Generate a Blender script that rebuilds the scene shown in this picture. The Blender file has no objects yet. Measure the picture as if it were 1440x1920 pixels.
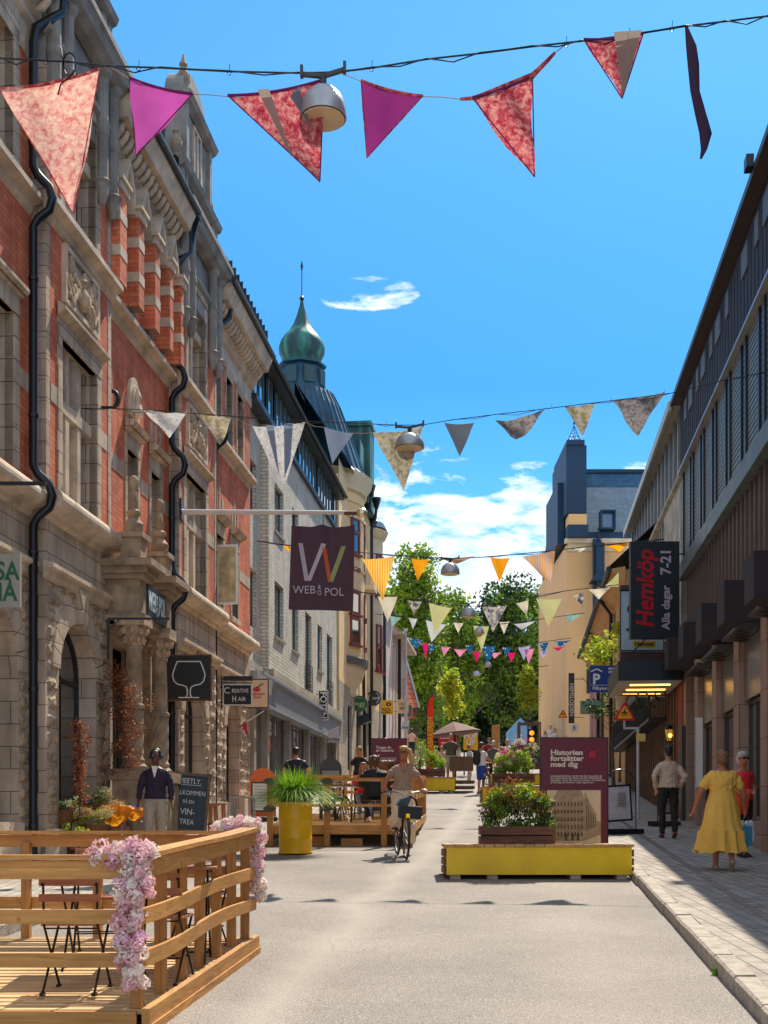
import bpy, math, random
import numpy as np
from mathutils import Vector, Matrix
rnd = random.Random(7)
SC = bpy.context.scene
COL = SC.collection
R = math.radians
PI = math.pi
# ---------------------------------------------------------------- camera
F, HY, EYE = 2300.0, 1555.0, 1.65
cam = bpy.data.cameras.new('camera'); camo = bpy.data.objects.new('camera', cam); COL.objects.link(camo)
camo.location = (0, 0, EYE); camo.rotation_euler = (R(90), 0, 0)
cam.sensor_fit = 'HORIZONTAL'; cam.sensor_width = 36; cam.lens = 36*F/1440
cam.shift_y = (HY-960)/1440; cam.clip_start = .1; cam.clip_end = 3000
SC.camera = camo
# ---------------------------------------------------------------- sun + sky
SUN_AZ, SUN_EL = R(21), R(53)           # azimuth from +Y towards +X
sl = bpy.data.lights.new('sun', 'SUN'); sl.energy = 5.0; sl.angle = R(.5); sl.color = (1, .90, .74)
so = bpy.data.objects.new('sun', sl); COL.objects.link(so)
sd = Vector((math.sin(SUN_AZ)*math.cos(SUN_EL), math.cos(SUN_AZ)*math.cos(SUN_EL), math.sin(SUN_EL)))
so.rotation_euler = sd.to_track_quat('Z', 'Y').to_euler()
W = bpy.data.worlds.new('World'); SC.world = W; W.use_nodes = True
nt = W.node_tree; nt.nodes.clear()
def N(t, ty, **kw):
 n = t.nodes.new(ty)
 for k, v in kw.items():
  if k.startswith('i_'):
   n.inputs[k[2:].replace('_', ' ')].default_value = v
  else: setattr(n, k, v)
 return n
def ML(t, op, a, b=None, c=None):
 n = t.nodes.new('ShaderNodeMath'); n.operation = op
 for i, v in enumerate((a, b, c)):
  if v is None: continue
  if isinstance(v, (int, float)): n.inputs[i].default_value = v
  else: t.links.new(v, n.inputs[i])
 return n.outputs[0]
def MIXC(t, f, a, b, mode='MIX'):
 n = t.nodes.new('ShaderNodeMix'); n.data_type = 'RGBA'; n.blend_type = mode
 for i, v in ((0, f), (6, a), (7, b)):
  if isinstance(v, (int, float)): n.inputs[i].default_value = v
  elif isinstance(v, tuple): n.inputs[i].default_value = v if len(v) == 4 else v+(1,)
  else: t.links.new(v, n.inputs[i])
 return n.outputs[2]
def RAMP(t, fac, pts, interp='LINEAR'):
 n = t.nodes.new('ShaderNodeValToRGB'); n.color_ramp.interpolation = interp
 cr = n.color_ramp
 while len(cr.elements) < len(pts): cr.elements.new(.5)
 for e, (p, c) in zip(cr.elements, pts):
  e.position = p; e.color = c if len(c) == 4 else tuple(c)+(1,)
 t.links.new(fac, n.inputs[0]); return n.outputs[0]
sky = N(nt, 'ShaderNodeTexSky', sky_type='NISHITA', sun_disc=False, sun_elevation=SUN_EL, sun_rotation=SUN_AZ,
  altitude=100, air_density=1.0, dust_density=.25, ozone_density=3.0)
tc = N(nt, 'ShaderNodeTexCoord'); sp = N(nt, 'ShaderNodeSeparateXYZ'); nt.links.new(tc.outputs['Generated'], sp.inputs[0])
X_, Y_, Z_ = sp.outputs
ya = ML(nt, 'MAXIMUM', Y_, .05)
U_ = ML(nt, 'DIVIDE', X_, ya); V_ = ML(nt, 'DIVIDE', Z_, ya)
cb = N(nt, 'ShaderNodeCombineXYZ'); nt.links.new(ML(nt, 'MULTIPLY', U_, 9), cb.inputs[0]); nt.links.new(ML(nt, 'MULTIPLY', V_, 26), cb.inputs[1])
nz = N(nt, 'ShaderNodeTexNoise', i_Scale=1.7, i_Detail=9, i_Roughness=.62, i_Distortion=.25); nt.links.new(cb.outputs[0], nz.inputs['Vector'])
# density falls off above the low bank of cloud
band = RAMP(nt, V_, [(.0, (.62,)*3), (.20, (.60,)*3), (.265, (.53,)*3), (.305, (.34,)*3), (.345, (.1,)*3), (.37, (0,)*3)])
du = ML(nt, 'DIVIDE', ML(nt, 'SUBTRACT', U_, -.014), .062); dv = ML(nt, 'DIVIDE', ML(nt, 'SUBTRACT', V_, .437), .019)
rr = ML(nt, 'ADD', ML(nt, 'MULTIPLY', du, du), ML(nt, 'MULTIPLY', dv, dv))
wisp = ML(nt, 'MULTIPLY', RAMP(nt, ML(nt, 'SUBTRACT', 1.0, rr), [(0, (0,)*3), (.55, (1,)*3)]), .50)
dens = ML(nt, 'MAXIMUM', band, wisp)
cov = ML(nt, 'SUBTRACT', ML(nt, 'ADD', nz.outputs[0], dens), .92)
cm = RAMP(nt, ML(nt, 'MULTIPLY', cov, 4.5), [(0, (0,)*3), (.5, (.8,)*3), (1, (1,)*3)])
skt = MIXC(nt, 1.0, sky.outputs[0], (.46, 1.08, 1.30), 'MULTIPLY')
bw = RAMP(nt, V_, [(.2, (1, 1, 1)), (.36, (.62, .82, .95)), (.62, (1.12, 1.12, 1.12))])
skt = MIXC(nt, 1.0, skt, bw, 'MULTIPLY')
nz2 = N(nt, 'ShaderNodeTexNoise', i_Scale=2.6, i_Detail=5); nt.links.new(cb.outputs[0], nz2.inputs['Vector'])
ccol = RAMP(nt, nz2.outputs[0], [(.35, (6.2, 7.6, 9.2)), (.6, (10.5, 11, 11.5))])
out = MIXC(nt, cm, skt, ccol)
# unseen bright cloud added behind and above the viewer to lighten the shade
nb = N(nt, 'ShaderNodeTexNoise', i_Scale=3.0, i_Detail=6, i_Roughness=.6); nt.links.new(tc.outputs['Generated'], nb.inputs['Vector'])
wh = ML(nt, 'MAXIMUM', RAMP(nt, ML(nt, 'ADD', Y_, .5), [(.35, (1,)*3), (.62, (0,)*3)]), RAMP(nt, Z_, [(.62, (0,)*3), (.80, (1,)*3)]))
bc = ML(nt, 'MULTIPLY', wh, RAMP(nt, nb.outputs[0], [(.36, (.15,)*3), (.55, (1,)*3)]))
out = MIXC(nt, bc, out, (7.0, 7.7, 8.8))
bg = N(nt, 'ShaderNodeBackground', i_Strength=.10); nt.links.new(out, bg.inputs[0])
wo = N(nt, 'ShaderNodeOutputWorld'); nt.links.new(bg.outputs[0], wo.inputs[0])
SC.view_settings.view_transform = 'Standard'; SC.view_settings.look = 'None'; SC.view_settings.exposure = .45; SC.view_settings.gamma = 1
# ---------------------------------------------------------------- geometry helpers
def gz(Y):                              # height of the rising street
 Y = min(Y, 90.0); z = .0587*Y
 if Y > 24: z += .0345*(Y-24)**2/32 if Y < 40 else .0345*(Y-32)
 return z
def P(px, py, Y): return Vector(((px-720)*Y/F, Y, EYE+(HY-py)*Y/F))
def GY(py):                             # distance of a road point seen in image row py
 a, b = 3.0, 140.0
 for _ in range(60):
  m = (a+b)/2
  if HY-F*(gz(m)-EYE)/m > py: a = m
  else: b = m
 return a
def WX(px, Y): return (px-720)*Y/F
def tag(o, label, cat, group=None, kind=None):
 if label: o['label'] = label
 if cat: o['category'] = cat
 if group: o['group'] = group
 if kind: o['kind'] = kind
 return o
def thing(name, label, cat, loc=(0, 0, 0), rz=0, group=None):
 o = bpy.data.objects.new(name, None); COL.objects.link(o); o.empty_display_size = .2
 o.location = loc; o.rotation_euler = (0, 0, rz)
 return tag(o, label, cat, group)
class MB:
 def __init__(s): s.v = []; s.f = []; s.m = []; s.mi = 0; s.T = None
 def av(s, pts):
  n = len(s.v)
  if s.T is not None: pts = [s.T @ Vector(p) for p in pts]
  s.v.extend([tuple(p) for p in pts]); return n
 def af(s, *idx): s.f.append(tuple(idx)); s.m.append(s.mi)
 def quad(s, *p):
  n = s.av(p); s.af(*range(n, n+len(p)))
 def box(s, x0, x1, y0, y1, z0, z1):
  if x0 > x1: x0, x1 = x1, x0
  if y0 > y1: y0, y1 = y1, y0
  if z0 > z1: z0, z1 = z1, z0
  n = s.av([(x0, y0, z0), (x1, y0, z0), (x1, y1, z0), (x0, y1, z0), (x0, y0, z1), (x1, y0, z1), (x1, y1, z1), (x0, y1, z1)])
  for q in ((0, 3, 2, 1), (4, 5, 6, 7), (0, 1, 5, 4), (1, 2, 6, 5), (2, 3, 7, 6), (3, 0, 4, 7)): s.af(*[n+i for i in q])
  return s
 def bar(s, a, b, w, h=None, up=(0, 0, 1)):     # rectangular bar from a to b
  a, b = Vector(a), Vector(b); h = h or w
  d = (b-a).normalized(); up = Vector(up)
  if abs(d.dot(up)) > .98: up = Vector((0, 1, 0))
  r = d.cross(up).normalized(); u = r.cross(d)
  pts = [p+r*i*w/2+u*j*h/2 for p in (a, b) for i, j in ((-1, -1), (1, -1), (1, 1), (-1, 1))]
  n = s.av(pts)
  for q in ((3, 2, 1, 0), (4, 5, 6, 7), (0, 1, 5, 4), (1, 2, 6, 5), (2, 3, 7, 6), (3, 0, 4, 7)): s.af(*[n+i for i in q])
  return s
 def tube(s, path, r, n=8, caps=True, flat=1.0):
  path = [Vector(p) for p in path]; k = len(path)
  rs = r if isinstance(r, (list, tuple)) else [r]*k
  ring0 = None; ref = None; rings = []
  for i, p in enumerate(path):
   d = (path[min(i+1, k-1)]-path[max(i-1, 0)]).normalized()
   if ref is None: ref = Vector((0, 0, 1)) if abs(d.z) < .9 else Vector((0, 1, 0))
   a = d.cross(ref)
   if a.length < 1e-4: a = d.cross(Vector((1, 0, .1)))
   a.normalize(); b = a.cross(d); ref = b
   rings.append(s.av([p+(a*math.cos(t)+b*math.sin(t)*flat)*rs[i] for t in [2*PI*j/n for j in range(n)]]))
  for i in range(k-1):
   for j in range(n): s.af(rings[i]+j, rings[i]+(j+1) % n, rings[i+1]+(j+1) % n, rings[i+1]+j)
  if caps:
   s.af(*[rings[0]+j for j in range(n)][::-1]); s.af(*[rings[-1]+j for j in range(n)])
  return s
 def lathe(s, c, prof, n=16, a0=0, a1=2*PI, ex=1.0):
  full = abs(a1-a0-2*PI) < 1e-6; m = n if full else n+1; rings = []
  for r, z in prof:
   rings.append(s.av([(c[0]+math.cos(a0+(a1-a0)*j/n)*r, c[1]+math.sin(a0+(a1-a0)*j/n)*r*ex, c[2]+z) for j in range(m)]))
  for i in range(len(prof)-1):
   for j in range(n): s.af(rings[i]+j, rings[i]+(j+1) % m, rings[i+1]+(j+1) % m, rings[i+1]+j)
  if full: s.af(*[rings[0]+j for j in range(n)][::-1]); s.af(*[rings[-1]+j for j in range(n)])
  return s
 def ball(s, c, r, n=10, m=6):
  rx, ry, rz = r if isinstance(r, (list, tuple)) else (r, r, r)
  c = Vector(c); rings = []
  top = s.av([c+Vector((0, 0, rz))]); bot = s.av([c-Vector((0, 0, rz))])
  for i in range(1, m):
   t = PI*i/m
   rings.append(s.av([c+Vector((rx*math.sin(t)*math.cos(2*PI*j/n), ry*math.sin(t)*math.sin(2*PI*j/n), rz*math.cos(t))) for j in range(n)]))
  for j in range(n):
   s.af(top, rings[0]+j, rings[0]+(j+1) % n); s.af(bot, rings[-1]+(j+1) % n, rings[-1]+j)
  for i in range(m-2):
   for j in range(n): s.af(rings[i]+j, rings[i+1]+j, rings[i+1]+(j+1) % n, rings[i]+(j+1) % n)
  return s
 def prism(s, pts, y0, y1, hole=None):          # outline in x,z; thickness along y (front y0, back y1)
  n = len(pts)
  a = s.av([(p[0], y0, p[1]) for p in pts]); b = s.av([(p[0], y1, p[1]) for p in pts])
  s.af(*[a+i for i in range(n)]); s.af(*[b+i for i in range(n)][::-1])
  for i in range(n): s.af(a+i, b+i, b+(i+1) % n, a+(i+1) % n)
  return s
 def build(s, name, mats, parent=None, smooth=False, label=None, cat=None, group=None, kind=None, loc=None, rz=0):
  me = bpy.data.meshes.new(name); me.from_pydata(s.v, [], s.f)
  if not isinstance(mats, (list, tuple)): mats = [mats]
  for m in mats: me.materials.append(m)
  if len(mats) > 1: me.polygons.foreach_set('material_index', s.m)
  if smooth:
   me.polygons.foreach_set('use_smooth', [True]*len(s.f))
   try: me.set_sharp_from_angle(angle=R(40))
   except Exception: pass
  me.update()
  o = bpy.data.objects.new(name, me); COL.objects.link(o)
  if parent is not None: o.parent = parent
  if loc is not None: o.location = loc
  if rz: o.rotation_euler = (0, 0, rz)
  return tag(o, label, cat, group, kind)
def copy_tree(o, parent=None):
 c = o.copy(); COL.objects.link(c)
 if parent is not None: c.parent = parent
 for ch in list(o.children): copy_tree(ch, c)
 return c
def quads_np(name, C, A, B, mat, parent=None, **kw):
 """C centres, A,B half-edge vectors: one quad each (leaves, petals)."""
 C, A, B = map(np.asarray, (C, A, B)); n = len(C)
 v = np.empty((n, 4, 3)); v[:, 0] = C-A; v[:, 1] = C-B*.55+A*.1; v[:, 2] = C+A; v[:, 3] = C+B*.55+A*.1
 me = bpy.data.meshes.new(name); me.vertices.add(4*n); me.vertices.foreach_set('co', v.reshape(-1).astype(np.float32))
 me.loops.add(4*n); me.loops.foreach_set('vertex_index', np.arange(4*n, dtype=np.int32))
 me.polygons.add(n); me.polygons.foreach_set('loop_start', np.arange(0, 4*n, 4, dtype=np.int32))
 me.polygons.foreach_set('loop_total', np.full(n, 4, dtype=np.int32))
 me.update(calc_edges=True); me.materials.append(mat)
 o = bpy.data.objects.new(name, me); COL.objects.link(o)
 if parent is not None: o.parent = parent
 return tag(o, kw.get('label'), kw.get('cat'), kw.get('group'), kw.get('kind'))
def leaf_arrays(cents, rads, per, size, seed=0, up=.35):
 g = np.random.default_rng(seed); Cs = []
 for c, r in zip(cents, rads):
  k = max(3, int(per*r*r)); d = g.normal(size=(k, 3)); d /= np.linalg.norm(d, axis=1)[:, None]
  Cs.append(np.array(c)+d*(g.random((k, 1))**.45)*r*np.array([1, 1, .8]))
 C = np.concatenate(Cs); n = len(C)
 A = g.normal(size=(n, 3)); A /= np.linalg.norm(A, axis=1)[:, None]
 B = np.cross(A, g.normal(size=(n, 3))); B /= np.linalg.norm(B, axis=1)[:, None]+1e-9
 s = size*(.6+.8*g.random((n, 1)))
 return C, A*s*.6, B*s*.6
# ---------------------------------------------------------------- materials
MATS = {}
def mat(name, col=(.5, .5, .5), rough=.7, metal=0, var=.12, vs=3.0, bump=0, bs=60, emit=None, es=0, trans=0, alpha=None, coat=0, spec=.5):
 if name in MATS: return MATS[name]
 m = bpy.data.materials.new(name); m.use_nodes = True; t = m.node_tree; b = t.nodes['Principled BSDF']
 b.inputs['Roughness'].default_value = rough; b.inputs['Metallic'].default_value = metal
 b.inputs['Specular IOR Level'].default_value = spec; b.inputs['Coat Weight'].default_value = coat
 tcn = N(t, 'ShaderNodeTexCoord')
 if var:
  n1 = N(t, 'ShaderNodeTexNoise', i_Scale=vs, i_Detail=6, i_Roughness=.6); t.links.new(tcn.outputs['Object'], n1.inputs['Vector'])
  c = MIXC(t, RAMP(t, n1.outputs[0], [(.3, (0,)*3), (.7, (1,)*3)]), tuple(x*(1-var) for x in col), tuple(min(1, x*(1+var)) for x in col))
  t.links.new(c, b.inputs['Base Color'])
 else: b.inputs['Base Color'].default_value = tuple(col)+(1,)
 if bump:
  n2 = N(t, 'ShaderNodeTexNoise', i_Scale=bs, i_Detail=6); t.links.new(tcn.outputs['Object'], n2.inputs['Vector'])
  bp = N(t, 'ShaderNodeBump', i_Strength=bump, i_Distance=.02); t.links.new(n2.outputs[0], bp.inputs['Height']); t.links.new(bp.outputs[0], b.inputs['Normal'])
 if emit: b.inputs['Emission Color'].default_value = tuple(emit)+(1,); b.inputs['Emission Strength'].default_value = es
 if trans:
  tr = N(t, 'ShaderNodeBsdfTranslucent'); mx = N(t, 'ShaderNodeMixShader'); mx.inputs[0].default_value = trans
  if var: t.links.new(c, tr.inputs[0])
  else: tr.inputs[0].default_value = tuple(col)+(1,)
  t.links.new(b.outputs[0], mx.inputs[1]); t.links.new(tr.outputs[0], mx.inputs[2]); t.links.new(mx.outputs[0], t.nodes['Material Output'].inputs[0])
 MATS[name] = m; return m
def brickmat(name, c1, c2, mortar, bw, bh, ms=.012, rough=.85, bump=.4, noise=.0, nscale=20, stain=.35, offset=.5, axes='xz', bdist=.02):
 m = bpy.data.materials.new(name); m.use_nodes = True; t = m.node_tree; b = t.nodes['Principled BSDF']
 b.inputs['Roughness'].default_value = rough; b.inputs['Specular IOR Level'].default_value = .3
 tcn = N(t, 'ShaderNodeTexCoord'); s = N(t, 'ShaderNodeSeparateXYZ'); t.links.new(tcn.outputs['Object'], s.inputs[0])
 c = N(t, 'ShaderNodeCombineXYZ')
 if axes == 'xz': t.links.new(ML(t, 'ADD', s.outputs[0], s.outputs[1]), c.inputs[0]); t.links.new(s.outputs[2], c.inputs[1])
 else: t.links.new(s.outputs[1], c.inputs[0]); t.links.new(s.outputs[0], c.inputs[1])
 br = N(t, 'ShaderNodeTexBrick', i_Scale=1.0, i_Mortar_Size=ms, i_Mortar_Smooth=.3, i_Bias=0, i_Brick_Width=bw, i_Row_Height=bh, offset=offset)
 br.inputs['Color1'].default_value = c1+(1,); br.inputs['Color2'].default_value = c2+(1,); br.inputs['Mortar'].default_value = mortar+(1,)
 t.links.new(c.outputs[0], br.inputs['Vector'])
 n1 = N(t, 'ShaderNodeTexNoise', i_Scale=1.3, i_Detail=8, i_Roughness=.65); t.links.new(tcn.outputs['Object'], n1.inputs['Vector'])
 mp = N(t, 'ShaderNodeMapping'); mp.inputs['Scale'].default_value = (3, 3, .35); t.links.new(tcn.outputs['Object'], mp.inputs[0])
 n3 = N(t, 'ShaderNodeTexNoise', i_Scale=1.6, i_Detail=6); t.links.new(mp.outputs[0], n3.inputs['Vector'])
 st = ML(t, 'MULTIPLY', n1.outputs[0], n3.outputs[0])
 k = RAMP(t, st, [(.1, (1-stain,)*3), (.32, (1.0,)*3), (.5, (1+stain*.4,)*3)])
 t.links.new(MIXC(t, 1.0, br.outputs[0], k, 'MULTIPLY'), b.inputs['Base Color'])
 h = ML(t, 'SUBTRACT', 1.0, br.outputs['Fac'])
 n2 = N(t, 'ShaderNodeTexNoise', i_Scale=nscale, i_Detail=7); t.links.new(tcn.outputs['Object'], n2.inputs['Vector'])
 h = ML(t, 'ADD', h, ML(t, 'MULTIPLY', n2.outputs[0], noise))
 bp = N(t, 'ShaderNodeBump', i_Strength=bump, i_Distance=bdist); t.links.new(h, bp.inputs['Height']); t.links.new(bp.outputs[0], b.inputs['Normal'])
 MATS[name] = m; return m
BRICK = brickmat('red_brick', (.70, .15, .065), (.82, .235, .11), (.28, .17, .13), .25, .082, .007, noise=.4, stain=.45)
STONE = brickmat('ashlar_stone', (.50, .40, .31), (.62, .50, .39), (.20, .145, .11), .62, .31, .008, noise=.5, stain=.5)
RUST = brickmat('rock_faced_stone', (.40, .31, .23), (.56, .43, .32), (.16, .12, .09), .42, .25, .001, noise=2.5, nscale=14, bump=.8, bdist=.05, stain=.45)
GREYBRICK = brickmat('pale_grey_brick', (.62, .58, .50), (.74, .70, .60), (.36, .33, .28), .30, .10, .012, noise=.3, stain=.3)
PINKSTONE = brickmat('pink_granite', (.36, .24, .19), (.42, .28, .22), (.12, .08, .07), 1.2, .78, .008, noise=.3, nscale=80, bump=.2, stain=.3)
PAVERS = brickmat('paving_slabs', (.33, .29, .25), (.43, .39, .34), (.15, .13, .12), .30, .15, .008, noise=.8, nscale=40, stain=.35, axes='yx')
BASESTONE = brickmat('beige_limestone', (.42, .36, .28), (.50, .43, .34), (.22, .18, .14), .9, .45, .01, noise=.4, stain=.4)
SLATE = brickmat('slate_tiles', (.03, .10, .18), (.05, .14, .23), (.01, .03, .06), .42, .22, .012, noise=.3, stain=.3)
REDTILE = brickmat('red_roof_tile', (.5, .13, .06), (.6, .2, .1), (.2, .05, .03), .3, .35, .03, noise=.4, stain=.4)
TRIM = mat('weathered_stone', (.56, .45, .345), .85, var=.35, vs=2.2, bump=.4, bs=30)
CARVE = mat('carved_stone', (.46, .33, .22), .9, var=.4, vs=9, bump=.8, bs=24)
DSTONE = mat('grey_portal_stone', (.32, .235, .16), .85, var=.45, vs=4, bump=.5, bs=30)
BLACKM = mat('black_metal', (.012, .015, .02), .35, .3, var=.2)
DARKM = mat('dark_roof_metal', (.03, .045, .06), .45, .4, var=.3, vs=2)
BROWNM = mat('brown_metal_cladding', (.024, .017, .020), .75, 0, var=.3, vs=1.4)
GLASS = mat('window_glass', (.02, .03, .035), .06, .0, var=0, spec=1.0, coat=1)
GLASSB = mat('bluish_glass', (.05, .09, .11), .05, .2, var=0, spec=1.0, coat=1)
WHITE = mat('white_paint', (.78, .77, .72), .5, var=.05)
REDFR = mat('oxblood_frame', (.22, .03, .03), .5)
TEALFR = mat('grey_blue_frame', (.06, .12, .15), .4)
CREAM = mat('cream_render', (.82, .58, .30), .85, var=.1, vs=1.5, bump=.1)
CREAM2 = mat('pale_cream_trim', (.68, .56, .38), .85, var=.12, vs=2)
OCHRE = mat('ochre_render', (.62, .33, .13), .85, var=.12, vs=.6, bump=.1)
PINKR = mat('pink_render', (.50, .25, .20), .85, var=.15, vs=.8)
LILAC = mat('pale_lilac_render', (.52, .47, .46), .85, var=.12, vs=.8)
SALMON = mat('salmon_render', (.50, .36, .30), .85, var=.2, vs=.8)
def copper():
 m = bpy.data.materials.new('green_copper'); m.use_nodes = True; t = m.node_tree; b = t.nodes['Principled BSDF']
 tcn = N(t, 'ShaderNodeTexCoord'); mp = N(t, 'ShaderNodeMapping'); mp.inputs['Scale'].default_value = (3, 3, .5); t.links.new(tcn.outputs['Object'], mp.inputs[0])
 n = N(t, 'ShaderNodeTexNoise', i_Scale=.9, i_Detail=7); t.links.new(mp.outputs[0], n.inputs['Vector'])
 t.links.new(RAMP(t, n.outputs[0], [(.38, (.010, .045, .055)), (.52, (.015, .10, .095)), (.66, (.05, .29, .21))]), b.inputs['Base Color'])
 b.inputs['Roughness'].default_value = .55; b.inputs['Metallic'].default_value = .1
 return m
COPPER = copper()
BLUECOP = mat('dark_blue_sheet_copper', (.010, .07, .12), .5, .15, var=.55, vs=1.1)
NAVYM = mat('navy_sheet_metal', (.004, .035, .085), .6, .1, var=.25, vs=.5)
def asphalt():
 m = bpy.data.materials.new('worn_asphalt'); m.use_nodes = True; t = m.node_tree; b = t.nodes['Principled BSDF']
 tcn = N(t, 'ShaderNodeTexCoord')
 n = N(t, 'ShaderNodeTexNoise', i_Scale=95, i_Detail=3, i_Roughness=.7); t.links.new(tcn.outputs['Object'], n.inputs['Vector'])
 a = RAMP(t, n.outputs[0], [(.30, (.07, .062, .056)), (.5, (.24, .213, .19)), (.66, (.50, .45, .41))])
 n2 = N(t, 'ShaderNodeTexNoise', i_Scale=.45, i_Detail=7, i_Roughness=.62); t.links.new(tcn.outputs['Object'], n2.inputs['Vector'])
 k = RAMP(t, n2.outputs[0], [(.32, (.74,)*3), (.7, (1.14,)*3)])
 c = MIXC(t, 1.0, a, k, 'MULTIPLY')
 vo = N(t, 'ShaderNodeTexVoronoi', feature='DISTANCE_TO_EDGE', i_Scale=.42); nw = N(t, 'ShaderNodeTexNoise', i_Scale=2.2, i_Detail=5); t.links.new(tcn.outputs['Object'], nw.inputs['Vector'])
 t.links.new(MIXC(t, .22, tcn.outputs['Object'], nw.outputs['Color'], 'ADD'), vo.inputs['Vector'])
 c = MIXC(t, ML(t, 'MULTIPLY', RAMP(t, vo.outputs['Distance'], [(.0, (1,)*3), (.006, (0,)*3)]), RAMP(t, n2.outputs[0], [(.5, (0,)*3), (.62, (.5,)*3)])), c, (.09, .08, .07))
 # pale dusty wheel track wandering up the road
 s = N(t, 'ShaderNodeSeparateXYZ'); t.links.new(tcn.outputs['Object'], s.inputs[0])
 n3 = N(t, 'ShaderNodeTexNoise', i_Scale=.35, i_Detail=3); t.links.new(tcn.outputs['Object'], n3.inputs['Vector'])
 xx = ML(t, 'SUBTRACT', s.outputs[0], ML(t, 'MULTIPLY', s.outputs[1], .115))
 xx = ML(t, 'ADD', xx, ML(t, 'MULTIPLY', ML(t, 'SUBTRACT', n3.outputs[0], .5), .9))
 d = ML(t, 'ABSOLUTE', ML(t, 'ADD', xx, 1.72))
 tr = RAMP(t, d, [(0, (1,)*3), (.32, (0,)*3)])
 c = MIXC(t, ML(t, 'MULTIPLY', tr, .42), c, (.44, .385, .33))
 d2 = ML(t, 'ABSOLUTE', ML(t, 'SUBTRACT', xx, .55)); tr2 = RAMP(t, d2, [(0, (1,)*3), (.7, (0,)*3)])
 c = MIXC(t, ML(t, 'MULTIPLY', tr2, .2), c, (.40, .35, .30))
 t.links.new(c, b.inputs['Base Color']); b.inputs['Roughness'].default_value = .8; b.inputs['Specular IOR Level'].default_value = .35
 bp = N(t, 'ShaderNodeBump', i_Strength=.5, i_Distance=.008); t.links.new(n.outputs[0], bp.inputs['Height']); t.links.new(bp.outputs[0], b.inputs['Normal'])
 return m
ASPHALT = asphalt()
def wood(name, c1, c2, scale=1.0, along=0, rough=.6):
 m = bpy.data.materials.new(name); m.use_nodes = True; t = m.node_tree; b = t.nodes['Principled BSDF']
 tcn = N(t, 'ShaderNodeTexCoord'); mp = N(t, 'ShaderNodeMapping')
 sc = [14*scale]*3; sc[along] = .9*scale; mp.inputs['Scale'].default_value = sc; t.links.new(tcn.outputs['Object'], mp.inputs[0])
 n = N(t, 'ShaderNodeTexNoise', i_Scale=1.5, i_Detail=8, i_Roughness=.6, i_Distortion=1.6); t.links.new(mp.outputs[0], n.inputs['Vector'])
 n2 = N(t, 'ShaderNodeTexNoise', i_Scale=2.2, i_Detail=2); t.links.new(tcn.outputs['Object'], n2.inputs['Vector'])
 v = N(t, 'ShaderNodeTexVoronoi', i_Scale=2.6); t.links.new(tcn.outputs['Object'], v.inputs['Vector'])
 c = RAMP(t, n.outputs[0], [(.3, c1), (.7, c2)])
 c = MIXC(t, 1.0, c, RAMP(t, n2.outputs[0], [(.3, (.8,)*3), (.7, (1.15,)*3)]), 'MULTIPLY')
 c = MIXC(t, RAMP(t, v.outputs['Distance'], [(.02, (.75,)*3), (.05, (0,)*3)]), c, tuple(x*.35 for x in c1))
 t.links.new(c, b.inputs['Base Color']); b.inputs['Roughness'].default_value = rough
 bp = N(t, 'ShaderNodeBump', i_Strength=.25, i_Distance=.01); t.links.new(n.outputs[0], bp.inputs['Height']); t.links.new(bp.outputs[0], b.inputs['Normal'])
 return m
PINE_X = wood('pine_board_lengthwise', (.36, .155, .03), (.62, .31, .085), along=0)
PINE_Y = wood('pine_board_deepwise', (.36, .155, .03), (.62, .31, .085), along=1)
PINE_Z = wood('pine_post', (.30, .12, .022), (.50, .235, .055), along=2)
DECKW = wood('sun_bleached_deck', (.50, .32, .15), (.72, .50, .26), along=0)
BURNT = wood('charred_planter_board', (.05, .018, .010), (.24, .085, .035), along=0)
CHAIRW = wood('acacia_slat', (.30, .10, .04), (.45, .17, .07), along=0)
FINW = wood('brown_timber_fin', (.11, .055, .028), (.20, .10, .05), along=2)
YELLOW = mat('mustard_yellow_paint', (.96, .57, .0), .42, var=.16, vs=1.8, bump=.05)
YELLOWB = mat('barrel_yellow_paint', (.85, .46, .004), .35, var=.12, vs=3)
MAROON = mat('maroon_board', (.14, .012, .03), .45, var=.05)
KERB = mat('granite_kerb', (.36, .32, .27), .8, var=.3, vs=8, bump=.6, bs=50)
JOINT = mat('dark_joint', (.06, .05, .045), .9)
LEAF = mat('bright_leaf', (.33, .44, .03), .55, var=.5, vs=.8, trans=.62)
LEAF2 = mat('mid_green_leaf', (.15, .25, .02), .55, var=.5, vs=.5, trans=.45)
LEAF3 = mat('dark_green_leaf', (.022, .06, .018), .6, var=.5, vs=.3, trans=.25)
LEAFY = mat('yellow_green_leaf', (.50, .50, .04), .55, var=.4, vs=1.2, trans=.6)
GRASSM = mat('lush_grass_blade', (.17, .34, .015), .5, var=.5, vs=4, trans=.5)
BARK = mat('tree_bark', (.10, .075, .055), .9, var=.4, vs=6, bump=.6)
SOIL = mat('dark_soil', (.03, .02, .015), .95, bump=.5)
RUSTLEAF = mat('rust_brown_leaf', (.22, .065, .03), .6, var=.6, vs=7, trans=.35)
ORANGELEAF = mat('burnt_orange_leaf', (.42, .14, .025), .6, var=.5, vs=7, trans=.4)
PINKF = mat('pink_petal', (.97, .56, .60), .7, var=.3, vs=10, trans=.4)
WHITEF = mat('blush_white_petal', (.95, .80, .74), .7, var=.2, vs=10, trans=.4)
ORANGEP = mat('orange_wrapping_paper', (.75, .33, .02), .6, var=.3, vs=12, trans=.4)
WICKER = brickmat('wicker', (.24, .10, .04), (.36, .17, .07), (.06, .025, .01), .05, .025, .004, noise=.3, bump=.8, stain=.3)
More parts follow.
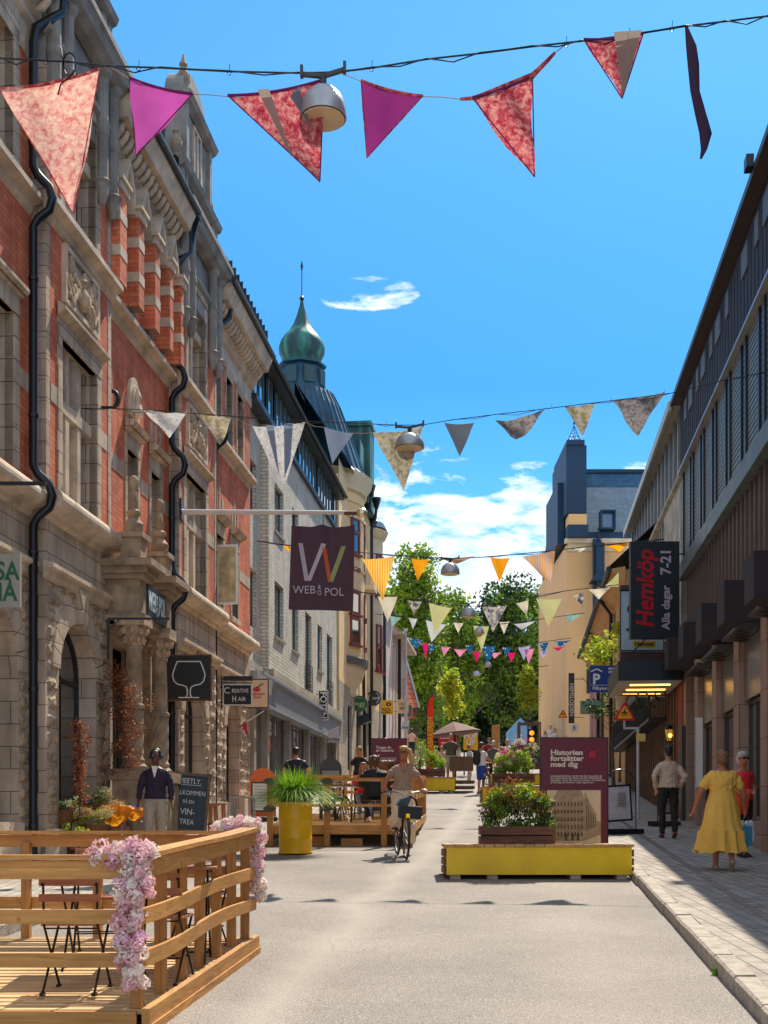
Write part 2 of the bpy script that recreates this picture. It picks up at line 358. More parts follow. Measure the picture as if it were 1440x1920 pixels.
SKIN = mat('warm_skin', (.50, .24, .14), .5, var=.08); SKIN_D = mat('deep_brown_skin', (.12, .05, .03), .5, var=.08); SKIN_T = mat('tanned_skin', (.44, .15, .07), .5, var=.08)
def text(parent, body, size, loc, m, name='lettering', rot=(R(90), 0, 0), bold=0, align='CENTER', ex=.003, sx=1.0, sp=1.0, shear=0):
 c = bpy.data.curves.new('t', 'FONT'); c.body = body; c.size = size; c.align_x = align; c.align_y = 'CENTER'; c.offset = bold*size
 c.extrude = ex; c.space_character = sp; c.shear = shear; c.resolution_u = 3; c.space_line = .82
 o = bpy.data.objects.new('t', c); COL.objects.link(o); bpy.context.view_layer.update()
 me = bpy.data.meshes.new_from_object(o.evaluated_get(bpy.context.evaluated_depsgraph_get()))
 bpy.data.objects.remove(o); bpy.data.curves.remove(c)
 from mathutils import Euler
 me.transform(Matrix.Translation(loc) @ Euler(rot).to_matrix().to_4x4() @ Matrix.Diagonal((sx, 1, 1, 1)))
 me.materials.clear(); me.materials.append(m); me.name = name
 q = bpy.data.objects.new(name, me); COL.objects.link(q); q.parent = parent; return q
# ---------------------------------------------------------------- street frame
UX, UY = .1102, .9939
VPX = 975.0
ANG = math.atan2(UY, UX)
AL, AR = 6.9, 3.95
def sL(px, o=0): return F*(AL-o)/(VPX-px)/UY
def zL(px, py, o=0): return EYE+(HY-py)*(AL-o)/(VPX-px)
def sR(px, o=0): return F*(AR-o)/(px-VPX)/UY
def zR(px, py, o=0): return EYE+(HY-py)*(AR-o)/(px-VPX)
def left_frame(name, label, cat): return thing(name, label, cat, (-AL, 0, 0), ANG)
def right_frame(name, label, cat): return thing(name, label, cat, (AR, 0, 0), ANG-PI)
def Lw(s, o, z): return Vector((-AL+UX*s+UY*o, UY*s-UX*o, z))     # facade coords -> world (left side)
def Rw(s, o, z): return Vector((AR+UX*s-UY*o, UY*s+UX*o, z))
# ================================================================ ground
def strip(name, edges, mat_, z=0.0, kind='structure', step=1.0, label=None):
 """edges: list of (Y, xl, xr)"""
 mb = MB(); prev = None
 for Y, xl, xr in edges:
  k = 8; n = mb.av([(xl+(xr-xl)*i/k, Y, gz(Y)+z) for i in range(k+1)])
  if prev is not None:
   for i in range(k): mb.af(prev+i, prev+i+1, n+i+1, n+i)
  prev = n
 return mb.build(name, mat_, kind=kind)
def Ys(a, b, st=1.0):
 l = []; y = a
 while y < b: l.append(y); y += st
 return l+[31, 90, b] if False else sorted(set(l+[b]+[q for q in (31, 90) if a < q < b]))
GROUNDM = mat('gravel_ground', (.42, .37, .30), .9, var=.2, vs=.2, bump=.3, bs=10)
strip('ground', [(Y, -600, 600) for Y in [-30, 0, 24, 28, 32, 36, 40, 60, 90, 140, 400, 1500]], GROUNDM, -.03)
def KL(Y): return -3.5+.1109*(Y-11.2)*.86
def KR(Y): return 1.464+.114*Y
strip('road', [(Y, KL(Y), KR(Y)) for Y in Ys(-6, 92, 2)], ASPHALT, 0)
strip('pavement', [(Y, -AL+.1109*Y-.35, KL(Y)-.14) for Y in Ys(-6, 92, 2)], PAVERS, .12)
strip('pavement', [(Y, KR(Y)+.16, AR+.1109*Y+1.2) for Y in Ys(-6, 92, 2)], PAVERS, .12)
strip('square', [(Y, -40, 60) for Y in (90.2, 96, 105, 120)], mat('pale_gravel', (.55, .50, .43), .9, var=.12, vs=.5), .01)
def kerb(fn, sgn, w, name):
 mb = MB(); Y = -4.0
 while Y < 90:
  L = rnd.uniform(.7, 1.05) if Y < 40 else 3.0
  a, b = Y+.012, Y+L-.012; j = rnd.uniform(-.008, .008)
  za, zb = gz(a), gz(b); h = .125+rnd.uniform(-.006, .006)
  for (q0, q1, zz) in ((0, w, 0),):
   xa0, xa1 = fn(a)+sgn*j, fn(a)+sgn*(w+j); xb0, xb1 = fn(b)+sgn*j, fn(b)+sgn*(w+j)
   c = .018*sgn
   n = mb.av([(xa0, a, za-.05), (xa0, a, za+h-.02), (xa0+c, a+.01, za+h), (xa1-c, a+.01, za+h), (xa1, a, za-.05),
                       (xb0, b, zb-.05), (xb0, b, zb+h-.02), (xb0+c, b-.01, zb+h), (xb1-c, b-.01, zb+h), (xb1, b, zb-.05)])
   for i in range(4): mb.af(n+i, n+i+1, n+i+6, n+i+5)
   mb.af(n, n+1, n+2, n+3, n+4); mb.af(n+9, n+8, n+7, n+6, n+5)
  Y += L
 mb.build(name, KERB, kind='structure')
kerb(KR, 1, .17, 'kerb'); kerb(KL, -1, .15, 'kerb')
jb = MB()
for fn, sg, w in ((KR, 1, .17), (KL, -1, .15)):
 for y in np.arange(-4, 90, 2.0):
  y = float(y); a, b = fn(y)+sg*.02, fn(y)+sg*w; c, d = fn(y+2)+sg*.02, fn(y+2)+sg*w
  jb.quad((a, y, gz(y)+.08), (b, y, gz(y)+.08), (d, y+2, gz(y+2)+.08), (c, y+2, gz(y+2)+.08))
jb.build('kerb_bed', JOINT, kind='structure')
# a paler block course along the right pavement
cb_ = MB()
for Y in np.arange(6, 60, .23):
 Y = float(Y)
 for k in (.8,):
  x = KR(Y)+k; cb_.box(x, x+.10, Y, Y+.12, gz(Y)+.121, gz(Y)+.132)
cb_.build('paving_setts', mat('dark_setts', (.30, .26, .23), .9), kind='structure')
tuft = MB()
for i in range(26):
 a = rnd.uniform(0, 2*PI); Y0 = 9.3; x = KR(Y0)-.01
 tuft.tube([(x+rnd.uniform(-.03, .03), Y0+rnd.uniform(-.06, .06), gz(Y0)), (x+.02*math.cos(a), Y0+.02*math.sin(a), gz(Y0)+.04), (x+.05*math.cos(a), Y0+.05*math.sin(a), gz(Y0)+.055)], [.004, .004, .001], 3)
tag(tuft.build('weed', GRASSM), 'small green weed tuft growing at the foot of the right kerb', 'weed')
# ================================================================ wall helper
def wall(mb, x0, x1, z0, z1, ops, y=0.0, depth=.28, mi=0, mir=None):
 """front wall in plane y with openings (a,b,c,d,arch) and reveals going to y+depth"""
 mir = mi if mir is None else mir
 xs = sorted(set([x0, x1]+[v for o in ops for v in o[:2] if x0 < v < x1])); zs = sorted(set([z0, z1]+[v for o in ops for v in o[2:4] if z0 < v < z1]))
 mb.mi = mi
 for i in range(len(xs)-1):
  for j in range(len(zs)-1):
   cx, cz = (xs[i]+xs[i+1])/2, (zs[j]+zs[j+1])/2
   if any(o[0] < cx < o[1] and o[2] < cz < o[3] for o in ops): continue
   mb.quad((xs[i], y, zs[j]), (xs[i+1], y, zs[j]), (xs[i+1], y, zs[j+1]), (xs[i], y, zs[j+1]))
 for o in ops:
  a, b, c, d = o[:4]; arch = len(o) > 4 and o[4]
  mb.mi = mir
  r = (b-a)/2; zt = d-r*arch if arch else d
  mb.quad((a, y, c), (a, y+depth, c), (a, y+depth, zt), (a, y, zt)); mb.quad((b, y, c), (b, y, zt), (b, y+depth, zt), (b, y+depth, c))
  mb.quad((a, y, c), (b, y, c), (b, y+depth, c), (a, y+depth, c))
  if arch:
   k = 14; cx = (a+b)/2
   arc = [(cx-r*math.cos(PI*i/k), zt+r*arch*math.sin(PI*i/k)) for i in range(k+1)]
   mb.mi = mir
   for i in range(k):
    p, q = arc[i], arc[i+1]; mb.quad((p[0], y, p[1]), (p[0], y+depth, p[1]), (q[0], y+depth, q[1]), (q[0], y, q[1]))
   mb.mi = mi
   h = k//2
   for i in range(h): mb.quad((a, y, d), (arc[i][0], y, arc[i][1]), (arc[i+1][0], y, arc[i+1][1]))
   for i in range(h, k): mb.quad((b, y, d), (arc[i][0], y, arc[i][1]), (arc[i+1][0], y, arc[i+1][1]))
  else:
   mb.quad((a, y, d), (a, y+depth, d), (b, y+depth, d), (b, y, d))
 mb.mi = 0
def window(par, a, b, c, d, y, fm, gm=None, nv=1, nh=(), fw=.06, arch=0, name='window', fd=.06, reveal=None):
 """framed window (a..b, c..d) whose frame front lies in plane y; its pane is a sub-part"""
 fb = MB(); r = (b-a)/2; zt = d-r*arch if arch else d
 fb.box(a, a+fw, y, y+fd, c, zt); fb.box(b-fw, b, y, y+fd, c, zt); fb.box(a+fw, b-fw, y, y+fd, c, c+fw)
 if arch:
  cx = (a+b)/2; k = 12
  for i in range(k):
   t0, t1 = PI*i/k, PI*(i+1)/k
   p = [(cx-q*math.cos(t), zt+q*arch*math.sin(t)) for t in (t0, t1) for q in (r, r-fw)]
   fb.prism([p[0], p[1], p[3], p[2]], y, y+fd)
 else: fb.box(a+fw, b-fw, y, y+fd, d-fw, d)
 for i in range(1, nv):
  x = a+(b-a)*i/nv; fb.box(x-fw*.45, x+fw*.45, y+.004, y+fd-.004, c+fw, zt-(.0 if arch else fw))
 for h in nh:
  z = c+(d-c)*h; fb.box(a+fw, b-fw, y+.002, y+fd-.002, z-fw*.5, z+fw*.5)
 w = fb.build(name, fm, par)
 gb = MB()
 if arch:
  cx = (a+b)/2; pts = [(a, c), (b, c)]+[(cx+r*math.cos(PI*i/12), zt+r*arch*math.sin(PI*i/12)) for i in range(13)]
  gb.prism(pts, y+fd*.5, y+fd*.5+.02)
 else: gb.box(a+.01, b-.01, y+fd*.5, y+fd*.5+.02, c+.01, d-.01)
 gb.build('pane', gm or GLASS, w)
 return w
def rocky(mb, x0, x1, z0, z1, y, ops, ch=.25, out=.038, seed=1, bwid=.42):
 """rock-faced blocks, each a pillow pushed out of the wall"""
 g = random.Random(seed); z = z0; row = 0
 while z < z1-.05:
  zb = min(z+ch, z1); segs = [(x0, x1)]
  for o in ops:
   a, b, c, d = o[:4]; ar = o[4] if len(o) > 4 else 0
   if z < d and zb > c:
    ns = []
    aa, bb = a, b
    if ar:
     r = (b-a)/2; zt = d-r*ar; zm = zb
     if z > zt: 
      h = (z-zt)/(r*ar)
      w = math.sqrt(max(0, 1-h*h))*r; cx = (a+b)/2; aa, bb = cx-w, cx+w
    for s0, s1 in segs:
     if bb <= s0 or aa >= s1: ns.append((s0, s1)); continue
     if aa-s0 > .06: ns.append((s0, aa))
     if s1-bb > .06: ns.append((bb, s1))
    segs = ns
  for s0, s1 in segs:
   n = max(1, round((s1-s0)/bwid)); cuts = [s0+(s1-s0)*(i+(g.uniform(-.22, .22) if 0 < i < n else 0))/n for i in range(n+1)]
   for i in range(n):
    a, b = cuts[i]+.006, cuts[i+1]-.006; c, d = z+.006, zb-.006
    if b-a < .03: continue
    e = min(.035, (b-a)*.25); k = 4; kk = 3
    pts = []
    for jj in range(kk+1):
     for ii in range(k+1):
      edge = ii in (0, k) or jj in (0, kk)
      x = a+(b-a)*ii/k; zz = c+(d-c)*jj/kk
      yy = y+.01 if edge else y-g.uniform(.35, 1.3)*out
      pts.append((x+(0 if edge else g.uniform(-.02, .02)), yy, zz+(0 if edge else g.uniform(-.02, .02))))
    m = mb.av(pts)
    for jj in range(kk):
     for ii in range(k): q = m+jj*(k+1)+ii; mb.af(q, q+1, q+k+2, q+k+1)
  z = zb; row += 1
def mould(mb, x0, x1, y, prof):
 """run a profile [(out,z)...] along x from x0 to x1; out is towards the street"""
 a = mb.av([(x0, y-o, z) for o, z in prof]); b = mb.av([(x1, y-o, z) for o, z in prof]); n = len(prof)
 for i in range(n-1): mb.af(a+i, b+i, b+i+1, a+i+1)
 mb.af(*[a+i for i in range(n)][::-1]); mb.af(*[b+i for i in range(n)])
def rollprof(z, r=.14, o=.12):
 return [(0, z-r*1.9), (.05, z-r*1.6), (.06, z-r*1.2)]+[(o+r*math.cos(t), z+r*math.sin(t)) for t in [R(-70+i*20) for i in range(8)]]+[(0, z+r*1.2)]
# ================================================================ red brick building (left)
S0, S1, S2, S3, S4, S5 = 3.5, 17.45, 20.2, 24.25, 27.2, 31.55
PB = -.2                                   # plane of the projecting bays
ZC, ZS1, ZS2, ZE = 6.3, 5.34, 10.4, 13.2
rb = left_frame('brick_building', 'red brick corner building with carved stone bays, arched ground floor and gables, left', 'building')
gops = {  # ground floor openings
 'n0': [(8.0, 10.0, .9, 4.6, 1), (11.6, 13.6, 1.1, 4.65, 1), (15.2, 16.95, 1.75, 4.7, 1)],
 'b1': [(17.95, 19.5, 1.75, 4.75, 1)],
 'm': [(20.9, 22.6, 1.2, 4.9)],
 'b2': [(24.65, 26.25, 2.0, 4.8, 1)],
 'w': [(29.0, 30.35, 1.7, 4.75, 1)]}
secs = [('n0', S0, S1, 0), ('b1', S1, S2, PB), ('m', S2, S3, 0), ('b2', S3, S4, PB), ('w', S4, S5, 0)]
for key, a, b, y in secs:
 gf = MB(); rk = MB()
 wall(gf, a, b, -.5, ZC, gops[key], y, .42)
 zb = gz(a*UY)+.12
 if key != 'm':
  # voussoirs leave a smooth ring round each arch
  o2 = [q for o in gops[key] for q in ((o[0]-.01, o[1]+.01, o[2]-.4, o[3]-(o[1]-o[0])/2, 0), (o[0]-.31, o[1]+.31, o[3]-(o[1]-o[0])/2, o[3]+.31, 1))]
  pieces = [(a+.03, b-.03)]
  rocky(rk, a+.02, b-.02, zb-.3, ZS1-.14, y, o2, seed=int(a*7))
  for o in gops[key]:
   cx = (o[0]+o[1])/2; r = (o[1]-o[0])/2; zt = o[3]-r
   for i in range(11):
    t0, t1 = PI*i/11+.012, PI*(i+1)/11-.012
    p = [(cx-q*math.cos(t), zt+q*math.sin(t)) for t in (t0, t1) for q in (r+.004, r+.30)]
    gf.prism([p[0], p[1], p[3], p[2]], y-.03, y+.02)
   gf.prism([(cx-.09, zt+r), (cx+.09, zt+r), (cx+.16, zt+r+.5), (cx-.16, zt+r+.5)], y-.12, y+.02)
 if y:
  gf.quad((a, 0, -.5), (a, y, -.5), (a, y, ZC), (a, 0, ZC)); gf.quad((b, 0, -.5), (b, 0, ZC), (b, y, ZC), (b, y, -.5))
 gf.build('ground_floor_wall', STONE, rb)
 if key != 'm': rk.build('rock_faced_stonework', RUST, rb)
for key, a, b, y in secs:      # plinth
 bs = MB()
 cuts = sorted([a]+[v for o in gops[key] for v in (o[0]-.02, o[1]+.02)]+[b])
 for i in range(0, len(cuts)-1, 2):
  if cuts[i+1]-cuts[i] > .05: bs.box(cuts[i], cuts[i+1], y-.13, y+.1, -.5, gz((cuts[i]+cuts[i+1])/2)+.62)
 for o in gops[key]:
  if key != 'm': bs.box(o[0], o[1], y-.10, y+.3, -.5, o[2]-.005)
 bs.build('plinth', TRIM, rb)
# ---- mouldings
tr = MB()
for key, a, b, y in secs:
 tr = MB()
 a2, b2 = (a-.10, b+.10) if y else (a+.12, b-.12)
 if key == 'm': continue
 mould(tr, a2, b2, y, rollprof(ZC, .135, .16))
 mould(tr, a2, b2, y, [(0, ZS1-.16), (.07, ZS1-.12), (.09, ZS1-.02), (.15, ZS1), (.15, ZS1+.06), (0, ZS1+.10)])
 tr.build('cornice_band', TRIM, rb)
tr = MB(); mould(tr, S2+.1, S3-.1, 0, rollprof(ZC+.02, .1, .1)); tr.build('cornice_band', TRIM, rb)
for key, a, b, y in secs:
 tr = MB(); a2, b2 = (a-.08, b+.08) if y else (a+.1, b-.1)
 mould(tr, a2, b2, y, [(0, ZS2-.12), (.05, ZS2-.08), (.07, ZS2), (.20, ZS2+.06), (.20, ZS2+.14), (0, ZS2+.26)])
 tr.build('string_course', TRIM, rb)
# ---- upper walls
lv1 = {'n0': [(8.2, 9.8, 6.6, 8.7), (11.8, 13.4, 6.6, 8.7), (15.1, 16.8, 6.6, 8.7)], 'b1': [(18.05, 19.55, 6.55, 8.83)],
       'm': [(21.65, 22.25, 6.9, 8.35), (23.05, 23.65, 6.9, 8.35)], 'b2': [(24.75, 26.3, 6.55, 8.83)], 'w': [(28.0, 28.65, 6.75, 8.4), (29.5, 30.15, 6.75, 8.4)]}
lv2 = {'n0': [(8.2, 9.8, 10.75, 12.6), (11.8, 13.4, 10.75, 12.6), (15.1, 16.8, 10.75, 12.6)], 'b1': [(18.15, 19.5, 10.75, 12.75)],
       'm': [(20.65, 21.25, 10.75, 12.2), (21.6, 22.2, 10.75, 12.2), (22.55, 23.15, 10.75, 12.2), (23.4, 23.9, 10.75, 12.2)], 'b2': [(24.9, 26.25, 10.75, 12.75)],
       'w': [(27.8, 28.4, 10.75, 12.3), (28.95, 29.55, 10.75, 12.3), (30.1, 30.7, 10.75, 12.3)]}
for key, a, b, y in secs:
 up = MB()
 wall(up, a, b, ZC, 12.45, lv1[key]+lv2[key], y, .5 if key == 'm' else .38, 0, 1)
 if y:
  up.mi = 1
  up.quad((a, 0, ZC), (a, y, ZC), (a, y, 12.45), (a, 0, 12.45)); up.quad((b, 0, ZC), (b, 0, 12.45), (b, y, 12.45), (b, y, ZC)); up.mi = 0
 up.build('brick_wall', [BRICK, STONE], rb)
QN = {k[0]: MB() for k in secs}   # quoins, frames, hoods and lintels in stone
for key, a, b, y in secs:
 qn = QN[key]
 if y:
  for e0, s_ in ((a, 1), (b, -1)):
   z = ZC+.2; i = 0
   while z < 12.4:
    if not (ZS2-.1 < z < ZS2+.2):
     w = .13
     qn.box(e0-.012*s_, e0+s_*w, y-.012, y+.19, z+.004, z+.296)
    z += .3; i += 1
for key, a, b, y in secs:
 qn = QN[key]
 for lv, ops in ((1, lv1[key]), (2, lv2[key])):
  for o in ops:
   w = .17 if o[1]-o[0] > 1 else .11
   z = o[2]-.02
   while z < o[3]-.02:
    z2 = min(z+.3, o[3]); 
    for u0, u1 in ((o[0]-w, o[0]), (o[1], o[1]+w)): qn.box(u0, u1, y-.02, y+.12, z+.004, z2-.004)
    z = z2
   qn.box(o[0]-w, o[1]+w, y-.03, y+.1, o[3], o[3]+.27)
   if lv == 1 and o[1]-o[0] < 1:
    mould(qn, o[0]-w-.05, o[1]+w+.05, y-.02, [(0, o[3]+.27), (.04, o[3]+.29), (.16, o[3]+.36), (.18, o[3]+.42), (0, o[3]+.5)])
   if lv == 1 and key in ('b1', 'b2', 'n0'):
    mould(qn, o[0]-w-.05, o[1]+w+.05, y-.03, [(0, o[3]+.25), (.03, o[3]+.27), (.12, o[3]+.33), (.12, o[3]+.38), (0, o[3]+.46)])
   # sill
   if lv == 2 or o[1]-o[0] < 1: qn.box(o[0]-w, o[1]+w, y-.06, y+.1, o[2]-.12, o[2]-.005)
# band courses across the brick
for key, a, b, y in secs:
 qn = QN[key]
 for zc_ in (7.9, ):
  cuts = sorted([a+(.18 if y else .05)]+[v for o in lv1[key] for v in (o[0]-.18, o[1]+.18)]+[b-(.18 if y else .05)])
  for i in range(0, len(cuts)-1, 2):
   if cuts[i+1]-cuts[i] > .08: qn.box(cuts[i], cuts[i+1], y-.010, y+.05, zc_-.13, zc_+.13)
# keystones radiating above small windows
for key in ('m', 'w', 'n0'):
 qn = QN[key]
 for o in lv1[key]:
  cx = (o[0]+o[1])/2; z0 = o[3]+.55
  for dx, h in ((-.24, .35), (0, .6), (.24, .35)):
   qn.prism([(cx+dx-.05, z0), (cx+dx+.05, z0), (cx+dx*1.25+.06, z0+h), (cx+dx*1.25-.06, z0+h)], -.014, .04)
for qn in QN.values(): qn.build('stone_dressing', STONE, rb)
# stone crosses in the big windows
for key, ops in (('b1', lv1['b1']), ('b2', lv1['b2']), ('b1', lv2['b1']), ('b2', lv2['b2'])):
 o = ops[0]; mu = MB(); y = PB+.1; n = 3; big = ops in (lv1['b1'], lv1['b2'])
 for i in (1, 2) if big else (1,):
  x = o[0]+(o[1]-o[0])*i/(3 if big else 2); mu.box(x-.075, x+.075, y, y+.2, o[2], o[3])
 zt = 7.93 if big else 12.0
 mu.box(o[0], o[1], y-.012, y+.21, zt-.09, zt+.09)
 mu.build('mullion_cross', TRIM, rb)
DKFR = mat('dark_red_window_frame', (.10, .02, .018), .5)
for key, a, b, y in secs:
 for o in lv1[key]+lv2[key]:
  window(rb, o[0]+.003, o[1]-.003, o[2]+.003, o[3]-.003, y+.30, DKFR, GLASS, 2 if o[1]-o[0] > 1 else 1, (.62,), .05)
 for o in gops[key]:
  if key != 'm': window(rb, o[0]+.005, o[1]-.005, o[2]+.005, o[3]-.005, y+.27, BLACKM, GLASS, 1 if key == 'w' else 2, (.72,), .07, 1, name='shop_window')
# relief panels
for a, b, y in ((18.05, 19.5, PB), (24.75, 26.25, PB)):
 pm = MB(); pm.box(a, b, y-.03, y+.05, 9.36, 10.22)
 for (u0, u1, v0, v1) in ((a, b, 9.36, 9.43), (a, b, 10.15, 10.22), (a, a+.07, 9.43, 10.15), (b-.07, b, 9.43, 10.15)): pm.box(u0, u1, y-.075, y-.028, v0, v1)
 fr = pm.build('relief_panel', TRIM, rb)
 g = random.Random(5); cv = MB()
 for i in range(70):
  u = g.uniform(-1, 1); t = abs(u); v = g.uniform(-.36, .3)
  if g.random() < .5: u = math.copysign(.25+.6*abs(math.sin(v*7)), u)
  x = (a+b)/2+u*(b-a-.3)/2; z = 9.79+v*.9
  cv.ball((x, y-.05, z), (g.uniform(.04, .09), .05, g.uniform(.05, .13)), 7, 5)
 cv.lathe(((a+b)/2, y-.05, 9.5), [(.02, 0), (.12, .05), (.14, .2), (.05, .35), (.1, .45), (.02, .55)], 10)
 for sg in (-1, 1):
  cv.tube([((a+b)/2+sg*(.1+.12*i), y-.06, 9.6+.14*math.sin(i*1.6)) for i in range(6)], [.05, .045, .05, .04, .035, .02], 7)
 cv.build('scrollwork', CARVE, fr, True)
# tympanum with statue niche above the left mid window
ty = MB(); pts = [(21.68, 8.95), (22.22, 8.95)]+[(21.95+.27*math.cos(PI*i/10), 9.35+.32*math.sin(PI*i/10)) for i in range(11)]
ty.prism(pts, -.06, .02); ty.prism([(21.78, 9.0), (22.12, 9.0)]+[(21.95+.17*math.cos(PI*i/8), 9.3+.24*math.sin(PI*i/8)) for i in range(9)], -.09, -.055)
ty.lathe((21.95, -.1, 8.98), [(.09, 0), (.11, .1), (.06, .22), (.08, .35), (.02, .5)], 8)
ty.build('tympanum', TRIM, rb)
# striped piers in the middle part and tracery above
for x0, x1 in ((20.28, 20.62), (21.28, 21.57), (22.23, 22.52), (23.18, 23.38), (23.92, 24.1)):
 z = ZS2+.26; i = 0; stp = MB()
 while z < 12.15:
  h = .42 if i % 2 == 0 else .17; stp.mi = 0 if i % 2 == 0 else 1
  g = 0 if i % 2 == 0 else .008
  stp.box(x0-g, x1+g, -.34-g, .02, z, min(z+h, 12.2)); z += h; i += 1
 stp.build('striped_pier', [BRICK, TRIM], rb)
tp = MB()
tp.box(S2+.02, S3-.02, -.06, .05, 12.46, 12.9)
for cx in (20.95, 21.9, 22.85, 23.65):
 w = .33
 pts = [(cx-w, 12.2), (cx-w*.75, 12.2), (cx-w*.6, 12.5), (cx, 12.92), (cx+w*.6, 12.5), (cx+w*.75, 12.2), (cx+w, 12.2), (cx+w*.8, 12.6), (cx, 13.02), (cx-w*.8, 12.6)]
 for i in range(4): pass
 for q in ([pts[0], pts[1], pts[2], pts[9]], [pts[9], pts[2], pts[3], pts[8]], [pts[3], pts[4], pts[7], pts[8]], [pts[4], pts[5], pts[6], pts[7]]): tp.prism(q, -.3, -.05)
for x0, x1 in ((20.24, 20.66), (21.24, 21.61), (22.19, 22.56), (23.14, 23.42), (23.88, 24.14)):
 tp.box(x0, x1, -.38, .02, 12.17, 12.3); tp.box(x0-.04, x1+.04, -.42, .02, 12.3, 12.36)
tp.build('tracery', TRIM, rb)
# entablature with modillions
co = MB()
def cornice(mb, a, b, y, o=.55):
 mould(mb, a, b, y, [(0, 12.45), (.02, 12.45), (.02, 12.86), (.10, 12.92), (.10, 13.0), (.16, 13.05), (.16, 13.32), (o-.1, 13.36), (o-.06, 13.5), (o, 13.62), (o, 13.72), (0, 13.78)])
 x = a+.12
 while x < b-.12:
  mb.tube([(x, y-.12, 13.10), (x, y-.22, 13.12), (x, y-.30, 13.20), (x, y-.34, 13.30)], [.05, .06, .055, .045], 6); x += .235
for a, b in ((S2+.1, S3-.05), (S4+.08, S5+.12), (S0, S1-.05)): co = MB(); cornice(co, a, b, 0); co.build('cornice', TRIM, rb)
# projecting bays: attic storey, half columns, gables
def gable(a, b, y, z3, big):
 g = MB()
 g.box(a, b, y, y+.35, 12.45, 14.0)
 for x in (a+.02, a+.34, b-.34-.0, b-.02):
  pass
 for x in (a+.12, a+.62, b-.62, b-.12):
  g.lathe((x, y-.08, 12.0), [(.05, -.45), (.10, -.3), (.12, -.15), (.16, -.1), (.10, -.05), (.10, .6), (.12, .65), (.12, .72), (.10, .78), (.10, 1.5), (.15, 1.58), (.16, 1.66)], 10)
 mould(g, a-.08, b+.08, y, [(0, 12.86), (.10, 12.92), (.10, 13.0), (0, 13.05)])
 mould(g, a-.2, b+.2, y-.02, [(0, 13.6), (.14, 13.64), (.26, 13.74), (.30, 13.86), (.34, 13.9), (.34, 14.0), (0, 14.1)])
 g.box(a+.12, b-.12, y+.02, y+.33, 14.0, 14.75)
 m0, m1 = a+.45, b-.5
 for x in (a+.16, a+.42, b-.42, b-.16): g.box(x-.09, x+.09, y-.06, y+.1, 14.05, 14.7)
 mould(g, a+.02, b-.02, y+.0, [(0, 14.7), (.12, 14.76), (.16, 14.86), (0, 14.95)])
 g.box(m0, m1, y+.04, y+.32, 14.9, z3-.25)
 for x in (m0+.08, m1-.08): g.box(x-.09, x+.09, y-.04, y+.2, 14.95, z3-.3)
 mould(g, m0-.14, m1+.14, y+.02, [(0, z3-.35), (.12, z3-.28), (.18, z3-.18), (0, z3-.1)])
 # curved crown
 cx = (m0+m1)/2; r = (m1-m0)/2
 g.prism([(cx+r*math.cos(PI*i/14), z3-.12+r*.75*math.sin(PI*i/14)) for i in range(15)], y+.06, y+.42)
 # volutes at the sides
 for sg, e in ((-1, m0), (1, m1)):
  pts = [(e, 14.92), (e+sg*.42, 14.92)]+[(e+sg*(.42*(1-math.sin(PI/2*i/8))), 14.92+(z3-15.5)*(1-math.cos(PI/2*i/8))+.02) for i in range(9)]
  g.prism(pts if sg > 0 else pts[::-1], y+.06, y+.4)
 g.build('gable', mat('shaded_grey_stone', (.24, .225, .21), .85, var=.35, vs=2.2, bump=.4, bs=30), rb, False)  # backlit shade of the gables is put into this darker stone colour
 urn = [(.02, 0), (.11, .02), (.11, .08), (.05, .12), (.05, .18), (.13, .3), (.14, .4), (.07, .5), (.05, .56), (.08, .62), (.04, .7), (.02, .8)]
 for x, z, s_ in ((a+.22, 14.93, .9), (b-.22, 14.93, .9), (m0+.3, z3-.1, 1.1)):
  g2 = MB(); g2.lathe((x, y+.12, z), [(r_*s_, q*s_) for r_, q in urn], 10); g2.build('urn', DSTONE, rb, True)
 window(rb, (m0+m1)/2-.3, (m0+m1)/2+.3, 15.0, z3-.42, y-.005, TRIM, GLASS, 2, (), .05, name='gable_window')
 d = MB(); d.box(a+.03, b-.03, y+.37, y+5, 12.5, 14.72); d.box(m0+.03, m1-.03, y+.36, y+4.5, 14.73, z3-.2)
 d.build('dormer_cheek', DARKM, rb)
gable(S1, S2, PB, 16.9, True); gable(S3, S4, PB, 16.55, False)
for a, b in ((S0, S1), (S2, S3), (S4, S5+.1)):
 rf = MB()
 n = rf.av([(a, -.52, 13.73), (b, -.52, 13.73), (b, 3.4, 17.2), (a, 3.4, 17.2)]); rf.af(n, n+1, n+2, n+3)
 rf.tube([(a, -.6, 13.74), (b, -.6, 13.74)], .06, 8)
 if a < S4: rf.build('roof', DARKM, rb)
for x in np.arange(S4+.3, S5, .35): rf.box(float(x), float(x)+.02, -.5, -.35, 13.75, 14.3)
rf.bar((S4, -.43, 14.25), (S5, -.43, 14.25), .02); rf.bar((S4, -.43, 14.05), (S5, -.43, 14.05), .02)
n = rf.av([(S0, 3.4, 17.2), (S5, 3.4, 17.2), (S5, 10, 17.2), (S0, 10, 17.2)]); rf.af(n, n+1, n+2, n+3)
rf.build('roof', DARKM, rb)
en = MB(); en.box(S5-.3, S5, .02, 10, -.5, 13.6); en.build('end_wall', BRICK, rb)
bk = MB(); bk.box(S0, S5-.31, .6, .7, -.5, 12.4); bk.build('interior_backing', mat('dim_interior', (.035, .028, .02), .9), rb)
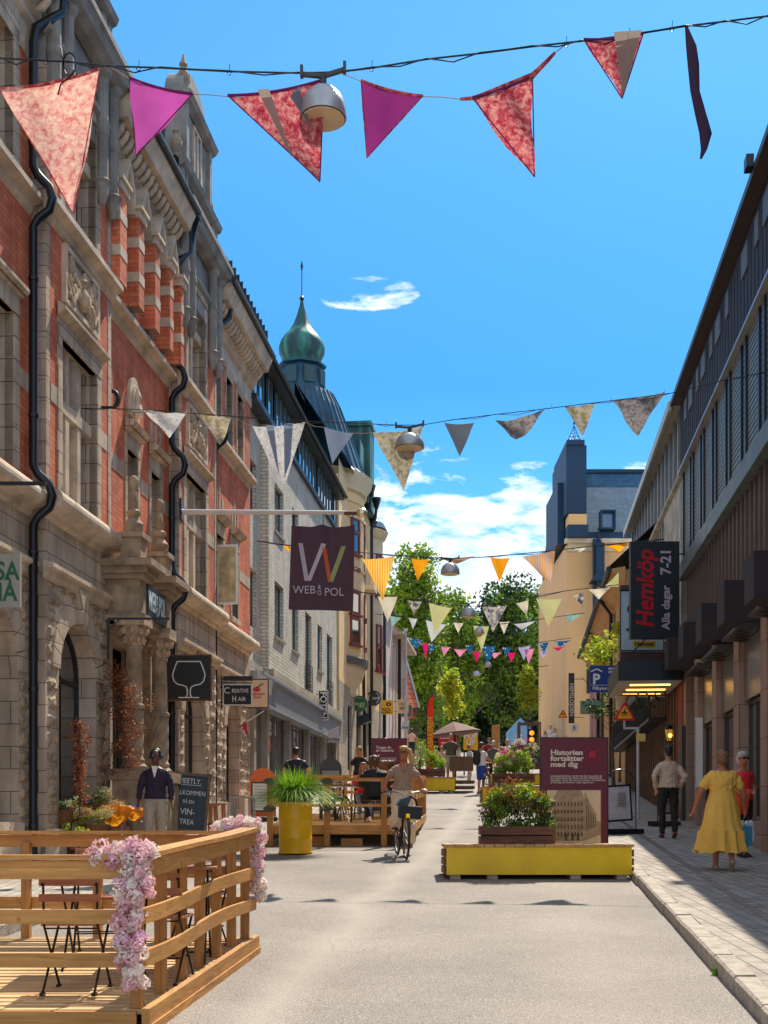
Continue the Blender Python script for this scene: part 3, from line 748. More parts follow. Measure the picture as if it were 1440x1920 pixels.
# downpipes
def downpipe(x, y, zt, zb, bul, name='downpipe', hop=1, r=.062):
 d = MB(); pts = [(x+.45, y-.25, zt), (x+.40, y-.25, zt-.35), (x+.08, y, zt-.75), (x, y, zt-1.0)] if hop else [(x, y, zt)]
 for z in bul:
  pts += [(x, y, z+.42), (x+.02, y-.06, z+.3), (x+.08, y-.2, z+.16), (x+.09, y-.24, z), (x+.08, y-.2, z-.16), (x+.02, y-.06, z-.3), (x, y, z-.42)]
 pts.append((x, y, zb)); d.tube(pts, r, 10)
 if hop: d.lathe((x+.45, y-.25, zt-.05), [(.07, -.1), (.10, .05), (.18, .35), (.20, .37), (.20, .42)], 10)
 z = zb+.5
 while z < zt-1.4:
  d.lathe((x, y, z), [(r+.012, -.02), (r+.012, .02)], 8); z += 1.9
 return d.build(name, BLACKM, rb, True)
downpipe(17.18, -.13, 13.6, 1.2, (10.45, 6.3)); downpipe(24.02, -.13, 13.4, 1.5, (10.45, 8.75, 6.3)); downpipe(27.4, -.12, 13.5, 1.6, (10.45,))
# open casement in the wing
oc = MB(); x = 27.98
oc.box(x, x+.04, -.50, -.46, 6.75, 8.1); oc.box(x, x+.04, -.06, -.02, 6.75, 8.1); oc.box(x, x+.04, -.46, -.06, 6.75, 6.8); oc.box(x, x+.04, -.46, -.06, 8.05, 8.1)
oc = oc.build('open_casement', WHITE, rb); g_ = MB(); g_.box(x+.015, x+.025, -.46, -.06, 6.8, 8.05); g_.build('pane', mat('curtained_pane', (.55, .45, .25), .1, var=.5, vs=3, spec=1), oc)
# ---- portal
PY = -.62
cols = (20.12, 21.55)
for x in cols:
 pt = MB()
 pt.box(x-.27, x+.27, PY-.27, PY+.27, .9, 2.55); pt.box(x-.31, x+.31, PY-.31, PY+.31, 2.45, 2.62); pt.box(x-.31, x+.31, PY-.31, PY+.31, .9, 1.5)
 pt.build('column_pedestal', DSTONE, rb)
for x in cols:
 c = MB(); c.lathe((x, PY, 2.62), [(.21, 0), (.22, .05), (.17, .1), (.18, .16), (.15, .2), (.15, .25)], 16)
 prof = []
 k = 20
 rings = []
 for i in range(13):     # spiral fluted lower third
  z = 2.87+.75*i/12
  rings.append(c.av([(x+(.150+.012*math.cos(j*PI))*math.cos(2*PI*(j/20)+i*.16), PY+(.150+.012*math.cos(j*PI))*math.sin(2*PI*(j/20)+i*.16), z) for j in range(20)]))
 for i in range(12):
  for j in range(20): c.af(rings[i]+j, rings[i]+(j+1) % 20, rings[i+1]+(j+1) % 20, rings[i+1]+j)
 c.lathe((x, PY, 3.6), [(.17, 0), (.18, .03), (.17, .07), (.138, .09), (.125, .95), (.14, .97), (.14, 1.01), (.125, 1.03)], 18)
 c.build('column', DSTONE, rb, True)
 cp = MB(); cp.lathe((x, PY, 4.62), [(.125, 0), (.14, .12), (.19, .25), (.22, .32)], 12)
 for j in range(8):
  t = 2*PI*j/8
  for zz, rr_, s_ in ((4.72, .15, .05), (4.86, .20, .055)):
   cp.ball((x+rr_*math.cos(t+zz), PY+rr_*math.sin(t+zz), zz), (s_, s_, .07), 6, 5)
 cp.box(x-.24, x+.24, PY-.24, PY+.24, 4.94, 5.02); cp.build('capital', CARVE, rb, True)
 e = MB(); e.box(x-.17, x+.17, PY-.16, -.02, 5.02, 5.75)
 e.box(x-.24, x+.24, PY-.24, -.02, 5.02, 5.12)
 e.box(x-.26, x+.26, PY-.26, -.02, 5.68, 5.76); e.box(x-.32, x+.32, PY-.32, -.02, 5.76, 5.86); e.box(x-.42, x+.42, PY-.42, -.02, 5.86, 5.97)
 e.box(x-.17, x+.17, PY-.17, PY+.17, 5.97, 6.4); e.box(x-.21, x+.21, PY-.21, PY+.21, 6.36, 6.44)
 e.build('entablature_block', DSTONE, rb)
 fi = MB(); fi.lathe((x, PY, 6.44), [(.10, 0), (.15, .08), (.16, .16), (.10, .24), (.06, .27), (.12, .33), (.12, .37), (.05, .42), (.075, .48), (.06, .62), (.035, .72), (.07, .78), (.085, .86), (.06, .93), (.01, .96)], 12)
 fi.build('finial', DSTONE, rb, True)
pw = MB()
pw.box(cols[0]+.175, cols[1]-.175, -.74, -.02, 5.03, 5.67); pw.box(19.7, 20.0, -.2, .1, 1, 5.0); pw.box(22.4, 22.75, -.2, .1, 1, 5.0)
pw.box(22.76, S3, -.06, .02, 1, 5.0)
pw.build('portal_wall', DSTONE, rb)
dr = MB(); dr.box(20.95, 22.55, .2, .27, 1.2, 4.1); dr.box(21.72, 21.78, .17, .2, 1.2, 4.1)
for u in (21.05, 21.85):
 for z0, z1 in ((1.4, 2.2), (2.35, 3.95)): dr.box(u, u+.6, .18, .2, z0, z1)
dro = dr.build('door', mat('dark_green_door', (.02, .035, .03), .4), rb)
hd = MB(); hd.ball((21.66, .12, 2.5), .05, 8, 6); hd.bar((21.66, .12, 2.5), (21.66, .2, 2.5), .02); hd.build('door_knob', mat('brass', (.6, .4, .15), .3, .9, var=0), dro)
NEON = mat('white_blue_letter', (.55, .68, .75), .4, var=0)
lb = MB(); lb.box(20.31, 21.36, -.80, -.77, 5.13, 5.66); lb.build('sign_panel', mat('deep_blue_panel', (.01, .035, .07), .4), rb)
text(rb, 'WEB', .44, (20.54, -.806, 5.40), NEON, bold=.02, sx=.46); text(rb, 'R\nO', .23, (20.82, -.806, 5.38), NEON, bold=.015, sx=.6)
text(rb, 'POL', .44, (21.09, -.806, 5.40), NEON, bold=.02, sx=.46)
# arched niche windows etc. on the near, unseen part are simple continuations
# ================================================================ pale grey brick building
G0, G1 = 31.6, 46.0
gb = left_frame('grey_building', 'pale grey brick office building with a glazed attic band beside the red brick building', 'building')
gw1 = [(32.2, 33.1, 7.0, 8.55), (32.2, 33.1, 10.0, 11.4)]
GA, GB_ = 33.6, G1
f1 = [(34.4, 35.7), (37.0, 38.1), (39.3, 40.5), (41.7, 42.7), (43.7, 44.9)]
ops2 = []
for i, (a, b) in enumerate(f1):
 ops2.append((a, b, 7.05 if i not in (2, 4) else 6.1, 8.6)); ops2.append((a, b, 10.0, 11.35))
GY0 = -.06
m = MB(); wall(m, G0, GA, 5.75, 12.7, gw1, .18, .25); m.quad((GA, .18, 5.75), (GA, GY0, 5.75), (GA, GY0, 12.7), (GA, .18, 12.7))
wall(m, GA, GB_, 5.75, 12.7, ops2, GY0, .25); m.box(GB_-.3, GB_-.01, GY0+.02, 9, 3, 13.9); m.build('brick_wall', GREYBRICK, gb)
for i, o in enumerate(gw1+ops2):
 y = .18 if i < 2 else GY0
 window(gb, o[0]+.004, o[1]-.004, o[2]+.004, o[3]-.004, y+.10, TEALFR, GLASSB, 2, (), .06)
for i, o in enumerate(ops2): m = MB(); m.box(o[0]-.04, o[1]+.04, GY0-.06, GY0+.05, o[2]-.07, o[2]-.003); m.build('window_sill', mat('zinc_sill', (.35, .33, .30), .5, .3), gb)
for i in (2, 4):
 a, b = f1[i]; m = MB()
 for k in range(6): m.bar((a, GY0-.03, 6.15+k*.16), (b, GY0-.03, 6.15+k*.16), .018)
 for x in (a, (a+b)/2, b): m.bar((x, GY0-.03, 6.1), (x, GY0-.03, 6.98), .02)
 m.build('balcony_railing', BLACKM, gb)
m = MB(); m.box(GA, GB_+.02, GY0-.14, GY0-.003, 5.72, 6.02); m.box(G0, GA, .03, .17, 5.72, 6.02); m.build('limestone_band', BASESTONE, gb)
# attic: ribbon of tall panes under an overhanging roof
m = MB(); m.box(G0, GB_, GY0-.10, .3, 12.68, 12.82); m.box(G0, GB_+.06, GY0-.30, .4, 13.92, 14.06); m.box(G0+.02, GB_, .35, 3, 12.6, 13.9)
m.build('attic_frame', DARKM, gb)
x = G0+.05
while x < GB_-.5:
 w_ = .62; window(gb, x, x+w_-.04, 12.83, 13.91, GY0-.03, TEALFR, GLASSB, 1, (), .045, name='attic_window'); x += w_
 if int(x*10) % 4 == 0: x += .5
m = MB(); n = m.av([(G0, GY0-.32, 14.07), (GB_+.06, GY0-.32, 14.07), (GB_+.06, 1.9, 15.5), (G0, 1.9, 15.5)]); m.af(n, n+1, n+2, n+3)
m.tube([(G0, GY0-.36, 14.03), (GB_+.1, GY0-.36, 14.03)], .06, 6)
for k in (14.65, 14.9): m.bar((G0, .2, k), (GB_, .2, k), .02)
for x in np.arange(G0+.2, GB_, .9): m.bar((float(x), .2, 14.3), (float(x), .2, 14.95), .025)
m.box(34, 35.4, .5, 1.8, 14.2, 15.6); m.build('roof', DARKM, gb)
# shop front
m = MB(); SLATM = mat('blue_grey_slat', (.30, .33, .38), .5, .2, var=.12)
x = GA+.02
while x < GB_-.1:
 m.box(x, x+.09, GY0-.20, GY0-.12, 4.92, 5.66); x += .13
m.box(G0, GB_, GY0-.12, GY0+.3, 4.86, 5.72); m.box(G0, GB_+.01, GY0-.26, GY0-.205, 4.84, 4.92); m.box(G0, GB_+.01, GY0-.3, GY0-.205, 5.62, 5.70)
m.build('slatted_fascia', SLATM, gb)
x = G0+.35; i = 0
while x < GB_-1.2:
 zb = gz(x*UY)+.14; w_ = (1.45, 1.15, .95, 1.45)[i % 4]
 window(gb, x, x+w_, zb+(.28 if i % 4 != 2 else .02), 4.84, GY0+.12, mat('shop_alu_frame', (.17, .16, .15), .4, .6), mat('shop_glass', (.035, .04, .045), .04, var=0, spec=1, coat=1), 1 if i % 2 else 2, (.82,) if i % 2 else (), .07, name='shop_window')
 x += w_+(.10 if i % 2 else .34); i += 1
m = MB(); m.box(G0, GB_, GY0+.24, GY0+.5, 1.5, 4.85)
m.build('shop_interior', mat('dim_shop_interior', (.10, .09, .08), .8, var=.5, vs=.8), gb)
for x in (G0+.02, 33.3, 36.5, 39.8, 43.1, GB_-.3): m = MB(); m.box(x, x+.26, GY0-.03, GY0+.2, 1.2, 4.87); m.build('shopfront_pier', mat('grey_stone_pier', (.30, .28, .25), .7, var=.2), gb)
# ================================================================ yellow corner building with onion tower
yb = thing('yellow_building', 'cream yellow corner building with rounded turret, red windows and green onion dome', 'building', (-3.35, 50, 0))
TC = (0, 0)
YB_S0, YB_S1 = 46.3, 59.5
m = MB(); RC = 2.55
m.lathe((0, 0, 0), [(RC, 8.2), (RC, 14.0), (RC+.06, 14.0), (RC+.06, 14.1), (RC, 14.1), (RC, 15.0)], 56)
for zz in (11.95, 14.6): m.lathe((0, 0, 0), [(RC-.01, zz), (RC+.05, zz+.02), (RC+.05, zz+.08), (RC-.01, zz+.1)], 56)
tw = m.build('turret_wall', CREAM, yb, True)
m = MB(); m.lathe((0, 0, 0), [(RC-.02, 15.0), (RC+.10, 15.1), (RC+.12, 15.3), (RC+.3, 15.55), (RC+.34, 15.75), (RC+.05, 15.85)], 56)
m.build('turret_cornice', CREAM2, yb, True)
m = MB(); m.lathe((0, 0, 0), [(RC-.75, 6.7), (RC-.6, 6.95), (RC-.35, 7.1), (RC-.3, 7.4), (RC-.05, 7.75), (RC+.02, 8.0), (RC+.02, 8.2)], 56); m.build('corbel', CREAM2, yb, True)
m = MB(); m.lathe((0, 0, 0), [(RC, 8.19), (RC+.16, 8.22), (RC+.18, 8.45), (RC, 8.52)], 56); m.build('lead_flashing', mat('lead_grey', (.16, .17, .18), .5, .4), yb, True)
m = MB(); m.lathe((0, 0, 0), [(RC-.8, 2.6), (RC-.8, 6.75)], 40); m.build('ground_floor_turret', BASESTONE, yb, True)
def curved_window(cx, cy, r, deg, w, z0, z1, par, fm, nh=.62, name='window'):
 a = R(deg); T = Matrix.Translation((cx, cy, 0)) @ Matrix.Rotation(a, 4, 'Z')
 fb = MB(); fb.T = T; x = r-.015
 def bx(y0, y1, q0, q1, e0=-.03, e1=.05): fb.box(x+e0, x+e1, y0, y1, q0, q1)
 bx(-w/2, -w/2+.09, z0, z1); bx(w/2-.09, w/2, z0, z1); bx(-w/2, w/2, z0, z0+.09, -.03, .049); bx(-w/2, w/2, z1-.09, z1, -.03, .049)
 zz = z0+(z1-z0)*nh; bx(-w/2, w/2, zz-.07, zz+.07, -.03, .06)
 o = fb.build(name, fm, par); g = MB(); g.T = T; g.box(x-.03, x+.02, -w/2+.05, w/2-.05, z0+.05, z1-.05); g.build('pane', GLASS, o)
 s_ = MB(); s_.T = T; s_.box(x-.03, x+.12, -w/2-.08, w/2+.08, z0-.09, z0-.003); s_.build('sill', fm, o)
for dg in (-102, -66, -30, 2):
 curved_window(0, 0, RC, dg, .72, 9.0, 10.05, yb, REDFR, 2); curved_window(0, 0, RC, dg, .72, 10.2, 11.1, yb, REDFR, 2)
 curved_window(0, 0, RC, dg, .66, 12.6, 14.0, yb, REDFR, .6)
# facade behind the turret, following the street
T = Matrix.Translation((-AL+3.35, -50, 0)) @ Matrix.Rotation(ANG, 4, 'Z')
m = MB(); m.T = T
yo = [(48.7, 49.9, 4.0, 6.6), (51.3, 52.5, 4.0, 6.8), (53.6, 54.7, 4.2, 6.8)]
yo += [(a, a+.9, z, z+1.9) for a in (53.3,) for z in (9.0, 12.4)]
wall(m, YB_S0, YB_S1, 2.5, 7.3, yo[:3], -.1, .3, 1, 1); wall(m, YB_S0, YB_S1, 7.3, 15.6, yo[3:], -.1, .2, 0, 0)
m.mi = 0; m.box(YB_S1-.25, YB_S1, -.08, 6, 3, 15.6); m.box(YB_S0, YB_S0+.2, -.08, 6, 2.5, 15.0); m.build('facade_wall', [CREAM, BASESTONE], yb)
for i, o in enumerate(yo):
 wr = window(None, *o[:4], 0, REDFR if i > 2 else DARKM, GLASS, 2, (.6,), .07); wr.parent = yb; wr.matrix_local = T
# second smaller oriel
oc_ = T @ Vector((56.9, .42, 0)); ox, oy = oc_.x, oc_.y
m = MB(); m.lathe((ox, oy, 0), [(.25, 6.5), (.6, 7.2), (.95, 7.6), (1.0, 8.0), (1.0, 14.9), (1.12, 15.0), (1.25, 15.3), (1.0, 15.4)], 28); m.build('oriel', CREAM2, yb, True)
m = MB(); m.lathe((ox, oy, 0), [(1.2, 15.4), (1.05, 15.7), (.7, 16.0), (.3, 16.1)], 20); m.box(ox-.8, ox+.15, oy-.6, oy+.6, 15.5, 17.6); m.build('oriel_roof', BLUECOP, yb)
for dg in (-75, -35, 5):
 curved_window(ox, oy, 1.0, dg, .42, 8.9, 11.0, yb, REDFR, .55); curved_window(ox, oy, 1.0, dg, .42, 12.3, 14.2, yb, REDFR, .55)
# small balcony between turret and oriel
m = MB(); m.T = T; m.box(52.0, 53.2, -.75, -.1, 11.75, 11.95); m.box(52.0, 53.2, -.75, -.6, 11.95, 12.8); m.build('balcony', CREAM2, yb)
# bell shaped roof, drum, onion
m = MB(); prof = [(2.8, 15.8), (2.6, 16.0), (2.42, 16.5), (2.2, 17.1), (1.9, 17.9), (1.6, 18.7), (1.3, 19.3), (.95, 19.4)]
m.lathe((0, 0, 0), prof, 40)
for j in range(40):
 a = 2*PI*j/40
 m.tube([((r+.01)*math.cos(a), (r+.01)*math.sin(a), z) for r, z in prof], .022, 4)
m.build('bell_roof', BLUECOP, yb, False)
m = MB()
n8 = [(1.02, 19.35), (.92, 19.9), (.84, 20.4)]
m.lathe((0, 0, 0), n8, 8); m.lathe((0, 0, 0), [(.8, 20.38), (1.0, 20.45), (1.0, 20.53), (.8, 20.6)], 8)
for dg in (-112, -67, -22): 
 a = R(dg); mm = MB(); mm.T = Matrix.Rotation(a, 4, 'Z'); mm.box(.82, .95, -.22, .22, 19.6, 20.25)
 mm.build('drum_panel', mat('dark_teal_panel', (.02, .07, .08), .5), yb)
m.build('drum', BLUECOP, yb)
m = MB(); on = [(.80, 20.56), (.74, 20.68), (.80, 20.82), (.90, 21.02), (.92, 21.25), (.86, 21.48), (.70, 21.72), (.50, 21.95), (.34, 22.22), (.20, 22.6), (.10, 22.95), (.05, 23.2)]
rings = []; K = 48
for r, z in on:
 rings.append(m.av([(r*(1+.03*abs(math.cos(6*a)))*math.cos(a), r*(1+.03*abs(math.cos(6*a)))*math.sin(a), z) for a in [2*PI*j/K for j in range(K)]]))
for i in range(len(on)-1):
 for j in range(K): m.af(rings[i]+j, rings[i]+(j+1) % K, rings[i+1]+(j+1) % K, rings[i+1]+j)
m.build('onion_dome', COPPER, yb, True)
m = MB(); m.ball((0, 0, 23.28), .10, 10, 6); m.tube([(0, 0, 23.2), (0, 0, 24.75)], .018, 6); m.ball((0, 0, 24.5), .045, 6, 5); m.prism([(-.06, 24.55), (.06, 24.55), (0, 24.85)], -.01, .01); m.build('spire', BLACKM, yb)
m = MB(); m.T = T     # main roof slope with dormer boxes behind the turret
n = m.av([(YB_S0, -.4, 15.6), (YB_S1, -.4, 15.6), (YB_S1, 1.6, 18.6), (YB_S0, 1.6, 18.6)]); m.af(n, n+1, n+2, n+3)
m.box(YB_S0+.1, YB_S1-.1, 1.6, 5, 15, 18.55); m.build('roof', BLUECOP, yb)
m = MB(); m.T = T; m.box(54.0, 55.4, -.35, 1.8, 15.6, 19.3); m.box(53.9, 55.5, -.42, 1.9, 19.3, 19.5); m.box(51.6, 53.0, -.2, 1.6, 15.6, 18.0); m.build('dormer', COPPER, yb)
# drain pipes on the yellow building
for s_, o_ in ((52.6, .12), (54.6, .22)):
 d = MB(); d.T = T; d.tube([(s_, -.55, 15.9), (s_, -.5, 15.4), (s_, -.12-o_, 14.9), (s_, -.12-o_, 7.6), (s_+.5, -.2, 7.1), (s_+.5, -.2, 3.3)], .07, 8); d.lathe((s_, -.55, 15.8), [(.08, 0), (.2, .4), (.2, .5)], 8); d.build('downpipe', BLACKM, yb)
# ================================================================ further houses on the left
lh = left_frame('lilac_house', 'pale lilac rendered house with a black drainpipe beyond the yellow corner building', 'building')
m = MB(); wall(m, 59.7, 65.5, 3, 12.9, [(61.5, 62.5, 9, 10.8), (61.5, 62.5, 5, 7.2)], -.12, .2); m.box(65.2, 65.49, -.1, 6, 3, 12.9); m.build('wall', LILAC, lh)
for z0, z1 in ((9, 10.8), (5, 7.2)): window(lh, 61.5, 62.5, z0, z1, -.02, WHITE, GLASS, 2, (), .06)
m = MB(); m.tube([(60.5, -.25, 12.6), (60.5, -.25, 3.4)], .09, 8); m.build('downpipe', BLACKM, lh)
m = MB(); n = m.av([(59.7, -.45, 12.9), (65.5, -.45, 12.9), (65.5, 3, 15), (59.7, 3, 15)]); m.af(n, n+1, n+2, n+3); m.box(59.7, 65.5, -.45, .2, 12.75, 12.9); m.build('roof', DARKM, lh)
sh = left_frame('salmon_house', 'narrow salmon rendered house with wooden eaves behind the pizza sign', 'building')
m = MB(); wall(m, 65.7, 74.0, 3.4, 12.2, [(68, 69, 8.6, 10.4), (71, 72, 8.6, 10.4)], -.14, .2); m.box(73.7, 73.99, -.12, 6, 3, 12.2); m.build('wall', SALMON, sh)
for a in (68, 71): window(sh, a, a+1, 8.6, 10.4, -.04, WHITE, GLASS, 2, (), .06)
m = MB(); m.tube([(67.6, -.3, 12.3), (67.6, -.3, 6.6), (67.2, -.2, 6.0), (67.2, -.2, 4)], .09, 8); m.build('downpipe', BLACKM, sh)
m = MB(); n = m.av([(65.7, -.7, 12.2), (74.1, -.7, 12.2), (74.1, 3, 14.6), (65.7, 3, 14.6)]); m.af(n, n+1, n+2, n+3); m.box(65.7, 74, -.7, .2, 12.05, 12.2); m.build('roof', TRIM, sh)
rh = thing('tiled_house', 'low house showing a sliver of red tiled roof beside the park trees', 'building', (1.2, 76.5, 0), 0)
m = MB(); m.box(-6, .3, 0, 7, 5, 9.2); m.build('wall', SALMON, rh)
m = MB(); n = m.av([(-6, -.4, 9.2), (.95, -.4, 9.2), (.0, 3.4, 13.5), (-6, 3.4, 13.5), (.95, 7.4, 9.2), (-6, 7.4, 9.2)]); m.af(n, n+1, n+2, n+3); m.af(n+1, n+4, n+2); m.af(n+3, n+2, n+4, n+5); m.build('roof', REDTILE, rh)
m = MB(); m.bar((.98, -.42, 9.15), (.02, 3.38, 13.55), .12); m.bar((-6, -.45, 9.12), (1.0, -.45, 9.12), .12); m.build('gutter', NAVYM, rh)
# ================================================================ dark clad building (right)
rw = right_frame('dark_clad_building', 'long modern building with dark metal roof storey, grey louvres and pink granite shop piers, right', 'building')
def X(s): return -s
D0, D1 = 4.0, 29.6
piers = [6.9+2.55*i for i in range(9)]       # near edges (along street) of the piers
for p in piers: m = MB(); m.box(X(p), X(p+.52), -.02, .4, -.5, 5.2); m.build('granite_pier', PINKSTONE, rw)
m = MB(); m.box(X(D0), X(D1), -.02, .5, 5.2, 6.0)
m.box(X(D1), X(D1-.5), -.03, .5, -.5, 5.2); m.build('granite_band', PINKSTONE, rw)
STEEL = mat('brushed_steel_fascia', (.42, .42, .40), .22, .9, var=.15, vs=1.5)
SHOPF = mat('dark_shop_frame', (.05, .045, .04), .4, .4)
for i, p in enumerate(piers[:-1]):
 a, b = p+.53, piers[i+1]-.01; zb = gz((a+b)/2*UY)+.12
 q = MB(); q.box(X(a), X(b), .08, .14, 3.95, 5.0); q.build('steel_fascia', STEEL, rw)
 q = MB(); q.box(X(a), X(b), -.32, .1, 5.02, 5.07); q.box(X(a), X(a+.03), -.3, .1, 4.93, 5.02)
 for k in range(6): q.bar((X(a+.1+k*.3), -.26, 5.0), (X(a+.3+k*.3), .02, 5.0), .015)
 q.build('shop_canopy', SHOPF, rw)
 window(rw, X(b), X(a), zb+.45, 3.93, .16, SHOPF, GLASS, 3 if i % 2 else 2, (), .07, name='shop_window')
 q = MB(); q.box(X(a), X(b), .05, .4, -.4, zb+.44); q.build('window_sill', PINKSTONE, rw)
 q = MB(); q.box(X(a), X(b), .5, .6, zb, 5.1); q.build('shop_backing', mat('lit_shop_interior', (.16, .14, .12), .8, var=.6, vs=1.2), rw)
for i, p in enumerate(piers):                 # awning cassettes
 s_ = p+.50
 q = MB(); q.box(X(s_-.0), X(s_+.75), -.60, -.03, 4.95+.035*(s_-17), 5.62+.035*(s_-17)); q.build('awning_cassette', BROWNM, rw)
# fin storey
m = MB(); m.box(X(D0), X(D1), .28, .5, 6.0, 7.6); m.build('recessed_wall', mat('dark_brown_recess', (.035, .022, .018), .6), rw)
FINM = mat('brown_aluminium_fin', (.17, .12, .10), .45, .4)
s_ = 6.0; n_ = 0
while s_ < D1-.1:
 q = MB(); q.box(X(s_), X(s_+.045), -.02, .27, 6.0, 7.58)
 q.build('vertical_fin', FINM, rw); s_ += .42; n_ += 1
s_ = 6.0; q = MB()
while s_ < D1-.6: q.box(X(s_+.05), X(s_+.41), .1, .14, 6.3, 6.36); s_ += .84
q.box(X(D0), X(D1), .04, .07, 6.02, 6.08); q.build('window_rail', FINM, rw)
m = MB(); m.box(X(D0), X(D1), -.16, .3, 7.6, 7.95); m.build('copper_band', mat('grey_green_copper', (.17, .21, .20), .5, .3, var=.25, vs=3), rw)
# louvre storey
LOUV = mat('grey_green_louvre', (.26, .31, .30), .5, .3, var=.2, vs=3)
POSTM = mat('dark_slim_post', (.02, .02, .022), .4, .4)
m = MB(); m.box(X(D0), X(D1), .16, .4, 7.95, 10.15); m.build('louvre_backing', POSTM, rw)
s_ = 12.0; i = 0
while s_ < D1-.3:
 w_ = 1.05 if i % 2 == 0 else .30
 q = MB(); q.box(X(s_), X(s_+w_), -.035, .15, 7.96, 10.13); z = 8.02; q.mi = 1
 while z < 10.1: q.box(X(s_+.004), X(s_+w_-.004), -.043, -.034, z, z+.02); z += .10
 q.build('louvre_panel', [LOUV, mat('louvre_shadow_gap', (.05, .06, .06), .6)], rw)
 q = MB(); q.box(X(s_+w_), X(s_+w_+.12), -.075, .15, 7.96, 10.13); q.build('louvre_post', POSTM, rw)
 s_ += w_+.14; i += 1
m = MB(); m.box(X(D0), X(D1), -.17, .3, 10.15, 10.20); m.build('pale_flashing', mat('pale_flashing', (.45, .45, .43), .4, .5), rw)
# dark upper cladding with eaves
m = MB(); m.box(X(D0), X(D1), 1.1, 1.5, 10.21, 15.0)
x = D0
while x < D1: m.box(X(x), X(x+.03), 1.088, 1.11, 10.22, 14.7); x += .42
m.build('metal_cladding', BROWNM, rw)
m = MB(); m.box(X(D0), X(D1), .8, 2.4, 15.0, 15.1); m.box(X(D0), X(D1), .78, .83, 14.98, 15.14); m.box(X(D0), X(D1), .1, 1.2, 10.14, 10.19); m.build('eaves', mat('brown_soffit', (.085, .06, .05), .5, .3), rw)
x = 12.4; i = 0
while x < D1-1:
 w_ = .75 if i % 2 == 0 else .4
 q = MB(); q.box(X(x), X(x+w_), 1.06, 1.1, 14.1, 14.7); q.build('roof_vent_window', mat('grey_reflecting_pane', (.12, .12, .12), .6, 0, var=.2), rw); x += 1.25; i += 1
m = MB(); m.box(X(D0), X(D1-.02), 1.5, 9, 10.3, 15.0); m.box(X(D1), X(46), .8, 9, 5.7, 10.1); m.box(X(D0), X(46), .65, 8.9, -.5, 5.7); m.box(X(D0), X(D1), .55, 8.8, 5.7, 10.3); m.build('building_core', BROWNM, rw)
m = MB(); m.box(X(25), X(25.3), .62, .77, 15.05, 15.3); m.build('roof_fixture', BLACKM, rw)
# ---- second part of the row
CONC = mat('stained_concrete', (.52, .48, .38), .9, var=.45, vs=2.2, bump=.3)
m = MB(); m.box(X(29.62), X(33.2), -.08, .5, 5.6, 10.0); m.build('concrete_wall', CONC, rw)
D2, D3 = 33.2, 46.0
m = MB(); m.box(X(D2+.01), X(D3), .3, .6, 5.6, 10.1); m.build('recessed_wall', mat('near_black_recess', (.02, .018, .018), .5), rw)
FIN2 = mat('pale_aluminium_fin', (.36, .34, .31), .35, .6)
s_ = D2+.2
while s_ < D3:
 q = MB(); q.box(X(s_), X(s_+.07), -.04, .29, 5.7, 10.08); q.build('vertical_fin', FIN2, rw); s_ += .6
m = MB(); m.box(X(D1+.01), X(D3), -.14, .6, 10.12, 10.2); m.build('parapet_edge', CONC, rw)
E0, E1 = 39.0, 56.0
m = MB(); m.box(X(D1), X(E0), 1.1, 1.5, 10.21, 15.0); x = D1
while x < E0: m.box(X(x), X(x+.03), 1.088, 1.11, 10.22, 14.7); x += .42
m.build('metal_cladding', BROWNM, rw)
m = MB(); m.box(X(D1), X(E0), .8, 2.4, 15.0, 15.1); m.box(X(D1), X(E0), .78, .83, 14.98, 15.14); m.build('eaves', mat('brown_soffit'), rw)
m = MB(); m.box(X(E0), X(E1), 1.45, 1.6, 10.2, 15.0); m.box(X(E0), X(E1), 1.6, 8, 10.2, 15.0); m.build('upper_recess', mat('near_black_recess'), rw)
s_ = E0+.3
while s_ < E1: q = MB(); q.box(X(s_), X(s_+.09), 1.05, 1.44, 10.3, 14.95); q.build('vertical_fin', FIN2, rw); s_ += 1.15
m = MB(); m.box(X(E0), X(E1), .8, 2.4, 15.02, 15.12); m.box(X(E0), X(E1), .72, .82, 14.86, 15.16); m.build('eaves', mat('pale_eave_strip', (.50, .46, .38), .5, .3), rw)
x = 29.9; i = 0
while x < E0-1: q = MB(); q.box(X(x), X(x+(.75 if i % 2 else .4)), 1.06, 1.1, 14.1, 14.7); q.build('roof_vent_window', mat('grey_reflecting_pane'), rw); x += 1.25; i += 1
# ground level of the second part: timber fins and red strip
m = MB(); m.box(X(D1+.02), X(D3), .25, .5, 0, 5.6); m.build('shop_recess', mat('ochre_shop_wall', (.30, .17, .08), .8, var=.3, vs=1), rw)
s_ = D1+1.0
while s_ < D3-.1:
 q = MB(); q.box(X(s_), X(s_+.13), -.06, .24, gz(s_*UY), 5.45); q.build('timber_fin', FINW, rw); s_ += .62
q = MB()
for k in range(9): q.box(X(D1+.1+k*.09), X(D1+.16+k*.09), -.05, .2, 1.7, 5.5)
q.build('red_batten_screen', mat('red_brown_batten', (.30, .05, .02), .5, var=.1), rw)
q = MB(); q.box(X(D1-.42), X(D1+.02), -.12, .1, .8, 4.1); q.build('dark_column_casing', mat('dark_casing', (.035, .035, .035), .5), rw)
q = MB(); q.box(X(D1+.02), X(D3), -.12, .3, 5.45, 5.62); q.build('fascia_board', TRIM, rw)
# lattice railing on the canopy terrace
q = MB()
for k in range(40):
 s0 = 32.6+k*.33; q.bar((X(s0), -.5, 4.6), (X(s0+.3), -.5, 5.5), .025); q.bar((X(s0+.3), -.5, 4.6), (X(s0), -.5, 5.5), .025)
q.box(X(32.5), X(46), -.53, -.47, 5.48, 5.54); q.box(X(32.5), X(46), -.55, -.1, 4.52, 4.60); q.build('lattice_railing', BLACKM, rw)
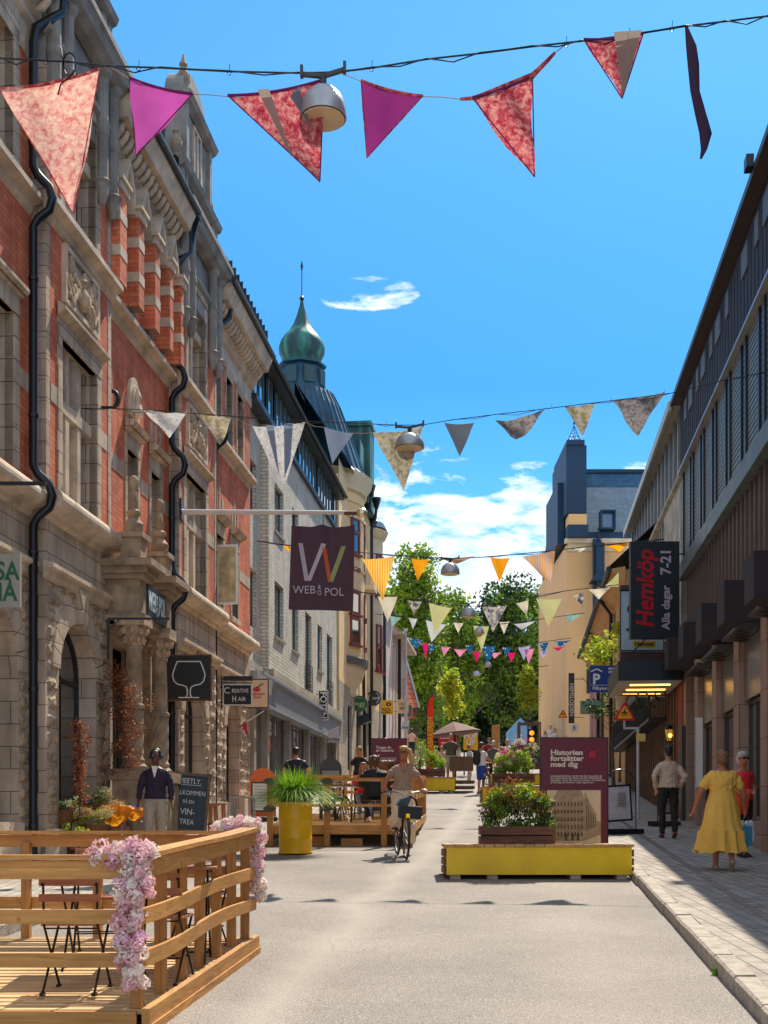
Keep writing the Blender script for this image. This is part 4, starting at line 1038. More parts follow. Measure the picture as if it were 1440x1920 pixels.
# entrance canopy with lit strips
q = MB(); CA, CB_ = 28.95, 32.5
q.box(X(CA), X(CB_), -1.62, -.13, 5.16, 5.62); cno = q.build('entrance_canopy', mat('black_canopy', (.012, .017, .02), .35, .3, var=.05), rw)
q = MB(); q.box(X(CA+.02), X(CB_-.02), -1.60, -.14, 5.135, 5.158)
x = CA+.05
while x < CB_-.1: q.box(X(x), X(x+.02), -1.59, -.14, 5.128, 5.134); x += .14
q.build('slatted_soffit', mat('beige_soffit', (.50, .42, .34), .6, var=.05), cno)
for k in range(3):
 q = MB(); q.box(X(CA+.5+k*1.05), X(CA+.62+k*1.05), -1.3, -.35, 5.10, 5.127); q.build('strip_light', mat('warm_strip', (.9, .6, .2), .5, emit=(1, .52, .12), es=2.2, var=0), cno)
q = MB(); q.bar((X(CA+1.2), -1.55, 5.62), (X(CA+1.2), -.1, 7.1), .03); q.build('tie_rod', BLACKM, cno)
# ================================================================ ochre / pink houses beyond (right)
oh = right_frame('ochre_house', 'ochre rendered house with a curved dark eave behind the parking sign', 'building')
m = MB(); wall(m, X(58), X(46.3), 2.5, 11.1, [(X(a+1.1), X(a), z, z+1.7) for a in (48, 51, 54) for z in (6.2, 9.0)], 0, .2); m.box(X(46.5), X(46.3), 0, 7, 2.5, 11.4); m.build('wall', OCHRE, oh)
for a in (48, 51, 54):
 for z in (6.2, 9.0): window(oh, X(a+1.1), X(a), z, z+1.7, .1, REDFR, GLASS, 2, (.6,), .07)
m = MB(); mould(m, X(70), X(46.2), 0, [(0, 10.9), (.15, 11.0), (.35, 11.25), (.5, 11.3), (.5, 11.42), (0, 11.5)]); m.build('eaves_moulding', OCHRE, oh)
m = MB(); m.tube([(X(46.2), -.62, 11.42), (X(70), -.62, 11.42)], .1, 8)
n = m.av([(X(70), -.6, 11.5), (X(46.1), -.6, 11.5), (X(46.1), 2.5, 14.4), (X(70), 2.5, 14.4)]); m.af(n, n+1, n+2, n+3); m.build('roof', DARKM, oh)
m = MB(); m.tube([(X(52), -.55, 11.3), (X(52), -.12, 10.7), (X(52), -.12, 3.5)], .08, 8); m.build('downpipe', BLACKM, oh)
m = MB(); m.tube([(X(60.5), -.55, 11.3), (X(60.5), -.12, 10.7), (X(60.5), -.12, 3.5)], .08, 8); m.build('downpipe', BLACKM, oh)
pk = right_frame('pink_house', 'old pink rendered house next to the craft shop banner', 'building')
m = MB(); wall(m, X(70), X(58.1), 3.5, 10.95, [(X(a+1.1), X(a), z, z+1.6) for a in (60, 63.5, 67) for z in (6.5, 8.9)], 0, .2); m.build('wall', PINKR, pk)
for a in (60, 63.5, 67):
 for z in (6.5, 8.9): window(pk, X(a+1.1), X(a), z, z+1.6, .1, WHITE, GLASS, 2, (.6,), .06)
for a in (59, 62.4, 65.8): m = MB(); m.box(X(a+.4), X(a), -.05, .02, 3.8, 6.2); m.build('shop_door_surround', mat('dark_doorway', (.03, .02, .02), .6), pk)
# ================================================================ big slate roofed block closing the view on the right
bb = thing('slate_roofed_block', 'tall orange rendered block with slate roof, iron crested corner tower and skylight', 'building', (11.4, 78, 0))
S78 = F/78.0
def bx(px): return (px-720)*78/F-11.4
def bz(py): return EYE+(HY-py)*78/F
m = MB(); m.box(bx(1062), bx(1330), 0, 14, 5, bz(1022)); m.build('wall', mat('apricot_render', (.74, .44, .20), .85, var=.06, vs=.4), bb)
m = MB(); m.box(bx(1064), bx(1330), -.1, 0, bz(1034), bz(1020)); m.box(bx(1058), bx(1330), -.4, 0, bz(1020), bz(1012)); m.build('cornice', CREAM2, bb)
m = MB(); n = m.av([(bx(1098), -.3, bz(1010)), (bx(1330), -.3, bz(1010)), (bx(1330), 5, bz(843)), (bx(1098), 5, bz(843))]); m.af(n, n+1, n+2, n+3)
n = m.av([(bx(1098), -.3, bz(1010)), (bx(1098), 5, bz(843)), (bx(1098), 14, bz(843)), (bx(1098), 14, bz(1010))]); m.af(n, n+1, n+2, n+3); m.build('roof', SLATE, bb)
m = MB(); m.box(bx(1098), bx(1330), 4.8, 5.1, bz(845), bz(838)); m.box(bx(1098), bx(1330), -.42, -.1, bz(1012), bz(1000)); m.build('roof_flashing', NAVYM, bb)
m = MB(); m.box(bx(1061), bx(1099), -.9, 6, bz(1012), bz(990)); m.box(bx(1058), bx(1096), -.8, 5.5, bz(968), bz(842)); m.box(bx(1059), bx(1092), -.9, 5, bz(842), bz(833)); m.box(bx(1048), bx(1060), .6, 6.2, bz(1015), bz(900)); m.build('corner_tower', NAVYM, bb)
m = MB(); m.box(bx(1063), bx(1096), -.85, 5.4, bz(990), bz(970)); m.build('tower_band', mat('apricot_render'), bb)
def crest(par, x, y, z, s_):
 c = MB()
 for sg in (-1, 1):
  c.tube([(x+sg*.62*s_, y, z), (x+sg*.55*s_, y, z+.2*s_), (x+sg*.3*s_, y, z+.75*s_), (x+sg*.08*s_, y, z+1.3*s_), (x, y, z+1.5*s_)], .03*s_, 5)
  for (cx, cz, r) in ((.35, .18, .16), (.14, .2, .13), (.22, .5, .13), (.08, .78, .1), (.5, .1, .1)):
   c.tube([(x+sg*(cx+r*math.cos(t))*s_, y, z+(cz+r*math.sin(t))*s_) for t in [R(a) for a in range(0, 300, 40)]], .025*s_, 4)
 c.tube([(x, y, z), (x, y, z+2.1*s_)], .035*s_, 5); c.ball((x, y, z+1.7*s_), .1*s_, 6, 5); c.bar((x-.1*s_, y, z+1.88*s_), (x+.1*s_, y, z+1.88*s_), .03*s_)
 c.build('iron_cresting', BLACKM, par)
crest(bb, bx(1075), -.3, bz(833), .72)
window(bb, bx(1122), bx(1150), bz(998), bz(962), -.9, NAVYM, mat('sky_blue_pane', (.03, .16, .35), .1, spec=1, var=0), 1, (), .1, name='skylight', fd=.8)
m = MB(); m.box(bx(1109), bx(1116), -.7, -.4, bz(1190), bz(1015)); m.build('downpipe', NAVYM, bb)
window(bb, bx(1100), bx(1113), bz(1300), bz(1215), -.05, DARKM, GLASS, 1, (.5,), .06)
m = MB(); m.box(bx(1113), bx(1128), -1.1, -.1, bz(1100), bz(1025)); m.lathe((bx(1120), -.6, bz(1025)), [(.12, 0), (.2, .15), (.1, .3), (.14, .5), (.03, .8), (.1, .95), (.02, 1.1)], 8)
m.prism([(bx(1103), bz(1096)), (bx(1140), bz(1096)), (bx(1132), bz(1082)), (bx(1112), bz(1082))], -1.3, -.1); m.build('bay_turret', NAVYM, bb)
fb_ = thing('rear_wing', 'farther wing with dark blue roof and small iron crest left of the slate block', 'building', (12.1, 88, 0))
def cx_(px): return (px-720)*88/F-12.1
def cz_(py): return EYE+(HY-py)*88/F
m = MB(); m.box(cx_(1037), cx_(1075), 0, 8, 5, cz_(1119)); m.build('wall', mat('apricot_render'), fb_)
m = MB(); m.box(cx_(1037), cx_(1075), -.2, 6, cz_(1119), cz_(1030)); m.box(cx_(1033), cx_(1048), -.5, 3, cz_(1030), cz_(1008)); m.box(cx_(1043), cx_(1063), -.02, .2, cz_(1152), cz_(1136)); m.build('roof', NAVYM, fb_)
crest(fb_, cx_(1043), 0, cz_(1008), .62)
# ================================================================ foreground terrace (deck, railing, furniture)
DZ = .135
def DX(Y): return -1.44+(Y-7.35)*.115               # street-side edge
dk = thing('timber_terrace', 'timber cafe terrace with a post and rail fence in the left foreground', 'terrace', (-2.4, 8.8, 0))
def dl(x, y, z): return (x+2.4, y-8.8, z)
Y0, Y1, XL_ = 7.35, 10.35, -3.42
m = MB(); y = Y0+.02
def DTf(y): return gz(y)+DZ
DT, DT1 = DTf(Y0), DTf(Y1)
k = 0
while y < Y1-.05:
 a = dl(-3.42-.0, y, 0); xr = DX(y)-.02+(.01 if k % 2 else 0)
 m.box(XL_+2.4, xr+2.4, y-8.8, y+.117-8.8, DTf(y)-.028, DTf(y)+(.002 if k % 2 else 0)); y += .125; k += 1
m.build('deck_boards', DECKW, dk)
def bd(name, p, q, w, h, mt):
 b = MB(); b.bar(Vector(p)+Vector((2.4, -8.8, 0)), Vector(q)+Vector((2.4, -8.8, 0)), w, h); return b.build(name, mt, dk)
bd('edge_board', (XL_, Y0-.02, DT-.07), (DX(Y0)-.04, Y0-.02, DT-.07), .045, .135, PINE_X)
bd('edge_board', (DX(Y0)+.02, Y0-.04, DT-.035), (DX(Y1)+.02, Y1, DT1-.035), .05, .10, PINE_Y)
bd('edge_beam', (DX(Y0)+.03, Y0-.04, DT-.12), (DX(Y1)+.03, Y1, DT1-.12), .05, .075, PINE_Y)
bd('edge_board', (XL_, Y1+.0, DT1-.07), (DX(Y1)-.04, Y1, DT1-.07), .045, .135, PINE_X)
def rail_posts(pts, h, w=.07):
 for x, y in pts: bd('post', (x, y, DTf(y)), (x, y, DTf(y)+h), w, w*1.05, PINE_Z)
side = [(DX(Y0+.07+i*.475)-.06, Y0+.07+i*.475) for i in range(7)]
rail_posts(side, .88); rail_posts([(x, Y1-.06) for x in (-1.75, -2.4, -3.0, -3.36)], .8); rail_posts([(-3.36, Y0+.05), (-2.6, Y0+.05)], .86)
RT = DT+.90; RT1 = DT1+.88
def warped(name, y0, y1, z0, z1, h, w, xo, mt, sag):
 b = MB(); n_ = 22; rings = []
 for i in range(n_+1):
  t = i/n_; y = y0+(y1-y0)*t; z = z0+(z1-z0)*t+sag*math.sin(t*6.3+.6)
  x = DX(y)+xo+.008*math.sin(t*9); x += 2.4; yy = y-8.8
  rings.append(b.av([(x-w/2, yy, z-h/2), (x+w/2, yy, z-h/2), (x+w/2, yy, z+h/2), (x-w/2, yy, z+h/2)]))
 for i in range(n_):
  for j in range(4): b.af(rings[i]+j, rings[i]+(j+1) % 4, rings[i+1]+(j+1) % 4, rings[i+1]+j)
 b.af(*[rings[0]+j for j in range(4)][::-1]); b.af(*[rings[-1]+j for j in range(4)])
 return b.build(name, mt, dk)
warped('top_rail', Y0, Y1, RT+.02, RT1+.03, .03, .145, -.03, PINE_Y, .006)
warped('side_rail', Y0, Y1, RT-.06, RT1-.05, .11, .028, .0, PINE_Y, .006)
warped('side_rail', Y0, Y1, RT-.33, RT1-.33, .095, .03, .0, PINE_Y, -.010)
warped('side_rail', Y0, Y1, RT-.58, RT1-.59, .095, .03, .0, PINE_Y, -.018)
for z in (RT+.015,): bd('top_rail', (XL_, Y0+.03, z), (DX(Y0)-.14, Y0+.03, z), .145, .03, PINE_X)
for z, nm in ((RT-.06, .11), (RT-.34, .085), (RT-.60, .085)):
 bd('front_rail', (XL_, Y0+.0, z), (DX(Y0)-.06, Y0+.0, z), .03, nm, PINE_X)
bd('top_rail', (XL_, Y1-.05, RT1), (DX(Y1)-.14, Y1-.05, RT1), .145, .03, PINE_X)
for z in (RT1-.07, RT1-.33, RT1-.59): bd('back_rail', (XL_, Y1-.02, z), (DX(Y1)-.06, Y1-.02, z), .03, .10, PINE_X)
# ---- bistro chairs and tables
IRON = mat('black_bistro_iron', (.03, .02, .015), .4, .6, var=.2)
def bistro_chair(label, x, y, rz, z=None):
 z = DTf(y)
 t = thing('bistro_chair', label, 'chair', (x, y, z), rz, 'slatted folding bistro chairs')
 for i in range(4):      # seat slats
  m = MB(); m.box(-.19, .19, -.17+i*.09, -.10+i*.09, .435, .452); m.build('seat_slat', CHAIRW, t)
 for zz in (.62, .72, .80): m = MB(); m.box(-.195, .195, .185, .2, zz-.03, zz+.02); m.build('back_slat', CHAIRW, t)
 for sx in (-.17, .17):
  m = MB(); m.tube([(sx, .195, .83), (sx, .17, .44), (sx, -.20, .02)], .0085, 6); m.tube([(sx*.96, -.18, .435), (sx*.96, .22, .02)], .0085, 6)
  m.box(sx-.014, sx+.014, -.215, -.17, 0, .02); m.box(sx*.96-.014, sx*.96+.014, .2, .25, 0, .02)
  m.ball((sx, .205, .80), .012, 6, 4); m.ball((sx, .205, .70), .012, 6, 4); m.build('side_frame', IRON, t)
 for a_, b_ in ((-.06, .17), (.12, .17), (.17, .42)): m = MB(); m.tube([(-.17, a_, b_), (.17, a_, b_)], .006, 6); m.build('cross_rod', IRON, t)
 return t
def bistro_table(label, x, y, rz, z=None, s_=.6):
 z = DTf(y)
 t = thing('bistro_table', label, 'table', (x, y, z), rz, 'slatted folding bistro tables'); h = s_/2
 for i in range(6): m = MB(); m.box(-h, h, -h+i*s_/6+.006, -h+(i+1)*s_/6-.006, .70, .718); m.build('table_slat', CHAIRW, t)
 for q_ in (-h+.02, h-.045): m = MB(); m.box(q_, q_+.025, -h+.01, h-.01, .68, .70); m.build('table_rim', IRON, t)
 for sx in (-1, 1):
  m = MB(); m.tube([(sx*(h-.06), -h+.05, .69), (sx*(h-.06), h-.03, .02)], .009, 6); m.tube([(sx*(h-.08), h-.05, .69), (sx*(h-.08), -h+.03, .02)], .009, 6); m.build('leg_frame', IRON, t)
 for a_, b_ in ((0, .36), (h-.05, .06)): m = MB(); m.tube([(-h+.06, a_, b_), (h-.06, a_, b_)], .007, 6); m.build('cross_rod', IRON, t)
bistro_chair('slatted bistro chair nearest the camera, its back to the front rail', WX(145, 7.95), 7.95, PI)
bistro_table('slatted bistro table between the two left chairs on the terrace', WX(190, 8.75), 8.75, .05)
bistro_chair('slatted bistro chair on the far side of the left terrace table', WX(188, 9.45), 9.4, .15)
bistro_table('slatted bistro table beside the street side posts of the terrace', WX(330, 9.0), 9.0, .1)
bistro_chair('slatted bistro chair behind the flower draped corner post', WX(300, 8.25), 8.3, PI-.1)
bistro_chair('slatted bistro chair by the far street side corner of the terrace', WX(372, 9.75), 9.75, -.2)
# ---- flower garlands hung on two posts
def garland(label, segs, seed, n_=900, sz=.022):
 t = thing('flower_garland', label, 'garland', segs[0][0])
 g = np.random.default_rng(seed); o = np.array(segs[0][0])
 cs = []; rs = []
 for a, b, r in [(segs[i][0], segs[i+1][0], segs[i][1]) for i in range(len(segs)-1)]:
  L = (Vector(b)-Vector(a)).length; k = max(2, int(L/.045))
  for i in range(k):
   p = np.array(a)+(np.array(b)-np.array(a))*(i+g.random())/k-o
   for _ in range(5): cs.append(p+g.uniform(-1, 1, size=3)*r*1.0); rs.append(.045)
 cs = np.array(cs); sel = g.random(len(cs))
 for nm, mk, mt in (('pink_blooms', sel < .45, PINKF), ('white_blooms', (sel >= .45) & (sel < .85), WHITEF), ('lilac_blooms', sel >= .85, mat('lilac_petal', (.85, .50, .68), .7, var=.3, vs=10, trans=.4))):
  C = []; A = []; B = []
  for c in cs[mk]:
   k = 80; d = g.normal(size=(k, 3)); d /= np.linalg.norm(d, axis=1)[:, None]; R_ = .036+.026*g.random()
   C.append(c+d*R_*(.7+.3*g.random((k, 1)))); t1 = np.cross(d, g.normal(size=(k, 3))); t1 /= np.linalg.norm(t1, axis=1)[:, None]
   t2 = np.cross(d, t1); tilt = d*.35*g.normal(size=(k, 1)); A.append((t1+tilt)*.0125); B.append((t2+tilt)*.016)
  if C: quads_np(nm, np.concatenate(C), np.concatenate(A), np.concatenate(B), mt, t)
 return t
gx, gy = DX(Y0)-.045, Y0-.03
garland('pink and white silk flower garland on the near corner post of the terrace', [((gx-.22, gy+.02, RT+.03), .05), ((gx+.06, gy+.02, RT+.06), .075), ((gx+.02, gy, RT-.12), .075), ((gx-.03, gy-.02, RT-.3), .072), ((gx-.03, gy-.02, RT-.52), .068), ((gx, gy-.02, RT-.74), .05)], 3)
gx, gy = DX(Y1)-.05, Y1+.03; RT = RT1
garland('pink and white silk flower garland on the far corner post of the terrace', [((gx-.26, gy, RT+.05), .05), ((gx+.03, gy, RT+.07), .06), ((gx+.08, gy, RT-.1), .045), ((gx+.05, gy, RT-.3), .05), ((gx+.09, gy, RT-.55), .05)], 8)
# ================================================================ yellow bench with planter box
def yellow_bench(label, cx, cy, L, D, H, planter=None, rz=0, slats=19, zoff=0):
 z = gz(cy)+zoff; t = thing('yellow_bench', label, 'bench', (cx, cy, z), rz, 'yellow bench boxes along the street')
 m = MB(); m.box(-L/2, L/2, -D/2, D/2, .06, H-.04); m.build('box_body', YELLOW, t)
 for sx in (-1, 1):
  for k in range(3):
   m = MB(); m.box(sx*(L/2+.002), sx*(L/2+.032), -D/2+.01, D/2-.01, .07+k*(H-.12)/3, .06+(k+1)*(H-.12)/3-.012); m.build('end_slat', BURNT, t)
 w_ = (L+.06)/slats
 for k in range(slats): m = MB(); m.box(-L/2-.03+k*w_+.005, -L/2-.03+(k+1)*w_-.005, -D/2-.03, D/2+.03, H-.038+(.003 if k % 2 else 0), H+(.003 if k % 2 else 0)); m.build('seat_slat', mat('oiled_larch', (.52, .30, .13), .6, var=.35, vs=2.2), t)
 for x in (-L/2+.12, -.25*L, .2*L, L/2-.12): m = MB(); m.box(x-.07, x+.07, -D/2+.05, D/2-.05, -.03, .06); m.build('foot_block', TRIM, t)
 return t
BY = 16.55; bz_ = gz(BY)
cxB = WX(1011, BY)
yellow_bench('long yellow bench box with larch slats in front of the history board', cxB, BY+.45, 2.5, .9, .47, slats=19, zoff=-.02)
def plant_box(label, cx, cy, z, L, D, H, plants, seed, mats=(LEAF2, LEAF3), n_=1400, sz=.035, hgt=.6):
 t = thing('planter_box', label, 'planter', (cx, cy, z), 0, 'planter boxes with flowering plants')
 for k in range(2):
  for sy in (-1, 1): m = MB(); m.box(-L/2, L/2, sy*D/2-.012, sy*D/2+.012, k*H/2+.01+k*.008, (k+1)*H/2); m.build('side_board', BURNT, t)
  for sx in (-1, 1): m = MB(); m.box(sx*L/2-.012, sx*L/2+.012, -D/2+.013, D/2-.013, k*H/2+.01+k*.008, (k+1)*H/2); m.build('end_board', BURNT, t)
 m = MB(); m.box(-L/2+.02, L/2-.02, -D/2+.02, D/2-.02, .02, H-.03); m.build('soil', SOIL, t)
 m = MB()
 g = random.Random(seed)
 for i in range(40):
  x, y = g.uniform(-L/2+.06, L/2-.06), g.uniform(-D/2+.05, D/2-.05); h = hgt*g.uniform(.4, 1.0)*(1-.5*abs(x)/L*2*.8)
  m.tube([(x, y, H-.05), (x+g.uniform(-.08, .08), y, H+h*.5), (x+g.uniform(-.16, .16), y+g.uniform(-.08, .08), H+h)], [.005, .004, .002], 4)
 m.build('stems', mat('plant_stem', (.10, .12, .03), .7), t)
 gg = np.random.default_rng(seed)
 for j, (mt, fr, up) in enumerate(plants):
  cs = []; rs = []
  for i in range(int(40*fr)+4):
   x = gg.uniform(-L/2+.02, L/2-.02)*(1 if up < .9 else .9); h = hgt*(1-.45*(abs(x)/(L/2))**2)
   cs.append((x, gg.uniform(-D/2, D/2)*.9, H+h*gg.uniform(max(0, up-.75), up))); rs.append(.11)
  C, A, B = leaf_arrays(cs, rs, n_*3.2, sz, seed*10+j); quads_np(mt.name.replace(' ', '_')+'_foliage', C, A, B, mt, t)
 return t
MAG = mat('magenta_petal', (.62, .03, .22), .6, trans=.3, var=.2); CREAMF = mat('cream_petal', (.75, .66, .45), .6, trans=.3, var=.2)
plant_box('charred planter of dark and rust coloured plants on the long yellow bench', WX(970, BY+.3), BY+.42, bz_+.45, 1.0, .42, .27, [(LEAF3, 1.5, .75), (LEAF2, 1.3, .9), (LEAF, .25, 1.0), (RUSTLEAF, .28, 1.05), (ORANGELEAF, .08, 1.1), (GRASSM, .4, .1)], 4, n_=900, sz=.035, hgt=.62)
# ================================================================ yellow barrel with grass
bY = 21.0; bX = WX(554, bY)
t = thing('yellow_barrel', 'yellow painted oil barrel planter on the road left of the cyclist', 'barrel', (bX, bY, gz(bY)))
m = MB(); m.lathe((0, 0, 0), [(.28, 0), (.292, .01), (.292, .03), (.283, .04), (.283, .24), (.293, .26), (.283, .28), (.283, .54), (.294, .57), (.283, .6), (.293, .63), (.283, .66), (.293, .69), (.283, .72), (.293, .75), (.283, .78), (.283, .84), (.295, .86), (.295, .88), (.27, .88), (.27, .84)], 40)
m.build('drum', YELLOWB, t, True)
m = MB(); m.lathe((0, 0, .8), [(.0, 0), (.27, 0), (.27, .02), (0, .02)], 20); m.build('soil', SOIL, t)
def grass_tuft(name, par, n_, rad, L, z0, seed, mt=GRASSM, w=.011, droop=1.0, label=None, cat=None, loc=None):
 g = random.Random(seed); m = MB()
 for i in range(n_):
  a = g.uniform(0, 2*PI); r0 = rad*math.sqrt(g.random())*.85; out = g.uniform(.2, 1.0); Lb = L*g.uniform(.6, 1.1)
  x0, y0 = r0*math.cos(a), r0*math.sin(a); a2 = a+g.uniform(-.7, .7); pts = []
  for k in range(5):
   t_ = k/4; hx = out*Lb*(t_**1.3)*.95; hz = Lb*(.95*t_-droop*out*.95*t_*t_)
   pts.append(Vector((x0+hx*math.cos(a2), y0+hx*math.sin(a2), z0+hz)))
  sd_ = Vector((-math.sin(a2), math.cos(a2), 0)); n0 = None
  for k in range(5):
   ww = w*(1-k/4.3); q = m.av([pts[k]-sd_*ww/2, pts[k]+sd_*ww/2])
   if n0 is not None: m.af(n0, n0+1, q+1, q)
   n0 = q
 o = m.build(name, mt, par); 
 if loc is not None: o.location = loc
 return tag(o, label, cat)
grass_tuft('grass', None, 1900, .27, .92, 0, 11, w=.022, droop=1.12, label='lush arching green grass growing in the yellow barrel', cat='grass', loc=(bX, bY, gz(bY)+.85))
# ================================================================ raised parklet behind the barrel
QY0, QY1 = 22.7, 31.6
PZ = gz(QY0)+.40
def QX(Y): return .50+(Y-QY0)*.062
QL = -2.15
pk_ = thing('timber_parklet', 'raised timber parklet with seated guests behind the yellow barrel', 'terrace', (0, QY0, 0))
def pb(name, p, q, w, h, mt):
 b = MB(); b.bar(Vector(p)-Vector((0, QY0, 0)), Vector(q)-Vector((0, QY0, 0)), w, h); return b.build(name, mt, pk_)
PZb = gz(QY1)+.14
def pz(Y): return PZ+(PZb-PZ)*(Y-QY0)/(QY1-QY0) if PZb > PZ else PZ
m = MB(); Y = QY0
while Y < QY1:
 m.box(QL, QX(Y), Y-QY0, Y+.12-QY0, pz(Y)-.03, pz(Y)); Y += .13
m.build('deck_boards', DECKW, pk_)
pb('edge_board', (QL, QY0-.02, PZ-.09), (QX(QY0), QY0-.02, PZ-.09), .04, .17, PINE_X)
pb('edge_board', (QX(QY0)+.02, QY0, PZ-.09), (QX(QY1)+.02, QY1, pz(QY1)-.09), .04, .17, PINE_Y)
for x in (QL+.05, -1.05, .0, QX(QY0)-.03): pb('post', (x, QY0-.08, gz(QY0)), (x, QY0-.08, gz(QY0)+1.27), .11, .11, PINE_Z)
for z in (1.24, .36+.40): pb('front_rail', (QL-.02, QY0-.02, gz(QY0)+z), (QX(QY0)-.05, QY0-.02, gz(QY0)+z), .05, .06 if z > 1 else .05, PINE_X)
for i, y in enumerate((24.2, 26.0, 27.6, 29.2, 30.4, 31.5)):
 pb('post', (QX(y)-.02, y, gz(y)), (QX(y)-.02, y, pz(y)+.92), .11, .11, PINE_Z)
for z in (.9, .5): pb('side_rail', (QX(24.2), 24.2, pz(24.2)+z), (QX(QY1), QY1, pz(QY1)+z), .05, .09, PINE_Y)
for z in (.95, .55): pb('back_rail', (QL, QY1, pz(QY1)+z), (QX(QY1), QY1, pz(QY1)+z), .05, .08, PINE_X)
for x in (QL+.1, -1, 0): pb('post', (x, QY1, gz(QY1)), (x, QY1, pz(QY1)+.95), .1, .1, PINE_Z)
for x in (QL+.05, -1.05):      # painted leaf shaped plates on the post tops
 for z in (gz(QY0)+1.2, gz(QY0)+.82-.12):
  m = MB(); m.lathe((0, 0, 0), [(.19, -.03), (.19, .03)], 4); b = MB(); b.prism([(-.13, 0), (-.06, -.055), (.06, -.055), (.13, 0), (.06, .055), (-.06, .055)], -.02, .02)
  b.v = [(v[0]+x, v[1]-.16, v[2]+z) for v in b.v]; b.build('olive_plate', mat('olive_green_plate', (.06, .055, .02), .5), pk_)
for x in (-1.75, -1.3, -.6): m = MB(); m.box(x-.2, x+.2, .1, .4, gz(QY0), gz(QY0)+.12+.05*abs(x)); m.build('support_block', PINE_X, pk_)
# table, benches and stairs on the parklet
tb = thing('parklet_table', 'dark topped table with glasses on the parklet', 'table', (-.85, 26.3, pz(26.3)))
m = MB(); m.box(-.62, .55, -.4, .4, .70, .73); m.build('table_top', mat('dark_table_top', (.06, .025, .02), .3), tb)
for x in (-.5, .45):
 for y in (-.33, .33): m = MB(); m.box(x-.02, x+.02, y-.02, y+.02, 0, .70); m.build('leg', BLACKM, tb)
GLM = mat('clear_tumbler', (.75, .8, .8), .05, var=0, spec=1)
for i, (x, y) in enumerate(((-.5, .0), (-.42, -.2), (-.3, .1), (-.36, -.1), (-.2, -.05))):
 m = MB(); m.lathe((0, 0, 0), [(.03, 0), (.038, .12), (.034, .12), (.028, .01)], 10)
 tag(m.build('drinking_glass', GLM if i != 2 else mat('red_lemonade', (.5, .05, .05), .1, var=0), smooth=True, loc=(-.85+x, 26.3+y, pz(26.3)+.73)), ('clear glass at the far left end of the parklet table', 'clear glass nearest the camera on the parklet table', 'glass of red drink on the parklet table', 'clear glass just in front of the red drink', 'clear glass right of the red drink on the parklet table')[i], 'glass', 'glasses on the parklet table')
st = thing('timber_steps', 'open pine steps up to the rear of the parklet', 'steps', (-1.1, 28.6, pz(28.6)))
for k in range(4): m = MB(); m.box(-.35, .35, -.25+k*.2, -.05+k*.2, .15+k*.2, .19+k*.2); m.build('tread', PINE_X, st)
for sx in (-1, 1): m = MB(); m.bar((sx*.34, -.3, .05), (sx*.34, .6, .9), .04, .18); m.build('stringer', PINE_Y, st)
# right-hand side furniture of the street: further yellow boxes
def bench_px(label, x0, x1, ytop, ybot, D=.8, **k):
 Y = GY(ybot); S = F/Y; L = (x1-x0)/S; return Y, S, yellow_bench(label, WX((x0+x1)/2, Y), Y+D/2, L, D, (ybot-ytop)/S, slats=max(4, int(L/.13)), **k)
Ya, Sa, _ = bench_px('yellow bench box with feathery plants on the left behind the parklet', 772, 853, 1459, 1487)
Yb, Sb, _ = bench_px('yellow bench box second in the central row, half hidden by plants', 905, 1035, 1477, 1511)
Yc, Sc, _ = bench_px('yellow bench box third in the central row of planters', 920, 1030, 1452, 1476)
Yd, Sd, _ = bench_px('farthest yellow bench box of the central row by the young tree', 958, 1014, 1408, 1424)
plant_box('planter of bright feathery grass on the left yellow bench', WX(800, Ya), Ya+.4, gz(Ya)+.6, 1.3, .5, .26, [(LEAF, 1.6, .8), (GRASSM, 1.2, .9), (RUSTLEAF, .2, .4)], 21, n_=700, sz=.045, hgt=.8)
plant_box('planter of leafy green dahlias on the second yellow bench', WX(965, Yb), Yb+.4, gz(Yb)+.72, 1.25, .5, .26, [(LEAF2, 1.8, .8), (LEAF, .7, .95), (MAG, .12, 1.1), (CREAMF, .2, 1.0)], 22, n_=700, sz=.05, hgt=.85)
plant_box('planter of pale flowering plants on the third yellow bench', WX(985, Yc), Yc+.4, gz(Yc)+.7, 1.9, .5, .26, [(LEAF3, 1.2, .7), (CREAMF, .9, 1.0), (MAG, .25, 1.0), (LEAF2, .8, .8)], 23, n_=550, sz=.055, hgt=.9)
plant_box('small dark leaved planter on the farthest yellow bench', WX(974, Yd), Yd+.4, gz(Yd)+.55, 1.4, .5, .3, [(LEAF3, 1.0, .7), (RUSTLEAF, .3, .9), (LEAF2, .5, .9)], 24, n_=300, sz=.08, hgt=.9)
def spike(label, px, Y, zb, zt, mt=None):
 m = MB(); x = WX(px, Y); m.tube([(0, 0, 0), (.01, 0, zt-zb)], .012, 5); tt = tag(m.build('flower_spike', mat('plant_stem'), loc=(x, Y, zb)), label, 'flower')
 C, A, B = leaf_arrays([(0, 0, (zt-zb)*q) for q in (.45, .6, .75, .9)], [.09, .085, .07, .05], 9000, .03, int(px)); quads_np('petals', C, A, B, mt or mat('lilac_petal'), tt)
spike('lilac flower spike rising from the left bench planter', 788, Ya+.3, gz(Ya)+.9, gz(Ya)+1.9); spike('lilac flower spike above the middle planters', 937, Yc+.2, gz(Yc)+1.0, gz(Yc)+1.75)
